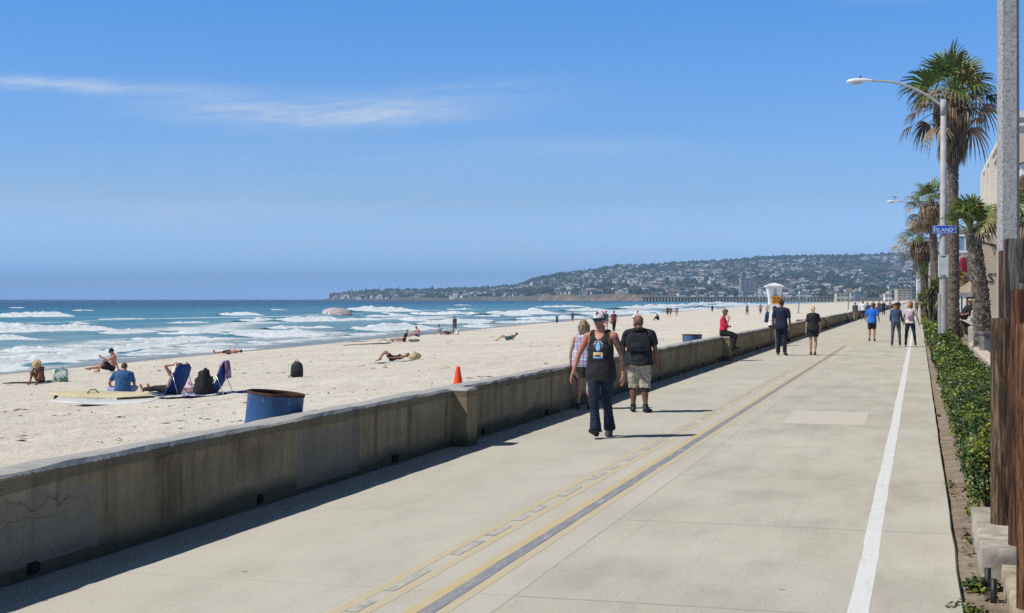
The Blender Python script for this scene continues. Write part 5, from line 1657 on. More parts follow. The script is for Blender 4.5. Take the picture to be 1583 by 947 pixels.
def terr(px, t):
    """surface of the headland: px = bearing column, t = 0 at the shore .. 1 on the ridge"""
    zc = np.interp(px, [p[0] for p in COAST], [p[1] for p in COAST]); zr = np.interp(px, [p[0] for p in RIDGE], [p[2] for p in RIDGE]); yr = np.interp(px, [p[0] for p in RIDGE], [p[1] for p in RIDGE])
    hr = EYE + (HORIZON - yr) / F * zr
    Z = zc + (zr - zc) * t
    cl = np.interp(px, [440, 500, 520, 700, 830, 870, 980, 1040, 1200, 2200], [0, 2, 8, 10, 11, 15, 14, 8, 5, 5])
    cl = np.minimum(cl * (1 + .6 * fbm(np.asarray(px) * .05, 3.3, 117, 4)), hr * .8)
    tc = np.clip(t, 0, 1)
    z = SEA_Z - 1 + cl * np.clip(t / .03, 0, 1) + (hr - cl + 1 - SEA_Z) * tc ** np.interp(px, [800, 900, 1100, 1420], [1.0, 1.25, 1.35, 1.45]) - np.maximum(t - 1, 0) * hr * 2.5
    X = (px - 791.5) / F * Z
    nz = fbm(X * .0022, Z * .0022, 111, 4)
    z = z + nz * np.clip(t * 4 - .1, 0, 1) * np.minimum(hr * .10, 16)
    return X * CT - Z * ST, X * ST + Z * CT, z


def headland():
    px = np.arange(440, 2100, 5.0); t = np.concatenate([[-.03, 0, .01, .02, .03, .04], np.linspace(.06, 1, 70), [1.05, 1.15, 1.3]])
    PX, TT = np.meshgrid(px, t)
    x, y, z = terr(PX, TT)
    cliff = np.clip((.036 - TT) * 80, 0, 1) * np.interp(PX, [540, 640, 660, 830, 860, 985, 1010], [.25, .5, .3, .4, .9, .9, .1]) * np.clip(.75 + 1.6 * fbm(PX * .035, TT * 30, 119, 3), 0, 1)
    m, nt, bs = nmat('headland_scrub')
    co = objco(nt); a = nt.nodes.new('ShaderNodeAttribute'); a.attribute_name = 'cliff'
    n = noisen(nt, co, .012, 6, .65); n2 = noisen(nt, co, .05, 4, .7)
    c = ramp(nt, n, [(.30, (.035, .042, .022)), (.5, (.095, .085, .050)), (.68, (.19, .15, .095))]).outputs[0]
    c = mixc(nt, .5, c, ramp(nt, n2, [(.3, (.6, .6, .6)), (.7, (1.3, 1.3, 1.3))]).outputs[0], 'MULTIPLY')
    c = mixc(nt, a.outputs['Fac'], c, ramp(nt, n2, [(.36, (.05, .05, .028)), (.46, (.20, .135, .08)), (.7, (.36, .27, .17))]).outputs[0])
    lk(nt, c, bs.inputs['Base Color']); bs.inputs['Roughness'].default_value = 1
    me = grid_mesh('hills', np.stack([x, y, z], -1).reshape(-1, 3), len(px), len(t), True, {'cliff': cliff})
    tag(link('hills', me, m), kind='structure')

    rr = random.Random(21)
    # --- house types (walls, roof, window bands)
    walls = [mat('white_stucco', (.70, .68, .64), .9, .06, .2, 0), mat('cream_stucco', (.58, .49, .38), .9, .06, .2, 0), mat('tan_stucco', (.40, .30, .21), .9, .06, .2, 0), mat('grey_siding', (.30, .31, .32), .9, .06, .2, 0), mat('pink_stucco', (.48, .32, .25), .9, .06, .2, 0)]
    roofs = [mat('pale_roof', (.50, .48, .45), .9, .1, .3, 0), mat('tile_roof', (.24, .15, .11), .9, .2, .3, 0), mat('brown_roof', (.13, .10, .085), .9, .2, .3, 0), mat('grey_roof', (.20, .20, .21), .9, .2, .3, 0)]
    glass = mat('far_window', (.05, .06, .075), .2, bmp=0)
    def house_geo(b, kind, w, d, h, wi, ri, gi, M=None):
        b.mi = wi; b.box((0, 0, h / 2 - 2), (w, d, h + 4), M=M)
        if kind == 0:      # hip roof
            b.mi = ri; e = 1.0; r = h + w * .16
            v = [(-w / 2 - e, -d / 2 - e, h), (w / 2 + e, -d / 2 - e, h), (w / 2 + e, d / 2 + e, h), (-w / 2 - e, d / 2 + e, h), (-w * .22, 0, r), (w * .22, 0, r)]
            b.add([tuple(M @ Vector(q)) for q in v] if M else v, [(0, 1, 5, 4), (2, 3, 4, 5), (1, 2, 5), (3, 0, 4), (3, 2, 1, 0)])
        elif kind == 1:    # flat slab with upper storey
            b.mi = ri; b.box((0, 0, h + .25), (w + 1.2, d + 1.2, .5), M=M)
            b.mi = wi; b.box((w * .15, d * .1, h + 1.9), (w * .55, d * .6, 3.2), M=M); b.mi = ri; b.box((w * .15, d * .1, h + 3.7), (w * .6, d * .66, .4), M=M)
        else:              # gable to the view
            b.mi = ri; e = .8; r = h + w * .22
            v = [(-w / 2 - e, -d / 2 - e, h), (w / 2 + e, -d / 2 - e, h), (w / 2 + e, d / 2 + e, h), (-w / 2 - e, d / 2 + e, h), (0, -d / 2 - e, r), (0, d / 2 + e, r)]
            b.add([tuple(M @ Vector(q)) for q in v] if M else v, [(0, 4, 5, 3), (1, 2, 5, 4), (0, 1, 4), (2, 3, 5), (3, 2, 1, 0)])
        b.mi = gi
        for k in range(2 if h > 4.5 else 1):
            zz = 1.8 + 3 * k
            for j in range(3):
                b.box((-w * .31 + w * .31 * j, -d / 2 - .05, zz), (w * .2, .12, 1.5), M=M)
    types = []
    specs = [(0, 17, 12, 5, 0, 0), (1, 22, 13, 5.5, 0, 0), (2, 13, 15, 6, 1, 1), (0, 20, 13, 6, 1, 1), (1, 18, 12, 6, 3, 3), (0, 15, 12, 5, 2, 2), (2, 15, 14, 6, 0, 2), (1, 28, 14, 7, 0, 0), (0, 24, 14, 7, 4, 1), (2, 17, 14, 7, 0, 3)]
    words = ['white walled pale roofed house', 'long white flat roofed house', 'cream gabled house with tiled roof', 'cream tile roofed house', 'grey flat roofed house', 'tan brown roofed house', 'white gabled house with brown roof', 'large white flat roofed block', 'pink tile roofed house', 'white gabled house with grey roof']
    for (k, w, d, h, wi, ri) in specs:
        b = MB(); house_geo(b, k, w, d, h, 0, 1, 2); me = b.mesh('house'); me.materials.append(walls[wi]); me.materials.append(roofs[ri]); me.materials.append(glass); types.append(me)
    stuff = MB(); count = 0; cand = []
    for i in range(3300):
        px = rr.uniform(516, 1445); t = rr.uniform(.03, .97)
        if rr.random() < .7: t = max(.03, round(t * 17) / 17 + .018 * float(fbm(np.array(px * .02), np.array(t * 3), 137, 2)) + rr.gauss(0, .006))
        bare = (815 < px < 905 and .30 < t < .93)
        if bare and rr.random() < .93: continue
        dens = np.interp(px, [516, 800, 900, 1000, 1420], [.95, .7, .7, .95, .8])
        if rr.random() > dens: continue
        if fbm(px * .02, t * 6, 133, 3) < -.18: continue
        x, y, z = (float(v) for v in terr(np.array(px), np.array(t)))
        k = rr.choices(range(10), [20, 17, 4, 3, 6, 5, 12, 11, 2, 10])[0]
        ang = math.atan2(-x, y) + rr.gauss(0, .45)
        cand.append((px, t, x, y, z, k, ang, rr.uniform(.55, 1.05)))
    cand.sort(key=lambda c: (c[2] ** 2 + c[3] ** 2) / (specs[c[5]][1] * c[7]) ** 2)
    for i, (px, t, x, y, z, k, ang, s) in enumerate(cand):
        if i < 290:
            zone = ('on the low point' if px < 660 else 'along the low cliff tops' if px < 830 else 'at the near end of the ridge' if px < 930 else 'on the hillside above the cliffs' if px < 1060 else 'on the hillside above the pier' if px < 1200 else 'on the hillside behind the lifeguard tower' if px < 1310 else 'on the hillside above the far boardwalk')
            lev = ' near its foot' if t < .22 else ' half way up' if t < .65 else ' near the top'
            if px < 830: lev = ''
            o = bpy.data.objects.new('house', types[k]); COL.objects.link(o)
            o.location = (x, y, z); o.rotation_euler.z = ang; o.scale = (s, s, s)
            tag(o, words[k] + ' ' + zone + lev, 'house', 'houses on the headland')
        else:
            M = Matrix.LocRotScale(Vector((x, y, z)), Matrix.Rotation(ang, 3, 'Z'), Vector((s, s, s)))
            sp = specs[k]; house_geo(stuff, sp[0], sp[1], sp[2], sp[3], sp[4], 5 + sp[5], 9, M)
    so = stuff.build('houses', walls + roofs + [glass]); tag(so, 'more distant houses scattered over the hillside', 'houses', 'houses on the headland', 'stuff')

    # --- trees of the headland: one far-off wooded mass
    ico = [(0, 0, 1)] + [(.894 * math.cos(a * PI / 2.5), .894 * math.sin(a * PI / 2.5), .447) for a in range(5)] + [(.894 * math.cos((a + .5) * PI / 2.5), .894 * math.sin((a + .5) * PI / 2.5), -.447) for a in range(5)] + [(0, 0, -1)]
    icf = [(0, 1 + i, 1 + (i + 1) % 5) for i in range(5)] + [(1 + i, 6 + i, 1 + (i + 1) % 5) for i in range(5)] + [(6 + i, 6 + (i + 1) % 5, 1 + (i + 1) % 5) for i in range(5)] + [(11, 6 + (i + 1) % 5, 6 + i) for i in range(5)]
    b = MB()
    for i in range(7500):
        ridge = i % 5 == 0
        px = rr.uniform(512, 1470); t = rr.uniform(.95, 1.01) if ridge else rr.uniform(.035, 1.0)
        if 815 < px < 905 and .30 < t < .93 and rr.random() < .8: continue
        if not ridge and fbm(px * .03, t * 9, 143, 3) < -.05 and rr.random() < .65: continue
        x, y, z = (float(v) for v in terr(np.array(px), np.array(t)))
        b.mi = rr.randrange(3)
        r = rr.uniform(2.6, 5.6) * (1.25 if ridge else 1); hh = r * rr.uniform(.8, 1.5)
        for k in range(2):
            ox, oy = rr.gauss(0, r * .6), rr.gauss(0, r * .6)
            b.add([(x + ox + v[0] * r * rr.uniform(.7, 1.2), y + oy + v[1] * r * rr.uniform(.7, 1.2), z + hh * .7 + v[2] * hh * rr.uniform(.75, 1.2)) for v in ico], icf)
    tag(b.build('trees', [mat('far_tree_dark', (.022, .034, .018), 1, .2, .1, 0), mat('far_tree_mid', (.040, .058, .028), 1, .2, .1, 0), mat('far_tree_olive', (.062, .068, .034), 1, .2, .1, 0)]), 'dark trees covering the headland between the houses', 'trees', None, 'stuff')
    # --- a few tall palms that stand out on the low point
    pm = mat('far_palm', (.03, .045, .022), 1, .2, .3, 0)
    def palm_mesh(h):
        b = MB(); b.tube([(0, 0, -2), (.3, 0, h * .5), (0, 0, h)], [.7, .5, .45], 6)
        for i in range(12):
            a = i * 2 * PI / 12 + .2 * (i % 3); e = (.9, .2, -.5)[i % 3]
            d = Vector((math.cos(a), math.sin(a), 0)); L = 3.6
            p1 = Vector((0, 0, h)); p2 = p1 + d * L * .6 + Vector((0, 0, L * .45 * e)); p3 = p1 + d * L + Vector((0, 0, L * (.5 * e - .35))); sd = Vector((-d.y, d.x, 0)) * .9
            b.add([p1, p2 - sd, p2 + sd, p3], [(0, 1, 2), (1, 3, 2)])
        return b.mesh('palm')
    pms = [palm_mesh(16), palm_mesh(20), palm_mesh(13)]
    for me in pms: me.materials.append(pm)
    for i, px in enumerate((538, 543, 549, 560, 566, 571, 577, 586, 597, 606, 618, 631, 640, 668, 774, 903, 1012, 1068, 1216)):
        x, y, z = (float(v) for v in terr(np.array(px + .0), np.array(.9 if px < 780 else .97)))
        o = bpy.data.objects.new('palm_tree', pms[i % 3]); COL.objects.link(o); o.location = (x, y, z)
        tag(o, 'tiny tall palm sticking up from the skyline ' + ('of the low point' if px < 780 else 'of the high ridge'), 'palm tree', 'palms on the skyline')


def far_town():
    """hotel slabs, beach-front blocks and the pier at the foot of the hill"""
    cw = mat('concrete_facade', (.33, .33, .33), .9, .08, .1, 0); dk = mat('balcony_shade', (.15, .16, .17), .6, bmp=0); wh = mat('white_facade', (.72, .71, .69), .9, .05, .1, 0); be = mat('beige_facade', (.50, .42, .31), .9, .06, .1, 0)
    gl = mat('hazed_window', (.15, .17, .19), .3, bmp=0)  # lightened glass: part of the distance haze is put into the colour
    def block(px, ytop, ybot, wpx, Z, wm, label, floors, group=None, name='apartment_block', roof=True, round_=False):
        s = Z / F; w = wpx * s; ztop = EYE + (HORIZON - ytop) * s; zb = -1.5
        p = at_depth(px, HORIZON, Z)
        r = empty(name, (p.x, p.y, zb), TH, label, 'building', group)
        h = ztop - zb
        b = MB()
        if round_: b.lathe([(w / 2, 0), (w / 2, h)], n=20)
        else: b.box((0, 0, h / 2), (w, w * .8, h))
        b.build('wall', wm, r)
        fh = h / floors
        for k in range(floors):
            n = max(2, int(w / (4.5 if floors < 4 else 6)))
            for j in range(n):
                a = -w / 2 + w * (j + .5) / n; b = MB()
                if round_: b.box((w * .48 * math.sin((j + .5 - n / 2) / n * 2.4), -w * .5 * math.cos((j + .5 - n / 2) / n * 2.4), fh * (k + .55)), (w / n * .5, .4, fh * .5))
                else: b.box((a, -w * .4 - .06, fh * (k + .52)), (w / n * .68, .2, fh * .42))
                b.build('window', gl if wm is not cw else dk, r)
        if roof:
            b = MB(); b.box((0, 0, h + .3), (w + 1, w * .8 + 1, .6)); b.build('roof', wh if wm is cw else be, r)
        return r
    r = block(1154, 430, 462, 20, 2420, cw, 'tall grey hotel slab with balconies near the pier', 11)
    b = MB(); b.box((4, 0, 41.5), (8, 7, 7)); b.build('roof_tower', cw, r)
    block(1166, 432, 462, 9, 2480, be, 'narrow tan block right against the tall grey hotel slab', 10)
    block(1421, 429, 462, 9, 1900, wh, 'slim round white tower at the end of the boardwalk', 8, round_=True)
    block(1396, 447, 466, 22, 1850, be, 'wide beige block at the end of the boardwalk', 5)
    block(1301, 453, 464, 19, 1750, mat('straw_facade', (.60, .55, .40), .9, .05, .1, 0), 'low straw coloured beach building with flat roof', 2)
    block(1325, 450, 464, 8, 1800, mat('slate_facade', (.14, .18, .25), .9, .05, .1, 0), 'small slate blue block beside the straw coloured building', 3)
    block(1372, 454, 466, 11, 1300, wh, 'small white beach building beside the wide beige block', 2)
    rr = random.Random(3)
    for i in range(34):
        px = rr.uniform(1010, 1410); Z = np.interp(px, [1010, 1200, 1420], [2640, 2230, 2050]) + rr.uniform(20, 260)
        wm = rr.choice([wh, wh, be, cw]); yt = rr.uniform(449, 458)
        col = {id(wh): 'white', id(be): 'beige', id(cw): 'grey'}[id(wm)]
        spot = 'left of the pier end' if px < 1060 else 'behind the pier' if px < 1190 else 'behind the lifeguard tower' if px < 1260 else 'above the far sand' if px < 1340 else 'above the far walkers'
        block(px, yt, 463, rr.uniform(6, 18), Z, wm, 'low %s beach front block %s' % (col, spot), 2, 'low blocks at the foot of the hill')
    # pier
    r = empty('pier', (0, 0, 0), 0, 'long wooden pier on piles running into the surf below the hill', 'pier')
    A = at_depth(994, HORIZON, 1985); B = at_depth(1290, HORIZON, 1905); A.z = B.z = 0
    d = (B - A); L = d.length; d.normalize(); n = Vector((-d.y, d.x, 0)); rz = math.atan2(d.y, d.x)
    pw = mat('pier_timber', (.13, .115, .10), .9, .2, .5, 0)
    c = (A + B) / 2
    b = MB(); b.box((c.x, c.y, 4.7), (L, 9, .9), rz); b.build('deck', pw, r)
    for i in range(58):
        p = A.lerp(B, (i + .3) / 58); b = MB()
        for s in (-3.4, 0, 3.4): b.tube([p + n * s + Vector((0, 0, -5)), p + n * s + Vector((0, 0, 4.4))], .42, 6)
        b.box((p.x, p.y, 3.9), (.5, 8, .5), rz); b.build('piling', pw, r)
    for sg in (-1, 1):
        b = MB(); q = c + n * 4.3 * sg; b.box((q.x, q.y, 6.0), (L, .15, .2), rz); b.box((q.x, q.y, 5.6), (L, .1, .12), rz); b.build('railing', mat('pier_rail', (.5, .5, .5), .9, bmp=0), r)
    for i in range(14):
        p = A.lerp(B, .22 + .05 * i) + n * (2.4 if i % 2 else -2.4); b = MB(); b.mi = 0
        b.box((p.x, p.y, 6.5), (7, 3.6, 2.8), rz); b.mi = 1; b.box((p.x, p.y, 8.1), (8, 4.4, .5), rz)
        b.build('cottage', [wh, mat('blue_grey_roof', (.16, .22, .30), .9, bmp=0)], r)
# ================================================================ promenade strip on the right
def text_mesh(name, body, size, m_, parent, loc, rot, depth=.004, align='CENTER'):
    cu = bpy.data.curves.new('t', 'FONT'); cu.body = body; cu.size = size; cu.align_x = align; cu.align_y = 'CENTER'; cu.extrude = depth
    o = bpy.data.objects.new('t', cu); COL.objects.link(o)
    me = bpy.data.meshes.new_from_object(o.evaluated_get(bpy.context.evaluated_depsgraph_get()))
    bpy.data.objects.remove(o); bpy.data.curves.remove(cu)
    me.materials.clear()
    q = link(name, me, m_, parent, loc); q.rotation_euler = rot
    return q


LEAF = [mat('hedge_leaf', (.082, .132, .014), .34, .35, 3, 0, spec=.45), mat('hedge_leaf_pale', (.175, .215, .028), .32, .3, 3, 0, spec=.45), mat('hedge_leaf_dark', (.032, .066, .012), .36, .3, 3, 0, spec=.4)]
TWIG = mat('hedge_twig', (.045, .038, .022), .9, .3, 8, .2)


def leaf(b, p, n, L, W, rr):
    """one folded leaf"""
    t = n.orthogonal().normalized(); t = (Matrix.Rotation(rr.uniform(0, 2 * PI), 3, n) @ t)
    s = n.cross(t); tip = p + t * L - n * (L * rr.uniform(.05, .35)); mid = p + t * L * .5 + n * L * .06
    b.add([p, mid + s * W, tip, mid - s * W, mid + n * (-.12 * W)], [(0, 4, 2, 1), (0, 3, 2, 4)])


def foliage_box(b, x0, x1, y0, y1, z0, z1, dens, L, rr, seed, layers=2, core=True):
    """clipped hedge: uneven skin of leaves in two depths over a dark twiggy core"""
    def bulge(y, a): return .06 * sn(y * .9, seed + a, 201, 3)
    area = (y1 - y0) * ((x1 - x0) + 2 * (z1 - z0)) + 2 * (x1 - x0) * (z1 - z0)
    n = int(area * dens)
    for i in range(n):
        y = rr.uniform(y0, y1); r = rr.random() * ((x1 - x0) + 2 * (z1 - z0) + (2 * (x1 - x0) * (z1 - z0) / (y1 - y0)))
        dep = abs(rr.gauss(0, .03)) + (.10 * rr.random() if rr.random() < .35 else 0)
        if r < (x1 - x0): x = x0 + r; z = z1 - dep; nrm = Vector((0, 0, 1))
        elif r < (x1 - x0) + (z1 - z0): z = z0 + (r - (x1 - x0)); x = x0 + dep; nrm = Vector((-1, 0, .3))
        elif r < (x1 - x0) + 2 * (z1 - z0): z = z0 + (r - (x1 - x0) - (z1 - z0)); x = x1 - dep; nrm = Vector((1, 0, .3))
        else:
            x = rr.uniform(x0, x1); z = rr.uniform(z0, z1); y = y0 + dep if rr.random() < .6 else y1 - dep; nrm = Vector((0, -1 if y < (y0 + y1) / 2 else 1, .3))
        # rounded shoulders
        fz = (z - z0) / (z1 - z0); edge = min(x - x0, x1 - x)
        if fz > .8 and edge < .12: z -= (.12 - edge) * .9
        x += bulge(y, 1) * (1 if x > (x0 + x1) / 2 else -1) + .05 * sn(y * 4, z * 4, 211, 2); z += bulge(y, 2) + .07 * sn(y * 2.3, x * 2.3, 213, 2)
        if fz < .22 and rr.random() < .6: continue
        clump = sn(y * 1.6, x * 1.6 + z * 2, 221, 2)
        b.mi = 4 if rr.random() < .025 else (1 if clump > .10 + rr.gauss(0, .2) else (2 if clump < -.14 + rr.gauss(0, .2) else 0))
        nn = (nrm + Vector((rr.gauss(0, .65), rr.gauss(0, .65), rr.gauss(.15, .5)))).normalized()
        s = rr.uniform(.55, 1.45)
        leaf(b, Vector((x, y, z)), nn, L * s, L * .34 * s, rr)
    if core:
        b.mi = 3; m = .11
        ys = np.arange(y0 + m, y1 - m + .01, max(.3, (y1 - y0) / 40)); rings = []
        for y in ys:
            w = .03 * sn(y * 2, 5, 231, 2); rings.append([(x0 + m + w, y, z0 + .06), (x1 - m, y, z0 + .06), (x1 - m - w, y, z1 - m - .06), (x1 - m - .15, y, z1 - m + w), (x0 + m + .15, y, z1 - m + w), (x0 + m + w, y, z1 - m - .08)])
        b.loft(rings)


def hedges():
    rr = random.Random(31)
    segs = [(13.9, 21.6, .48, 1.38, .74, 2100, .038, 'nearest glossy clipped hedge between the walk and the wooden posts'),
            (21.9, 31.5, .48, 1.38, .68, 1150, .046, 'second clipped hedge along the walk, with white blossoms on top'),
            (31.8, 44.0, .48, 1.36, .62, 560, .066, 'third clipped hedge along the walk beside the cream planter wall'),
            (44.5, 60.0, .45, 1.30, .64, 230, .11, 'clipped hedge growing round the foot of the near street lamp'),
            (60.5, 92.0, .42, 1.40, .85, 120, .15, 'taller rough hedge beyond the near street lamp'),
            (93.0, 170., .42, 1.40, 1.0, 40, .25, 'far hedge narrowing beside the skaters')]
    for i, (y0, y1, x0, x1, h, dens, L, lab) in enumerate(segs):
        r = empty('hedge', (0, 0, 0), 0, lab, 'hedge', 'hedges along the boardwalk')
        b = MB(); foliage_box(b, x0, x1, y0, y1, .0, h, dens, L, rr, i * 3.1)
        b.build('foliage', LEAF + [TWIG, mat('dry_leaf', (.22, .14, .06), .8, .3, 4, 0)], r)
        b = MB(); n = int((y1 - y0) * (6 if i < 2 else 2))
        for k in range(n):
            y = rr.uniform(y0 + .1, y1 - .1); x = rr.uniform(x0 + .15, x1 - .2)
            b.tube([(x, y, -.05), (x + rr.gauss(0, .05), y + rr.gauss(0, .05), h * .4), (x + rr.gauss(0, .12), y + rr.gauss(0, .12), h * .8)], [.014, .011, .006], 5)
        b.build('stem', TWIG, r)
        if i == 1:
            b = MB()
            for px, py in ((1466, 585), (1468, 592), (1491, 577), (1486, 589), (1502, 575), (1452, 601)):
                p = at(px, py, h + .03)
                for k in range(5):
                    a = k * 2 * PI / 5; d = Vector((math.cos(a), math.sin(a), .35)) * .035; e = Vector((-math.sin(a), math.cos(a), 0)) * .016
                    b.add([p, p + d * .6 + e, p + d, p + d * .6 - e], [(0, 1, 2, 3)])
            b.build('blossom', mat('white_blossom', (.82, .82, .80), .6, .05, 8, 0), r)


def tuft(name, p, r, n, label, seed, L=.07):
    rr = random.Random(seed); b = MB()
    for i in range(n):
        a = rr.uniform(0, 2 * PI); q = rr.random() ** .6 * r
        b.mi = rr.choice((0, 0, 1, 2))
        leaf(b, Vector((q * math.cos(a), q * math.sin(a), rr.uniform(.01, r * .8) * (1 - .5 * q / r))), Vector((rr.gauss(0, .6), rr.gauss(0, .6), 1)).normalized(), L * rr.uniform(.6, 1.3), L * .33, rr)
    for i in range(6):
        a = rr.uniform(0, 2 * PI); b.mi = 3; b.tube([(0, 0, -.02), (r * .4 * math.cos(a), r * .4 * math.sin(a), r * .4)], [.005, .003], 4)
    o = b.build(name, LEAF + [TWIG], None, False, p); tag(o, label, 'weed', 'weeds in the planting strip'); return o


# ---------------------------------------------------------------- palms
PALM_G = [mat('palm_green', (.105, .165, .030), .5, .3, 2, 0, spec=.4), mat('palm_yellow_green', (.21, .225, .055), .5, .3, 2, 0, spec=.4), mat('palm_dry', (.30, .215, .125), .8, .35, 2, 0), mat('palm_dead', (.135, .092, .058), .9, .4, 2, 0)]


def palm_bark():
    m, nt, bs = nmat('palm_bark')
    co = objco(nt)
    n = noisen(nt, objco(nt, (5, 5, 9)), 1.2, 6, .65); f = noisen(nt, objco(nt, (22, 22, 4)), 1.6, 4, .6)
    c = ramp(nt, n, [(.3, (.060, .045, .034)), (.5, (.135, .105, .080)), (.72, (.245, .205, .165))]).outputs[0]
    c = mixc(nt, .5, c, ramp(nt, f, [(.3, (.6, .6, .6)), (.6, (1.1, 1.1, 1.1))]).outputs[0], 'MULTIPLY')
    lk(nt, c, bs.inputs['Base Color']); bs.inputs['Roughness'].default_value = .95
    bump(nt, bs, n, .8, .05)
    return m


BARK = palm_bark()
BOOT = mat('palm_boot', (.30, .245, .19), .95, .35, 3, .3, 20, c2=(.12, .09, .068))  # pale boots, with the light caught on their edges put into the colour


def frond(b, top, az, el, Lp, Lb, rr, nb=18, droop=.5, spread=105, mi=0, tipmi=None):
    d = Vector((math.cos(az) * math.cos(el), math.sin(az) * math.cos(el), math.sin(el)))
    sag = Vector((0, 0, -Lp * (.10 + .12 * math.cos(el))))
    base = top + d * .05; mid = base + d * Lp * .5 + sag * .25; end = base + d * Lp + sag
    b.mi = 2 if mi > 1 else 1
    b.tube([base, mid, end], [.028, .020, .012], 5)
    ax = (end - mid).normalized()
    side = ax.cross(Vector((0, 0, 1)))
    side = side.normalized() if side.length > .05 else Vector((1, 0, 0))
    side = Matrix.Rotation(rr.gauss(0, .35), 3, ax) @ side
    nrm = side.cross(ax).normalized()
    for i in range(nb):
        a = R(-spread + 2 * spread * (i + .5) / nb + rr.gauss(0, 3))
        dv = (ax * math.cos(a) + side * math.sin(a)).normalized()
        L = Lb * (1 - .28 * (abs(a) / R(spread)) ** 1.5) * rr.uniform(.85, 1.08)
        fold = nrm * (L * .10 * math.cos(a))
        w = L * .030 + .009
        sv = nrm.cross(dv).normalized()
        q0 = end + dv * .02
        q1 = end + dv * L * .5 + fold - Vector((0, 0, L * droop * .10))
        q2 = end + dv * L * .80 + fold * .8 - Vector((0, 0, L * droop * .34))
        q3 = end + dv * L * .97 + fold * .3 - Vector((0, 0, L * droop * .72))
        b.mi = mi if rr.random() > .08 else min(3, mi + 1)
        b.add([q0 - sv * w * .35, q0 + sv * w * .35, q1 + sv * w + nrm * w * .3, q1, q1 - sv * w + nrm * w * .3], [(0, 1, 2, 3), (0, 3, 4)])
        b.add([q1 - sv * w + nrm * w * .3, q1, q1 + sv * w + nrm * w * .3, q2 + sv * w * .55, q2, q2 - sv * w * .55], [(0, 1, 4, 5), (1, 2, 3, 4)])
        if tipmi is not None: b.mi = tipmi
        b.add([q2 - sv * w * .55, q2 + sv * w * .55, q3], [(0, 1, 2)])


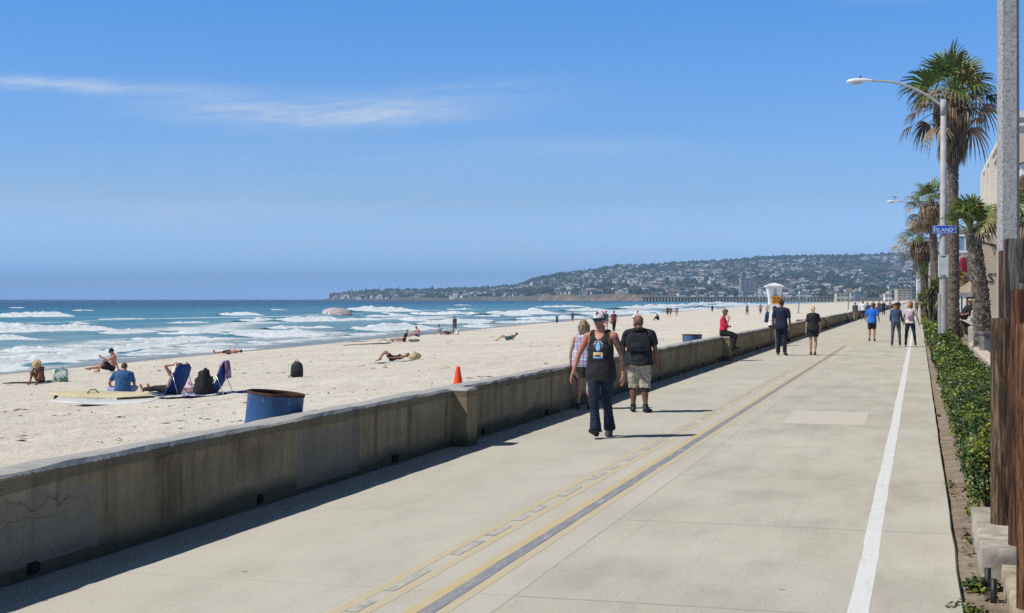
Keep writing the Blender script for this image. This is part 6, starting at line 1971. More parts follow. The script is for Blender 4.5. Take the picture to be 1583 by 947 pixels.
def fan_palm(label, base, h, r0, r1, cr, seed, n_green=20, n_dry=16, skirt=0.0, lean=(0, 0), boots=0, nb=18, dry_el=(22, -50), g_el=78, open_left=False):
    """base point, trunk height, radii, crown radius"""
    rr = random.Random(seed)
    root = empty('palm_tree', base, 0, label, 'palm tree', 'fan palms along the boardwalk')
    b = MB(); N = int(max(14, h / .16)); pts = []; rad = []
    for i in range(N + 1):
        t = i / N
        pts.append(Vector((lean[0] * t * t, lean[1] * t * t, h * t)))
        fl = .55 * math.exp(-t * h / .35)
        rad.append((r0 + (r1 - r0) * t) * (1 + fl) * (1 + (.045 if i % 2 else -.03)) * (1 + .05 * rr.gauss(0, .5)))
    b.tube(pts, rad, 14)
    b.mi = 1
    for k in range(boots):
        t = (k + .5) / boots * .985; a = k * 2.39996
        p = Vector((lean[0] * t * t, lean[1] * t * t, h * t)); d = Vector((math.cos(a), math.sin(a), 0)); rr_ = interp(t * N, [(i, rad[i]) for i in range(N + 1)])
        s = Vector((-d.y, d.x, 0)); w = rr.uniform(.030, .060) * r0 / .25; L = rr.uniform(.05, .12) * r0 / .25; o = rr.uniform(.02, .065) * r0 / .25; b.mi = 1 if rr.random() < .6 else 0
        q = p + d * (rr_ - .012)
        b.add([q - s * w, q + s * w, q + s * w * .7 + d * o * .6 + Vector((0, 0, L * .7)), q + d * o + Vector((0, 0, L)), q - s * w * .7 + d * o * .6 + Vector((0, 0, L * .7)), q + Vector((0, 0, L * 1.1)) - d * .02], [(0, 1, 2, 3, 4), (1, 5, 2), (2, 5, 3), (3, 5, 4), (4, 5, 0)])
    b.build('trunk', [BARK, BOOT], root, False)
    top = pts[-1] + Vector((0, 0, -.05))
    b = MB()
    for i in range(n_green):
        t = (i + .5) / n_green; az = i * 2.39996 + rr.gauss(0, .2); el = R(88 - g_el * t ** .8 + rr.gauss(0, 5))
        if open_left and math.cos(az) < .1 and el < R(37): continue
        frond(b, top + Vector((0, 0, rr.uniform(-.1, .15))), az, el, cr * rr.uniform(.36, .58), cr * rr.uniform(.42, .66), rr, nb, .25 + .5 * t, 100, 0 if rr.random() < .7 - .3 * t else 1, 2 if rr.random() < .4 else None)
    b.build('crown', PALM_G, root)
    b = MB()
    for i in range(n_dry):
        t = (i + .5) / n_dry; az = i * 2.39996 + 1.1 + rr.gauss(0, .3); el = R(dry_el[0] + (dry_el[1] - dry_el[0]) * t + rr.gauss(0, 9))
        if open_left and math.cos(az) < .25: continue
        frond(b, top - Vector((0, 0, .1 + .25 * t)), az, el, cr * rr.uniform(.36, .72), cr * rr.uniform(.26, .50), rr, max(8, nb - 6), 1.0, 80, 2 if rr.random() < .6 else 3, 3)
    if skirt > 0:
        n = int(skirt * 105)
        for i in range(n):
            z = top.z - rr.random() ** 1.2 * skirt * .72; a = rr.uniform(0, 2 * PI)
            t = z / h; c = Vector((lean[0] * t * t, lean[1] * t * t, z)); d = Vector((math.cos(a), math.sin(a), 0))
            rad_ = r1 * 1.5 + .30 * (1 - (top.z - z) / skirt)
            p0 = c + d * r1 * .9; L = rr.uniform(.5, 1.0); s = Vector((-d.y, d.x, 0))
            p1 = p0 + d * (rad_ * rr.uniform(.35, .95)) + Vector((0, 0, -.10)); p2 = p1 + d * .05 - Vector((0, 0, L * .5)); p3 = p2 - d * .08 - Vector((0, 0, L * .5))
            for k in range(5):
                ww = rr.uniform(.012, .03); sh = s * ((k - 2) * .055) ; b.mi = 3 if rr.random() < .6 else 2
                jit = Vector((rr.gauss(0, .02), rr.gauss(0, .02), rr.gauss(0, .08)))
                b.add([p0, p1 + sh - s * ww, p1 + sh + s * ww], [(0, 1, 2)])
                b.add([p1 + sh - s * ww, p1 + sh + s * ww, p2 + sh * 1.5 + s * ww, p2 + sh * 1.5 - s * ww], [(0, 1, 2, 3)])
                b.add([p2 + sh * 1.5 - s * ww, p2 + sh * 1.5 + s * ww, p3 + sh * 1.6 + jit], [(0, 1, 2)])
    b.build('dead_fronds', PALM_G, root)
    return root


def yucca(label, base, h, seed):
    rr = random.Random(seed); root = empty('spiky_shrub', base, 0, label, 'shrub', 'spiky shrubs beside the lamps')
    b = MB(); f = MB(); heads = []
    for k in range(5):
        a = k * 1.256 + rr.gauss(0, .3); hh = h * rr.uniform(.45, 1.0); r = .25 * hh * rr.uniform(.2, 1)
        p = Vector((math.cos(a) * r, math.sin(a) * r, hh)); b.tube([(0, 0, -.1), p * .5 + Vector((0, 0, .1)), p], [.09, .07, .05], 7); heads.append(p)
    for p in heads:
        for i in range(46):
            az = rr.uniform(0, 2 * PI); el = R(rr.uniform(-50, 85)); L = rr.uniform(.45, .8)
            d = Vector((math.cos(az) * math.cos(el), math.sin(az) * math.cos(el), math.sin(el))); s = d.cross(Vector((0, 0, 1))); s = s.normalized() * .035 if s.length > .01 else Vector((.035, 0, 0))
            f.mi = 3 if el < -.5 else (2 if el < -.2 and rr.random() < .6 else rr.choice((0, 0, 1)))
            q = p + Vector((0, 0, -rr.uniform(0, .3))); m = q + d * L * .55; e = q + d * L - Vector((0, 0, L * .25))
            f.add([q - s * .6, q + s * .6, m + s, m - s], [(0, 1, 2, 3)]); f.add([m - s, m + s, e], [(0, 1, 2)])
    b.build('trunk', BARK, root); f.build('foliage', PALM_G, root)
    return root


# ---------------------------------------------------------------- lamps, poles, posts
GALV = mat('galvanised_steel', (.40, .39, .365), .6, .12, 5, .12, 40)
WHITEM = mat('white_enamel', (.72, .73, .73), .35, .06, 6, 0)


def gull(label, loc, rz, dark=False, s=1.0):
    b = MB(); k = s
    b.mi = 0
    b.tube([(-.02 * k, -.20 * k, .13 * k), (0, -.10 * k, .14 * k), (0, 0, .155 * k), (0, .09 * k, .175 * k), (0, .14 * k, .21 * k)], [.012 * k, .055 * k, .075 * k, .055 * k, .03 * k], 12, round_caps=True, hint=(1, 0, 0))
    b.ellipsoid((0, .165 * k, .245 * k), (.036 * k, .045 * k, .036 * k))
    b.mi = 1
    for sg in (1, -1): b.ellipsoid((.058 * k * sg, -.05 * k, .165 * k), (.018 * k, .17 * k, .05 * k))
    b.add([(-.03 * k, -.18 * k, .14 * k), (.03 * k, -.18 * k, .14 * k), (.045 * k, -.30 * k, .12 * k), (-.045 * k, -.30 * k, .12 * k), (0, -.24 * k, .145 * k)], [(0, 1, 4), (1, 2, 4), (2, 3, 4), (3, 0, 4), (3, 2, 1, 0)])
    b.mi = 2
    b.tube([(0, .20 * k, .24 * k), (0, .25 * k, .232 * k)], [.012 * k, .004 * k], 6)
    for sg in (1, -1):
        b.tube([(.025 * k * sg, 0, .09 * k), (.025 * k * sg, .01 * k, 0)], .006 * k, 5); b.box((.025 * k * sg, .025 * k, .004 * k), (.03 * k, .05 * k, .006 * k))
    if dark: ms = [mat('crow_black', (.012, .012, .014), .5, bmp=0)] * 3
    else: ms = [mat('gull_white', (.78, .78, .77), .8, bmp=0), mat('gull_grey', (.36, .38, .40), .8, bmp=0), mat('gull_beak', (.55, .34, .08), .6, bmp=0)]
    o = b.build('bird', ms, None, True, loc); o.rotation_euler.z = rz; tag(o, label, 'bird'); return o


def street_lamp(label, base, z_head=10.6, proto=None):
    if proto is not None:
        o = copy_tree(proto); o.location = base; o['label'] = label; return o
    r = empty('street_lamp', base, 0, label, 'street lamp', 'street lamps along the boardwalk')
    zt = z_head - .95
    b = MB(); b.tube([(0, 0, -.1), (0, 0, .1), (0, 0, 3), (0, 0, zt)], [.175, .17, .15, .105], 18); b.build('pole', GALV, r, True)
    b = MB(); b.tube([(0, 0, zt - .55), (0, 0, zt + .06)], [.125, .122], 18); b.build('collar', GALV, r, True)
    b = MB(); pts = []
    for i in range(15):
        t = i / 14; pts.append((-2.75 * t ** 1.05, 0, zt - .25 + 1.15 * (1 - (1 - t) ** 2.1)))
    b.tube(pts, [.055 - .018 * i / 14 for i in range(15)], 12); b.build('arm', GALV, r, True)
    x0 = -2.6; z0 = zt + .90
    b = MB(); rings = []
    for (t, w, hh, dz) in ((0, .05, .05, 0), (.08, .07, .06, .0), (.22, .10, .085, .01), (.45, .145, .115, .015), (.72, .16, .125, .01), (.92, .13, .10, -.005), (1.0, .07, .05, -.015), (1.02, .02, .02, -.02)):
        rings.append([(x0 - 1.05 * t, w * math.cos(2 * PI * k / 16), z0 + dz + hh * (math.sin(2 * PI * k / 16) * (1 if math.sin(2 * PI * k / 16) > 0 else .55))) for k in range(16)])
    b.loft(rings); b.build('lamp_head', WHITEM, r, True)
    b = MB(); b.ellipsoid((x0 - .66, 0, z0 - .055), (.24, .115, .075)); b.build('lens', mat('lamp_lens', (.55, .56, .55), .2, bmp=0), r, True)
    b = MB(); b.lathe([(.035, 0), (.04, .05), (.03, .09), (.005, .095)], (x0 - .52, 0, z0 + .115), 12); b.build('photocell', mat('photocell_dark', (.03, .03, .035), .5, bmp=0), r)
    return r


def wood(name, a, bcol, c):
    m, nt, bs = nmat(name)
    co = objco(nt)
    g = noisen(nt, objco(nt, (1, 1, .07)), 34, 8, .75, .6); big = noisen(nt, objco(nt, (1, 1, .35)), 3, 4); f = noisen(nt, objco(nt, (1, 1, .03)), 70, 3, .6)
    col = ramp(nt, g, [(.36, tuple(x * .55 for x in a)), (.46, a), (.53, bcol), (.66, c)]).outputs[0]
    col = mixc(nt, .55, col, ramp(nt, big, [(.3, (.50, .48, .46)), (.7, (1.3, 1.26, 1.2))]).outputs[0], 'MULTIPLY')
    # knots
    vo = nt.nodes.new('ShaderNodeTexVoronoi'); vo.inputs['Scale'].default_value = 2.6; lk(nt, objco(nt, (1, 1, .55)), vo.inputs['Vector'])
    col = mixc(nt, ramp(nt, vo.outputs['Distance'], [(.05, .85), (.13, 0)]).outputs[0], col, tuple(x * .35 for x in a))
    # drying cracks
    ck = ramp(nt, noisen(nt, objco(nt, (1, 1, .05)), 16, 3, .5), [(.36, 1), (.41, 0)]).outputs[0]
    col = mixc(nt, mth(nt, 'MULTIPLY', ck, .85), col, (.012, .008, .006))
    lk(nt, col, bs.inputs['Base Color']); bs.inputs['Roughness'].default_value = .88; bs.inputs['Specular IOR Level'].default_value = .25
    bump(nt, bs, mth(nt, 'SUBTRACT', mth(nt, 'MULTIPLY_ADD', f, .4, g), ck), .9, .025)
    return m


def post(label, px, ytop, Z, dia, m_, seed, zb=-.1, lean=(0, 0), cap=None):
    p = at_depth(px, HORIZON, Z); zt = EYE + (HORIZON - ytop) / F * Z
    b = MB(); n = 72; rings = []; N = 40; sr = random.Random(int(seed * 100)); splits = [(sr.uniform(0, 2 * PI), sr.uniform(0, .7), sr.uniform(.5, 1.1), sr.uniform(.05, .16)) for _ in range(9)]
    for j in range(N + 1):
        t = j / N; z = zb + (zt - zb) * t; ring = []
        for k in range(n):
            a = 2 * PI * k / n
            rad = dia / 2 * (1 + .035 * sn(math.cos(a) * 2.2 + seed, math.sin(a) * 2.2 + z * .5, 301, 3) + .025 * sn(a * 3, z * .8 + seed, 305, 2) + .012 * sn(a * 9, z * .5 + seed, 306, 2))
            for (sa, s0, s1, dp) in splits:
                da = abs((a - sa - .10 * math.sin(z * 1.7 + sa) + PI) % (2 * PI) - PI)
                if da < .09 and s0 < t < s1: rad *= 1 - dp * (1 - da / .09)
            ring.append((rad * math.cos(a) + lean[0] * (t - .5), rad * math.sin(a) + lean[1] * (t - .5), z))
        rings.append(ring)
    rings.append([(q[0] * .95, q[1] * .95, zt + .012) for q in ring])
    b.loft(rings)
    o = b.build('wooden_post', m_, None, True, (p.x, p.y, 0)); o.rotation_euler.z = seed
    for pl in o.data.polygons:
        if len(pl.vertices) > 6: pl.use_smooth = False
    tag(o, label, 'post', 'round timber posts at the right edge'); return o


def rough_block(b, c, d, seed, amp=.009):
    """a weathered cast block with uneven faces and chipped arrises"""
    nx, ny, nz = max(2, int(d[0] / .035)), max(2, int(d[1] / .035)), max(2, int(d[2] / .03))
    def P(i, j, k):
        p = Vector((c[0] + d[0] * (i / nx - .5), c[1] + d[1] * (j / ny - .5), c[2] + d[2] * (k / nz - .5)))
        e_ = (i in (0, nx)) + (j in (0, ny)) + (k in (0, nz))
        n = sn(p.x * 5 + p.z * 3, p.y * 5 - p.z * 4, seed, 2)
        q = amp * n + (amp * 1.2 if e_ >= 2 else 0) + (amp * 1.4 * max(0, sn(p.x * 9, p.y * 9 + p.z * 7, seed + 5, 2) - .15) if e_ >= 2 else 0)
        return p + (Vector(c) - p).normalized() * q
    for (U, V, f) in ((nx, ny, lambda a, b_: (a, b_, nz)), (nx, nz, lambda a, b_: (a, 0, b_)), (ny, nz, lambda a, b_: (0, ny - a, b_)), (ny, nz, lambda a, b_: (nx, a, b_)), (nx, nz, lambda a, b_: (nx - a, ny, b_))):
        vs = [P(*f(a, b_)) for b_ in range(V + 1) for a in range(U + 1)]
        b.add(vs, [(j * (U + 1) + i, j * (U + 1) + i + 1, (j + 1) * (U + 1) + i + 1, (j + 1) * (U + 1) + i) for j in range(V) for i in range(U)])


def furniture_right():
    # soil strip, ground behind
    sm, nt, bs = nmat('dry_soil')
    co = objco(nt); n = noisen(nt, co, 3.5, 6, .65); f = noisen(nt, co, 24, 5, .7)
    c = ramp(nt, n, [(.3, (.22, .165, .118)), (.55, (.37, .295, .22)), (.75, (.48, .40, .31))]).outputs[0]
    c = mixc(nt, .6, c, ramp(nt, f, [(.3, (.55, .53, .5)), (.6, (1.1, 1.1, 1.1))]).outputs[0], 'MULTIPLY')
    lk(nt, c, bs.inputs['Base Color']); bs.inputs['Roughness'].default_value = 1; bump(nt, bs, mth(nt, 'ADD', n, f), .9, .04)
    xs = np.linspace(EDGE_U - .02, 2.6, 30); ys = np.concatenate([np.linspace(3, 30, 160), np.linspace(30.5, 200, 60)])
    XX, YY = np.meshgrid(xs, ys); ZZ = -.035 + .035 * fbm(XX * 2.4, YY * 1.7, 251, 4) - .02 * np.exp(-((XX - EDGE_U) / .1) ** 2)
    tag(link('planting_soil', grid_mesh('soil', np.stack([XX, YY, ZZ], -1).reshape(-1, 3), len(xs), len(ys)), sm), kind='structure')
    b = MB(); b.sheet(2.5, 900, -60, 2100, -.06, 4, 8); tag(b.build('ground', mat('paved_ground', (.30, .28, .25), .95, .15, .5)), kind='structure')
    rr = random.Random(9)
    cl = MB()
    for i in range(260):
        y = rr.uniform(7.5, 16); x = rr.uniform(.33, 1.0); s = rr.uniform(.008, .03)
        cl.add([(x + s * rr.gauss(0, 1), y + s * rr.gauss(0, 1), -.03 + rr.uniform(0, s * 1.4)) for k in range(5)] , [(0, 1, 2), (0, 2, 3), (0, 3, 4), (1, 2, 4)])
    tag(cl.build('leaf_litter', mat('litter_brown', (.13, .09, .055), 1, .4, 9, 0)), kind='stuff')
    for px, py, r_, n_, lab, L in ((1451, 640, .05, 40, 'small weed tuft at the walk edge beside the nearest hedge', .03), (1470, 748, .10, 60, 'low weed spreading at the walk edge below the hedge end', .032), (1500, 832, .08, 60, 'small bright weed against the concrete kerb block', .03), (1519, 905, .13, 120, 'leafy weed growing beside the two black stakes', .06), (1489, 938, .10, 70, 'weed clump at the bottom of the photo on the walk edge', .035), (1512, 945, .09, 50, 'weed in front of the near kerb slab', .035)):
        p = at(px, py); p.z = -.03; tuft('weed', p, r_, n_, lab, int(px), L)
    for px, py in ((1527, 908), (1536, 926)):
        p = at(px, py); b = MB(); b.tube([(0, 0, -.15), (0, 0, .135)], .022, 10); o = b.build('stake', mat('black_pipe', (.015, .015, .016), .5, bmp=0), None, True, (p.x, p.y, 0))
        tag(o, 'short black stake in the soil, the ' + ('farther' if py < 915 else 'nearer') + ' of two', 'stake', 'black stakes')
    kc = mat('kerb_concrete', (.44, .40, .34), .9, .30, 5, .6, 18, c2=(.24, .205, .16))
    p = at(1512, 886); b = MB(); rough_block(b, (p.x + .52, p.y + 1.0, .04), (1.0, 2.15, .32), 3); tag(b.build('kerb_block', kc, None, True), 'pale concrete kerb block carrying the left wooden post', 'kerb block')
    b = MB(); rough_block(b, (p.x + .60, p.y - 1.55, .0), (.9, 2.7, .22), 8); tag(b.build('kerb_slab', mat('kerb_sandy', (.42, .35, .26), .95, .3, 6, .7, 20, c2=(.22, .17, .11)), None, True), 'lower sandy kerb slab nearest the camera on the right', 'kerb slab')
    # posts
    w1 = wood('grey_brown_timber', (.065, .040, .024), (.165, .110, .066), (.30, .225, .15)); w2 = wood('red_brown_timber', (.050, .020, .012), (.125, .052, .028), (.22, .105, .06)); w3 = wood('weathered_grey_timber', (.075, .066, .055), (.150, .135, .115), (.24, .22, .19))
    post('short knotty grey brown post, leftmost of the timber posts', 1554, 494, 11.4, .225, w1, 1.0)
    post('brown post standing behind the leftmost timber post', 1561, 389, 13.2, .20, w2, 2.0)
    post('tall weathered grey post, highest of the timber posts', 1577, 371, 12.1, .27, w3, 3.0)
    post('grey topped post squeezed between the tall grey and the red brown post', 1600, 440, 11.2, .25, w3, 4.0)
    post('red brown split post in front of the tall grey post', 1588, 449, 10.4, .25, w2, 5.0, lean=(.07, 0))
    post('orange brown post nearest the camera at the right edge', 1603, 503, 8.7, .24, wood('orange_timber', (.095, .042, .020), (.22, .105, .052), (.33, .19, .10)), 6.0)
    # concrete mast
    m, nt, bs = nmat('speckled_concrete')
    co = objco(nt); v = nt.nodes.new('ShaderNodeTexVoronoi'); v.inputs['Scale'].default_value = 55; lk(nt, co, v.inputs['Vector'])
    n = noisen(nt, co, 42, 4, .7); c = ramp(nt, n, [(.34, (.16, .155, .145)), (.48, (.36, .35, .325)), (.7, (.50, .485, .455))]).outputs[0]
    c = mixc(nt, .4, c, ramp(nt, noisen(nt, co, 2.5, 4), [(.3, (.8, .8, .8)), (.7, (1.1, 1.1, 1.1))]).outputs[0], 'MULTIPLY')
    lk(nt, c, bs.inputs['Base Color']); bs.inputs['Roughness'].default_value = .9; bump(nt, bs, n, .3, .006)
    p = at_depth(1558.5, HORIZON, 16.2); b = MB(); rings = []
    for z, s in ((-.2, .118), (1, .117), (9.2, .100)):
        c_ = .32; rings.append([(s * x, s * y, z) for x, y in ((-1, -1 + c_), (-1 + c_, -1), (1 - c_, -1), (1, -1 + c_), (1, 1 - c_), (1 - c_, 1), (-1 + c_, 1), (-1, 1 - c_))])
    b.loft(rings); o = b.build('concrete_mast', m, None, False, (p.x, p.y, 0)); o.rotation_euler.z = TH - R(11); tag(o, 'tall speckled grey concrete mast rising behind the timber posts', 'mast')
    # lamps
    Zs = (55, 124, 199, 265, 325, 395); pxs = (1458, 1437.5, 1424, 1419, 1418, 1418)
    labs = ('nearest tall street lamp carrying the blue street sign', 'second street lamp with a white gull on its head', 'third street lamp along the boardwalk', 'fourth street lamp along the boardwalk', 'fifth street lamp along the boardwalk', 'sixth and smallest street lamp along the boardwalk')
    proto = None
    for i, (Z, px) in enumerate(zip(Zs, pxs)):
        q = at_u(1458, .95) if i == 0 else None
        u = .95; Y = Z * CT + (0) ; k = (u + Z * ST) / CT; base = cam2world(k, Z, 0)
        if i == 0: base = at_depth(1458.5, HORIZON, 55); base.z = 0
        o = street_lamp(labs[i], base, 10.6, proto); proto = proto or o
        if i == 0:
            sg = empty('street_sign', (base.x, base.y, 0), TH * .35, 'blue street sign lettered ISLAND fixed to the nearest lamp', 'sign')
            zc = EYE + (HORIZON - 354.5) * 55 / F
            b = MB(); b.box((0.02, -.17, zc), (.90, .014, .31), bev=.006); b.build('plate', mat('sign_blue', (.008, .10, .50), .4, .08, 6, 0), sg)
            wl = mat('sign_white', (.80, .82, .84), .4, bmp=0)
            b = MB()
            for (cx, cz, w, h) in ((.02, .137, .86, .012), (.02, -.137, .86, .012), (-.405, 0, .012, .26), (.445, 0, .012, .26)): b.box((cx, -.181, zc + cz), (w, .006, h))
            b.build('border', wl, sg)
            text_mesh('lettering', 'I', .285, wl, sg, (-.345, -.181, zc + .003), (PI / 2, 0, 0)); text_mesh('lettering', 'SLAND', .205, wl, sg, (.015, -.181, zc - .028), (PI / 2, 0, 0))
            text_mesh('lettering', 'CT', .085, wl, sg, (.388, -.181, zc + .02), (PI / 2, 0, 0))
            b = MB(); b.box((0, -.15, zc), (.10, .05, .16)); b.tube([(0, 0, zc + .06), (0, 0, zc + .075)], .155, 16); b.build('bracket', GALV, sg)
            pl = empty('notice_plate', (base.x, base.y, 0), TH * .2, 'pale grey folded notice plate strapped to the nearest lamp', 'sign')
            z0, z1 = EYE + (HORIZON - 428) * 55 / F, EYE + (HORIZON - 394) * 55 / F
            b = MB(); b.loft([[(-.20, .05, z), (-.185, -.17, z), (.17, -.19, z), (.19, .03, z), (.18, .03, z), (.16, -.178, z), (-.175, -.158, z), (-.19, .05, z)] for z in (z0, z1)]); b.build('plate', mat('pale_plate', (.50, .52, .50), .5, .1, 4, 0), pl)
            b = MB()
            for z in (z0 + .05, z1 - .05): b.tube([(0, 0, z - .012), (0, 0, z + .012)], .205, 16)
            b.build('strap', M_BLACKCLOTH, pl)
            b = MB(); b.box((-.15, -.06, 1.25), (.12, .16, 1.95), bev=.02); o2 = b.build('cover', GALV, o)
        if i == 1: gull('white gull perched on the head of the second street lamp', (base.x - 2.95, base.y, 10.74), R(-60), s=1.25)
    # palms
    def pp(px, Z): q = at_depth(px, HORIZON, Z); q.z = 0; return q
    fan_palm('tall palm with brown skirt behind the nearest street lamp', pp(1474, 58), 10.2, .24, .20, 2.4, 5, 24, 20, 2.7, (-.05, 0), 700, 22, (34, -22))
    fan_palm('short stout palm with rough trunk beside the cream planter wall', pp(1521, 40), 3.95, .26, .17, 1.22, 8, 32, 9, 0, (-.34, .1), 900, 24, (24, -8), 66, True)
    fan_palm('ragged palm just left of the nearest lamp, crown below the tall palm', pp(1447, 82), 7.6, .24, .20, 1.7, 12, 18, 22, 1.4, (-.30, 0), 220, 16)
    fan_palm('farther ragged palm with drooping dry crown behind the second lamp', pp(1431, 112), 6.7, .28, .26, 2.3, 15, 18, 24, 1.6, (-.45, 0), 160, 14)
    fan_palm('small palm among the far lamps', pp(1432, 150), 6.2, .24, .22, 1.8, 18, 16, 16, 1.0, (0, 0), 20, 12)
    fan_palm('palm half hidden behind the concrete mast at the right edge', pp(1598, 36), 4.1, .22, .18, 1.15, 22, 22, 12, .5, (0, 0), 80, 16)
    fan_palm('young palm with hanging dead fronds at the foot of the house', pp(1483, 74), 3.1, .15, .13, .75, 25, 12, 12, .8, (0, 0), 30, 12)
    yucca('tall spiky shrub left of the nearest lamp', pp(1442, 70), 3.4, 3); yucca('lower spiky shrub behind the tall rough hedge', pp(1434, 88), 2.9, 4); yucca('far spiky shrub below the ragged palm', pp(1429, 104), 3.6, 6)
    # planter walls
    cream = mat('cream_render', (.60, .50, .40), .9, .10, 2, .2, 30)
    b = MB(); prof = [(0, -.1), (0, .52), (-.02, .54), (-.02, .62), (.0, .655), (.24, .655), (.27, .62), (.27, -.1)]
    rings = [[(1.48 + x + dx, y, z) for x, z in prof] for y, dx in ((25.5, 0), (30, 0), (40, 0), (46, .03), (49, .25), (50.6, .8), (51.2, 1.6))]
    b.loft(rings); tag(b.build('planter_wall', cream), 'cream rendered low wall with rounded top along the third hedge', 'wall')
    b = MB(); p = at_depth(1527, HORIZON, 37.5); b.box((p.x, p.y, .55), (.34, .34, 1.1), TH, bev=.02); b.box((p.x, p.y, 1.11), (.40, .40, .07), TH); tag(b.build('planter_box', mat('grey_planter', (.19, .18, .165), .8, .15, 6, .1)), 'square grey planter box right of the short stout palm', 'planter')
    st = mat('terrace_stone', (.50, .45, .38), .9, .12, 2, .2, 20); dk = mat('dark_recess', (.05, .045, .04), .95, bmp=0)
    r = empty('terrace_wall', (0, 0, 0), 0, 'stepped pale terrace wall behind the hedge in front of the gazebo', 'wall')
    b = MB(); b.box((3.2, 53.2, .35), (2.6, .3, .9)); b.box((3.2, 57.2, .62), (2.6, .3, 1.3)); b.box((1.95, 55.2, .45), (.28, 4.3, 1.0)); b.build('wall_body', st, r)
    b = MB(); b.box((3.2, 53.03, .86), (2.7, .5, .08)); b.box((3.2, 57.0, 1.31), (2.7, .6, .08)); b.build('coping', cream, r)
    b = MB(); b.sheet(1.9, 12, 57, 112, 1.02, 2, 4); tag(b.build('terrace_floor', st), kind='structure')


def houses_right():
    st = mat('beige_stucco', (.58, .49, .37), .9, .08, 1.2, .2, 30); tr = mat('cream_trim', (.70, .65, .55), .8, .05, 3, 0); gl = mat('window_glass', (.07, .11, .16), .08, .2, 1, 0, spec=.8); sh = mat('blue_grey_shutter', (.17, .22, .27), .6, .1, 4, 0)
    wt = mat('white_trim', (.76, .75, .72), .7, .05, 3, 0)
    # stucco house: facade on x = 4.5 facing the sea
    r = empty('beach_house', (0, 0, 0), 0, 'tall beige stucco house with stepped parapet behind the concrete mast', 'house')
    x0, y0, y1, h = 4.5, 70.5, 103.0, 10.5
    b = MB(); b.box((x0 + 5, (y0 + y1) / 2, h / 2), (10, y1 - y0, h)); b.box((x0 - .18, (y0 + y1) / 2 + 6, 3.4), (.36, y1 - y0 - 14, 6.6)); b.build('wall', st, r)
    b = MB(); b.box((x0 + 4.9, (y0 + y1) / 2, h + .12), (10.5, y1 - y0 + .5, .3)); b.box((x0 + 4.9, (y0 + y1) / 2, h - .35), (10.3, y1 - y0 + .3, .14)); b.build('cornice', tr, r)
    for y in (98.5, 92.5, 86.5, 80, 74.5):
        for z in (8.6, 5.4, 2.4):
            f = MB(); w, hh = 1.5, 1.9 if z != 8.6 else 2.3
            off = -.40 if z < 7 and y > 82 else -.04
            for (dy, dz, a, c_) in ((0, hh / 2 + .07, w + .3, .14), (0, -hh / 2 - .07, w + .4, .14), (-w / 2 - .07, 0, .14, hh), (w / 2 + .07, 0, .14, hh), (0, 0, .06, hh)): f.box((x0 + off - .05, y + dy, z + dz), (.14, a, c_))
            o = f.build('window', wt, r); g = MB(); g.box((x0 + off, y, z), (.06, w, hh)); g.build('pane', gl, o)
            if z < 7:
                for sg in (-1, 1):
                    s = MB(); s.box((x0 + off - .05, y + sg * (w / 2 + .45), z), (.07, .6, hh)); s.build('shutter', sh, r)
    for y in (101.9, 95.5, 89.5): b = MB(); b.box((x0 - .22, y, h / 2), (.44, 1.0, h)); b.build('pilaster', tr, r)
    # lantern
    b = MB(); b.lathe([(.02, .35), (.14, .25), (.18, .05), (.13, -.22), (.05, -.30)], (x0 - .75, 84.5, 6.0), 10); b.tube([(x0 - .75, 84.5, 6.3), (x0 - .75, 84.5, 6.5), (x0 - .2, 84.5, 6.5)], .035, 6); b.build('wall_lantern', mat('lantern_dark', (.03, .03, .03), .5, bmp=0), r)
    # shop wall with dark letters
    w = empty('low_wing', (0, 0, 0), 0, 'tan low wing of the stucco house with dark letters ST', 'building')
    p = at_depth(1546, HORIZON, 66); w.location = (p.x, p.y, 0)
    b = MB(); b.box((.2, 2, 2.5), (2.2, 4, 5.0)); b.build('wall', mat('tan_wall', (.50, .40, .29), .9, .08, 1.5, .2, 30), w)
    text_mesh('lettering', 'ST', .62, mat('letter_dark', (.03, .025, .02), .6, bmp=0), w, (-.24, -.02, EYE + (HORIZON - 430) * 66 / F), (PI / 2, 0, 0), .03)
    # house with gable and white framed windows further back
    r = empty('gable_house', (0, 0, 0), 0, 'tan gabled house with bright window seen beside the closed red parasol', 'house')
    p = at_depth(1494, HORIZON, 128); r.location = (p.x, p.y, 0)
    b = MB(); b.box((2.0, 3, 4.1), (6.4, 6, 8.2)); b.build('wall', st, r)
    b = MB(); b.loft([[(-1.6, y, 5.0), (2.0, y, 7.3), (5.6, y, 5.0), (5.6, y, 4.75), (2.0, y, 7.0), (-1.6, y, 4.75)] for y in (-1.6, .2)]); b.box((2.0, 3, 8.35), (6.9, 6.5, .35)); b.build('roof', mat('roof_grey', (.30, .32, .34), .8, .1, 3, 0), r)
    for x, z, ww, hh in ((-.1, 7.0, 1.5, 1.3), (1.9, 7.0, 1.2, 1.3), (-.1, 3.2, 1.4, 1.6), (2.4, 3.2, 1.4, 1.6)):
        f = MB()
        for (dx, dz, a, c_) in ((0, hh / 2 + .08, ww + .32, .16), (0, -hh / 2 - .08, ww + .32, .16), (-ww / 2 - .08, 0, .16, hh), (ww / 2 + .08, 0, .16, hh), (0, 0, .10, hh)): f.box((x + dx, -.07, z + dz), (a, .16, c_))
        o = f.build('window', wt, r); g = MB(); g.box((x, -.02, z), (ww, .06, hh)); g.build('pane', mat('sky_lit_glass', (.20, .30, .42), .06, .1, 1, 0, spec=.9), o)
    # house at the right edge, broad eave with brown soffit
    r = empty('eave_house', (0, 0, 0), 0, 'tan house with deep eave at the right edge behind the concrete mast', 'house')
    p = at_depth(1574, HORIZON, 44); r.location = (p.x + .6, p.y + 2.2, 0)
    zt = EYE + (HORIZON - 262) * 46 / F
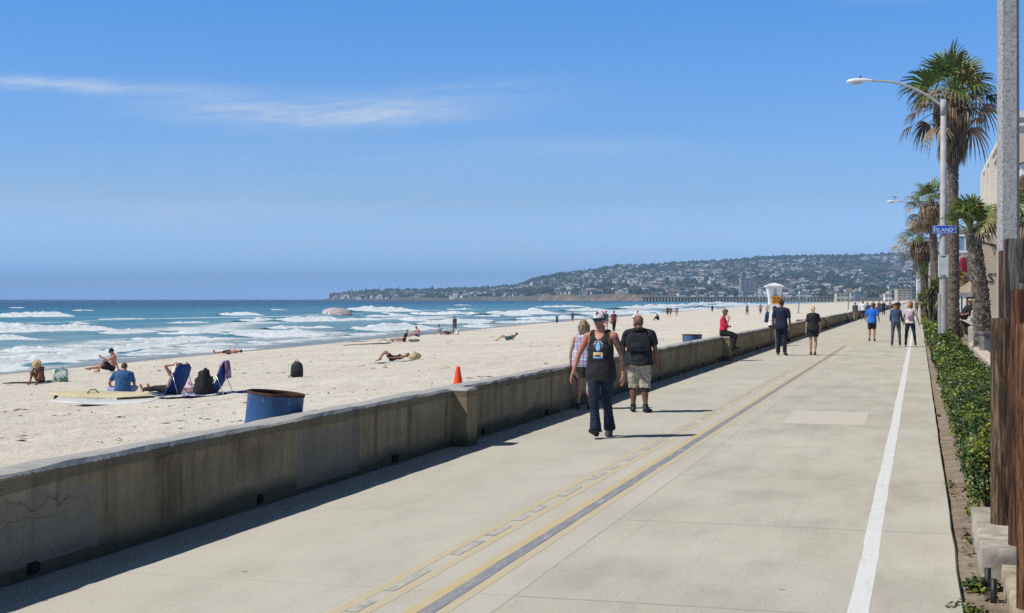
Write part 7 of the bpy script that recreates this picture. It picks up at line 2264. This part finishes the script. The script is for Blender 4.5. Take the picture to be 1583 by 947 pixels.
    b = MB(); b.box((3.2, 3.2, zt / 2 - .3), (5.4, 6, zt - .6)); b.build('wall', st, r)
    b = MB(); b.box((2.6, 2.2, zt - .15), (6.2, 8.6, .35)); b.build('eave', wt, r)
    b = MB(); b.box((2.6, 2.2, zt - .36), (6.0, 8.4, .06)); b.build('soffit', mat('brown_soffit', (.30, .19, .10), .8, .1, 3, 0), r)
    b = MB(); b.loft([[(-.6, -2.2, zt + .02), (5.8, -2.2, zt + .02), (5.8, 6.6, zt + .02), (-.6, 6.6, zt + .02)], [(2, .4, zt + 1.0), (4, .4, zt + 1.0), (4, 4, zt + 1.0), (2, 4, zt + 1.0)]]); b.build('roof', mat('roof_tile_dark', (.12, .09, .075), .9, .2, 5, .3), r)
    # gazebo
    r = empty('gazebo', (0, 0, 0), 0, 'white posted gazebo with tan hip roof behind the short stout palm', 'gazebo')
    p = at_depth(1511, HORIZON, 68); r.location = (p.x, p.y, 0); s = 68 / F
    ze = EYE + (HORIZON - 452) * s; zp = EYE + (HORIZON - 424) * s
    b = MB(); b.loft([[(-1.15, -1.0, ze), (1.5, -1.0, ze), (1.5, 1.4, ze), (-1.15, 1.4, ze)], [(.15, .1, zp), (.3, .1, zp), (.3, .3, zp), (.15, .3, zp)]]); b.build('roof', mat('tan_shingle', (.34, .28, .20), .9, .15, 8, .3), r)
    b = MB(); b.box((.17, .2, ze - .10), (2.5, 2.2, .2)); b.build('fascia', wt, r)
    for x in (-.85, -.62, .2, 1.1):
        b = MB(); b.box((x, -.8, (ze - .2) / 2 + .5), (.16, .16, ze - 1.2)); b.build('post', wt, r)
    b = MB(); b.box((.2, -.8, 1.42), (2.0, .07, .10)); b.box((.2, -.8, 1.05), (2.0, .07, .08))
    for i in range(13): b.box((-.75 + .15 * i, -.8, 1.22), (.04, .05, .34))
    b.build('railing', wt, r)
    b = MB(); b.box((.2, 1.0, 1.5), (2.2, .1, 1.8)); b.build('back_wall', mat('dim_wood', (.11, .09, .075), .9, .2, 4, 0), r)
    r = empty('veranda', (0, 0, 0), 0, 'low cream veranda with dark windows between the lamp and the gazebo', 'building')
    p = at_depth(1480, HORIZON, 84); r.location = (p.x, p.y, 0)
    b = MB(); b.box((.2, 1, 1.4), (1.7, 2, 2.8)); b.build('wall', st, r); b = MB(); b.box((.2, .8, 2.86), (2.0, 2.7, .14)); b.build('roof', wt, r)
    for x in (-.35, .15, .65):
        f = MB()
        for (dx, dz, a, c_) in ((0, .42, .44, .08), (0, -.42, .44, .08), (-.2, 0, .06, .8), (.2, 0, .06, .8)): f.box((x + dx, -.05, 1.95 + dz), (a, .1, c_))
        o = f.build('window', wt, r); g = MB(); g.box((x, -.02, 1.95), (.36, .05, .8)); g.build('pane', gl, o)
    # closed parasol
    p = at_depth(1488.5, HORIZON, 75); s = 75 / F
    r = empty('parasol', (p.x, p.y, 0), 0, 'closed maroon parasol standing above the gazebo roof', 'parasol')
    b = MB(); b.tube([(0, 0, 0), (0, 0, EYE + (HORIZON - 394) * s)], .03, 8); b.build('pole', wt, r)
    z0, z1 = EYE + (HORIZON - 444) * s, EYE + (HORIZON - 397) * s; b = MB(); rings = []
    for i in range(12):
        t = i / 11; rad = .05 + .10 * math.sin(PI * (1 - t) ** .7 * .8) + .02
        rings.append([((rad * (1 + .28 * math.cos(8 * a + t * 2))) * math.cos(a), (rad * (1 + .28 * math.cos(8 * a + t * 2))) * math.sin(a), z0 + (z1 - z0) * t) for a in [2 * PI * k / 32 for k in range(32)]])
    b.loft(rings); b.build('canopy', mat('maroon_canvas', (.24, .012, .040), .8, .2, 6, .2), r, True)
    # people on the terrace
    q = at_depth(1489, HORIZON, 62.5); q.z = 1.02
    simple('person in straw hat and dark jacket lounging on the terrace wall', q, TO_LEFT + 8, 1.76, M_BLACKCLOTH, mat('aubergine_cloth', (.09, .03, .06), .8), M_BROWNHAIR,
           dict(u0=(0, -.8, 1), u1=(0, -.45, 1), hp=12, aR=((.2, .3, -1), (0, 1, -.2)), aL=((-.2, .3, -1), (0, 1, -.2)), lR=((.08, .9, .45), (.02, .85, -.75)), lL=((-.08, 1, .15), (-.02, .9, -.5)), footR=(0, 1, 0), footL=(0, 1, .2)), 'm', 'red', 1.08, .018, 1.2, 1.2,
           hat=lambda fg: straw_hat(fg, M_STRAW), shoes=False)
    q = at_depth(1534, HORIZON, 56); q.z = .45
    simple('person in pink sitting behind the planter box', q, TO_LEFT - 40, 1.62, M_PINK, M_WHITECLOTH, M_BROWNHAIR, dict(SIT_KNEES, aR=((.2, .6, -.3), (-.3, .3, 1))), 'f', 'fair', 1.0, .02, 1.8, .4, shoes=False)


# ================================================================ things on the beach
def drum(label, p, dia, h, tilt, m_, rust):
    r = empty('oil_drum', p, 0, label, 'litter drum', 'steel litter drums along the wall'); r.rotation_euler = tilt
    R0 = dia / 2; b = MB(); n = 40
    prof = [(R0 * .99, 0), (R0, .02)]
    for zc in (.30, .60):
        prof += [(R0, h * zc - .03), (R0 * 1.025, h * zc - .01), (R0 * 1.025, h * zc + .01), (R0, h * zc + .03)]
    prof += [(R0, h - .03), (R0 * 1.02, h - .015), (R0 * 1.02, h), (R0 * .985, h), (R0 * .975, h - .02)]
    b.lathe([(.01, 0)] + prof, (0, 0, 0), n, cap=False); b.build('drum_body', m_, r, True)
    b = MB(); b.lathe([(R0 * .97, h - .004), (R0 * .965, h * .5), (R0 * .96, .25), (.01, .24)], (0, 0, 0), n, cap=False); b.build('drum_inside', rust, r, True)
    b = MB(); b.lathe([(R0 * .965, h - .01), (R0 * .965, h + .008), (R0 * 1.025, h + .010), (R0 * 1.03, h - .004), (R0 * 1.022, h - .02)], (0, 0, 0), n, cap=False); b.build('rim', rust, r, True)
    return r


def beach_things():
    m, nt, bs = nmat('worn_blue_paint')
    co = objco(nt); n = noisen(nt, objco(nt, (1, 1, .6)), 5, 6, .7, .6); n2 = noisen(nt, objco(nt, (1, 1, .3)), 9, 6, .75, 1.0)
    c = ramp(nt, n, [(.35, (.008, .045, .13)), (.65, (.016, .10, .25))]).outputs[0]
    c = mixc(nt, ramp(nt, n2, [(.60, 0), (.66, .7)]).outputs[0], c, (.42, .42, .34)); c = mixc(nt, ramp(nt, noisen(nt, co, 7, 5, .7), [(.62, 0), (.70, 1)]).outputs[0], c, (.075, .030, .014))
    lk(nt, c, bs.inputs['Base Color']); bs.inputs['Roughness'].default_value = .5
    rust = mat('rusty_steel', (.075, .030, .016), .85, .4, 14, .4)
    Z = 15.5; p = at_depth(415, HORIZON, Z); s = Z / F; zt = EYE - (606.5 - HORIZON) * s; p.z = zt - .88
    drum('battered blue steel drum with rusty rim behind the near wall', p, .61, .88, (0, R(5.5), TH), m, rust)
    p = at_depth(1070, HORIZON, 44); p.z = EYE - (517 - HORIZON) * 44 / F - .88
    drum('dull blue steel drum behind the wall right of the bald man', p, .60, .88, (0, 0, 1.0), mat('faded_blue_paint', (.05, .11, .19), .5, .35, 5, .1), rust)
    p = at_depth(1239, HORIZON, 83); p.z = EYE - (494 - HORIZON) * 83 / F - .88
    drum('far dark drum behind the wall left of the blonde woman', p, .60, .88, (0, 0, 2.0), mat('dark_drum_paint', (.03, .045, .07), .5, .3, 5, .1), rust)
    # traffic cone
    Z = 23.4; p = at_depth(708, HORIZON, Z); zt = EYE - (565 - HORIZON) * Z / F; gz = float(beach_z(p.x, p.y)); h = zt - gz
    r = empty('traffic_cone', (p.x, p.y, gz - .01), .3, 'bright orange traffic cone standing in the sand behind the wall', 'traffic cone')
    og = mat('orange_plastic', (.90, .085, .012), .45, .08, 5, .05)
    b = MB(); b.lathe([(.155, .03), (.148, .05), (.035, h - .03), (.030, h), (.022, h), (.022, h - .02)], (0, 0, 0), 28); b.build('cone', og, r, True)
    b = MB(); b.box((0, 0, .02), (.38, .38, .045), bev=.015); b.build('base', og, r)
    # parasol by the water
    g = ground_hit(520, 530); Zd = -g.x * ST + g.y * CT; s = Zd / F
    r = empty('beach_umbrella', g, 0, 'mottled pale beach umbrella on a thin pole by the water', 'beach umbrella')
    ht = (530 - 475.5) * s; rad = 24.5 * s; ax = Vector((.07, .02, 1)).normalized()
    top = Vector((.13, 0, ht))
    b = MB(); b.tube([(0, 0, -.2), top * .5, top], [.020, .018, .016], 8); b.build('pole', WHITEM, r)
    cm = blotchy('mottled_canopy', (.64, .58, .58), (.27, .22, .24), 9, .46, .56); M = Matrix.Rotation(R(6), 4, 'Y') @ Matrix.Rotation(R(2), 4, 'X'); M.translation = top
    b = MB(); rings = []
    for i in range(9):
        t = i / 8; rr_ = rad * math.sin(t * 1.25) / math.sin(1.25); z = -.40 * rad * (t ** 2.0) * .9
        ring = []
        for k in range(48):
            a = 2 * PI * k / 48; sc = 1 - .03 * t * abs(math.sin(4 * a)); zz = z + (.02 * rad * t * t * abs(math.sin(4 * a)))
            ring.append(M @ Vector((max(.01, rr_ * sc) * math.cos(a), max(.01, rr_ * sc) * math.sin(a), zz)))
        rings.append(ring)
    a8 = rings[-1]; rings.append([Vector((q.x, q.y, q.z - .05 * rad)) for q in a8])
    b.loft(rings, cap=False); b.build('canopy', cm, r, True)
    b = MB()
    for k in range(8):
        a = 2 * PI * k / 8; b.tube([M @ Vector((0, 0, -.03)), M @ Vector((rad * .5 * math.cos(a), rad * .5 * math.sin(a), -.10 * rad - .02)), M @ Vector((rad * .97 * math.cos(a), rad * .97 * math.sin(a), -.36 * rad - .02))], .008, 5)
    b.build('ribs', M_ALU, r)
    # surfboards
    def board(label, px, py, L, W, rz, m_, lift, tilt=0.0, strap=True):
        g = ground_hit(px, py); r = empty('surfboard', (g.x, g.y, g.z + lift), rz, label, 'surfboard', 'surfboards on the sand'); r.rotation_euler = (tilt, R(1.5), rz)
        b = MB(); rings = []; n = 16
        for i in range(25):
            t = i / 24; w = W / 2 * max(.02, math.sin(PI * t ** .85) ** .62); th = .038 * max(.1, math.sin(PI * t) ** .4); z = .05 + .16 * max(0, t - .6) ** 2 * 4 + .05 * max(0, .2 - t)
            rings.append([(-L / 2 + L * t, w * math.cos(2 * PI * k / n), z + th * math.sin(2 * PI * k / n)) for k in range(n)])
        b.loft(rings); b.build('board', m_, r, True)
        if strap:
            b = MB(); b.tube([(-.35, -.05, .09), (-.30, .05, .15), (-.18, .08, .16), (-.08, .0, .10)], .014, 6); b.build('leash', M_BLACKCLOTH, r, True)
        b = MB()
        if strap: b.loft([[(-L / 2 + .18, -.006, .03), (-L / 2 + .18, .006, .03), (-L / 2 + .32, .006, .03), (-L / 2 + .32, -.006, .03)], [(-L / 2 + .12, -.003, -.10), (-L / 2 + .12, .003, -.10), (-L / 2 + .18, .003, -.10), (-L / 2 + .18, -.003, -.10)]])
        if strap: b.build('fin', M_BLACKCLOTH, r)
    board('cream yellow surfboard lying behind the white one', 157, 617, 2.75, .58, TH + R(2), mat('cream_board', (.68, .62, .38), .3, .06, 3, 0), .08, R(15))
    board('white surfboard lying in front of the cream one', 160, 624, 2.6, .56, TH + R(-3), mat('white_board', (.74, .73, .70), .3, .06, 3, 0), -.01, R(7), False)
    # towels and heaps
    def towel(label, px, py, L, W, rz, m_, name='towel'):
        g = ground_hit(px, py); nx, ny = 26, 16; xs = np.linspace(-L / 2, L / 2, nx); ys = np.linspace(-W / 2, W / 2, ny); XX, YY = np.meshgrid(xs, ys)
        wx = g.x + XX * math.cos(rz) - YY * math.sin(rz); wy = g.y + XX * math.sin(rz) + YY * math.cos(rz)
        zz = beach_z(wx, wy) + .05 + .035 * fbm(XX * 3 + px, YY * 3, 401, 3)
        me = grid_mesh(name, np.stack([wx - g.x, wy - g.y, zz - g.z], -1).reshape(-1, 3), nx, ny); o = link(name, me, m_, None, g)
        md = o.modifiers.new('t', 'SOLIDIFY'); md.thickness = .03
        tag(o, label, 'towel'); return o
    towel('blue and white towel beside the far chair', 345, 609, 1.7, .9, TH + .1, blotchy('blue_white_cloth', (.02, .05, .28), (.62, .64, .70), 7, .52, .56))
    towel('pale patterned towel between the two beach chairs', 293, 613, 1.5, .9, TH, blotchy('pale_cloth', (.66, .64, .68), (.20, .18, .40), 6, .54, .58))
    towel('dark olive towel under the woman in the straw hat', 45, 592, 1.6, .8, TH, mat('dark_olive_cloth', (.05, .055, .04), .9))
    towel('pale green towel under the woman with raised knees', 605, 560, 1.9, .8, TH + .05, mat('pale_green_cloth', (.50, .58, .54), .9))
    towel('long dark mat spread on the sand near the deck chairs', 568, 532, 3.2, .9, TH, mat('dark_mat', (.055, .05, .045), .9))
    towel('black cloth lying at the foot of the blue beach chair', 232, 615, 1.5, .7, TH, M_BLACKCLOTH)
    o = blob('towel', ground_hit(287, 609), (.75, .5, .30), blotchy('pink_white_cloth', (.66, .24, .44), (.74, .66, .70), 9, .46, .54), 2); tag(o, 'bundled pink and white towel between the two beach chairs', 'towel')
    # towel over the back of the far chair and the jacket on it
    g = ground_hit(322, 611)
    A = (Vector((CT, ST, 0)), Vector((-ST, CT, 0)), Vector((0, 0, 1)))
    tm, tnt, tbs = nmat('purple_striped_towel'); tco = objco(tnt); tx = tnt.nodes.new('ShaderNodeSeparateXYZ'); lk(tnt, tco, tx.inputs[0])
    tw = mth(tnt, 'MULTIPLY_ADD', noisen(tnt, tco, 3, 3), .6, mth(tnt, 'ADD', tx.outputs[0], mth(tnt, 'MULTIPLY', tx.outputs[2], .5)))
    lk(tnt, ramp(tnt, mth(tnt, 'FRACT', mth(tnt, 'MULTIPLY', tw, 2.4)), [(0, (.52, .22, .50)), (.28, (.60, .38, .58)), (.42, (.14, .05, .22)), (.62, (.24, .10, .30)), (.75, (.26, .24, .20)), (1, (.52, .22, .50))]).outputs[0], tbs.inputs['Base Color']); tbs.inputs['Roughness'].default_value = .9
    b = MB(); rings = []
    for i in range(14):
        t = i / 13; ring = []
        for k in range(12):
            w = -.27 + .54 * k / 11; drop = .03 * math.sin(k * 1.7 + t * 3)
            # over the top of the backrest: front flap, ridge, rear flap
            if t < .45: q = A[0] * (.30 - .05 + .16 * (t / .45)) + A[2] * (.45 + .38 * (t / .45))
            elif t < .55: q = A[0] * (.42 + .03 * (t - .45) * 10) + A[2] * .85
            else: q = A[0] * (.46 + .10 * (t - .55)) + A[2] * (.85 - .42 * (t - .55) / .45)
            ring.append(g + q + A[1] * (w + .03 * math.sin(t * 9 + k)) * .95 + A[0] * drop - A[1] * .06)
        rings.append(ring)
    b.loft(rings, cap=False, closed=False); o = b.build('towel', tm, None, True); md = o.modifiers.new('t', 'SOLIDIFY'); md.thickness = .02
    tag(o, 'purple striped towel hung over the back of the far beach chair', 'towel')
    o = blob('jacket', g + A[0] * -.06 - A[1] * .25 + Vector((0, 0, .0)), (.52, .40, .60), M_BLACKCLOTH, 7); tag(o, 'black jacket draped over the seat of the far beach chair', 'jacket')
    # bags
    b = MB(); rings = []
    for zz, kx, ky in ((0, .9, .9), (.03, 1, 1), (.22, 1.03, .9), (.36, .98, .6), (.43, .9, .25)):
        rings.append([(math.copysign(abs(math.cos(2 * PI * i / 24)) ** .45, math.cos(2 * PI * i / 24)) * .27 * kx * (1 + .05 * math.sin(i * 2.1 + zz * 20)), math.copysign(abs(math.sin(2 * PI * i / 24)) ** .6, math.sin(2 * PI * i / 24)) * .17 * ky, zz + .03 * math.sin(i * 1.3) * (zz > .3)) for i in range(24)])
    b.loft(rings); b.tube([(-.12, 0, .41), (-.08, .02, .56), (.06, .02, .56), (.11, 0, .41)], .016, 6)
    o = b.build('carrier_bag', blotchy('green_white_plastic', (.62, .68, .62), (.08, .24, .17), 5, .48, .54, .5), None, True, ground_hit(93, 590)); o.rotation_euler.z = TH + .2; tag(o, 'green and white carrier bag beside the woman in the straw hat', 'bag')
    o = blob('straw_bag', ground_hit(641, 557), (.52, .42, .34), mat('pale_straw', (.48, .38, .22), .9, .3, 30, .4), 5); tag(o, 'pale straw beach bag at the head of the woman with raised knees', 'bag')
    o = blob('cloth_heap', ground_hit(640, 528), (.9, .4, .20), mat('grey_brown_cloth', (.16, .13, .11), .9), 6); tag(o, 'small grey brown heap right of the deck chairs', 'clothes')
    # backpack on the sand
    g = ground_hit(459, 583); r = empty('backpack', g, TH, 'black backpack standing alone on the open sand', 'backpack')
    b = MB(); rings = []
    for zz, k in ((0, .85), (.04, 1.0), (.2, 1.02), (.36, .95), (.45, .75), (.50, .45), (.52, .15)):
        rings.append([(math.copysign(abs(math.cos(2 * PI * i / 20)) ** .6, math.cos(2 * PI * i / 20)) * .20 * k, math.copysign(abs(math.sin(2 * PI * i / 20)) ** .7, math.sin(2 * PI * i / 20)) * .13 * k, zz)for i in range(20)])
    b.loft(rings); b.build('bag_body', mat('black_nylon', (.022, .024, .028), .6), r, True)
    b = MB(); b.box((0, -.12, .16), (.28, .08, .22), bev=.03); b.build('front_pocket', M_BLACKCLOTH, r, True)
    b = MB(); b.tube([(-.05, .02, .5), (-.04, .0, .56), (.04, 0, .56), (.05, .02, .5)], .012, 6); b.tube([(-.18, -.05, .1), (-.26, -.08, .02), (-.22, -.12, .0)], .014, 6); b.build('strap', M_BLACKCLOTH, r)
    # deck chairs by the water
    wd = mat('pale_wood', (.46, .40, .30), .8, .15, 8, .1)
    for i, (px, lab) in enumerate(((594, 'left pale wooden deck chair, folded low beside the dark mat'), (610, 'right pale wooden deck chair under the slumped figure'))):
        g = ground_hit(px, 529); r = empty('deck_chair', g, TO_LEFT * PI / 180 + .1, lab, 'deck chair', 'wooden deck chairs')
        b = MB()
        for sg in (-.3, .3):
            b.tube([(sg, .5, .02), (sg, -.55, .55)], .02, 6); b.tube([(sg * .9, -.45, .02), (sg * .9, .45, .42)], .02, 6)
        b.tube([(-.3, -.55, .55), (.3, -.55, .55)], .02, 6); b.tube([(-.27, .45, .42), (.27, .45, .42)], .02, 6); b.build('frame', wd, r)
        b = MB(); b.loft([[(-.27, y, z), (.27, y, z), (.27, y, z - .012), (-.27, y, z - .012)] for y, z in ((.45, .42), (.25, .22), (.0, .12), (-.25, .28), (-.55, .55))]); b.build('sling', mat('striped_canvas', (.40, .38, .34), .9), r)
    # crow near the wall
    g = at_depth(1027, HORIZON, 39); g.z = float(beach_z(g.x, g.y)); gull('black bird on the sand just right of the bald man', g, TH - 1.9, True, 1.25)
    for px, py in ((735, 512), (742, 513), (750, 512), (757, 512)):
        g = ground_hit(px, py); gull('small shorebird standing at the water edge left of the teal reader', g, 1.0, False, .8)['group'] = 'small shorebirds at the water edge'
    # thin beach poles
    for px, y0, y1, lab in ((1234, 463, 484, 'thin bare pole on the sand right of the lifeguard tower'), (1311, 448, 479, 'taller pole with a small box on top on the far sand')):
        g = ground_hit(px, y1); Zd = -g.x * ST + g.y * CT; h = (y1 - y0) * Zd / F
        b = MB(); b.tube([(0, 0, -.3), (.15, 0, h)], [.09, .07], 8)
        if y0 < 455: b.box((.15, 0, h), (1.2, .5, .7))
        tag(b.build('pole', mat('grey_pole', (.22, .22, .22), .7, bmp=0), None, False, g), lab, 'pole')


def lifeguard_tower():
    Z = 229; s = Z / F; p = at_depth(1196.5, HORIZON, Z); p.z = float(beach_z(p.x, p.y))
    r = empty('lifeguard_tower', p, TH, 'white lifeguard tower on stilts with orange number 20', 'lifeguard tower')
    wh = mat('tower_white', (.76, .77, .77), .6, .05, 1, 0); gl = mat('tower_glass', (.30, .38, .44), .15, .1, 1, 0)
    def zz(y): return EYE + (HORIZON - y) * s - p.z
    def ring(w, d, z): return [(-w, -d, z), (w, -d, z), (w, d, z), (-w, d, z)]
    b = MB(); b.loft([ring(1.36, 1.36, zz(443.5)), ring(1.40, 1.40, zz(441.5)), ring(.20, .20, zz(437))]); b.build('roof', wh, r)
    b = MB(); b.loft([ring(.80, .80, zz(470)), ring(.84, .84, zz(462)), ring(1.16, 1.16, zz(444))]); b.build('cabin', wh, r)
    z0, z1 = zz(459.5), zz(446)
    for sg in (-1, 0, 1):
        f = MB(); f.add([(-.16 + .50 * sg, -.87, z0), (.20 + .50 * sg, -.87, z0), (.22 + .62 * sg, -1.14, z1), (-.18 + .62 * sg, -1.14, z1), (-.16 + .50 * sg, -.93, z0), (.20 + .50 * sg, -.93, z0), (.22 + .62 * sg, -1.20, z1), (-.18 + .62 * sg, -1.20, z1)], [(0, 3, 2, 1), (4, 5, 6, 7), (0, 1, 5, 4), (1, 2, 6, 5), (2, 3, 7, 6), (3, 0, 4, 7)])
        f.build('shutter', [wh, gl][0 if sg else 1], r)
    b = MB(); b.box((0, -.1, zz(471)), (2.3, 2.5, .18)); b.build('platform', wh, r)
    for sx in (-1, 1):
        for sy in (-1, 1):
            b = MB(); b.tube([(sx * 1.0, sy * 1.0, -.3), (sx * .85, sy * .85, zz(470.5))], .10, 8); b.build('leg', wh, r)
    b = MB()
    for sx in (-.35, .35): b.tube([(sx, -2.3, -.1), (sx, -1.1, zz(470))], .06, 6)
    for k in range(6): b.box((0, -2.2 + .2 * k, .15 + k * .22), (.8, .22, .06))
    b.build('ramp', wh, r)
    b = MB(); b.box((.12, -1.28, zz(463.5)), (1.45, .06, 1.25), bev=.02); b.build('sign_board', mat('sign_orange', (.72, .33, .02), .6, .1, 2, 0), r)
    text_mesh('lettering', '20', 1.25, mat('digit_dark', (.05, .03, .015), .6, bmp=0), r, (.12, -1.33, zz(463.5)), (PI / 2, 0, 0), .01)
    b = MB(); b.tube([(1.5, .4, -.3), (1.45, .4, zz(440))], .05, 6); b.build('flag_pole', GALV, r)


# ================================================================ build everything
setup(); haze()
cast_near(); cast_walk_far(); cast_beach()
boardwalk(); seawall(); beach(); sea(); headland(); far_town()
hedges(); furniture_right(); houses_right(); beach_things(); lifeguard_tower()

for sc in _BENCH: bpy.data.scenes.remove(sc)
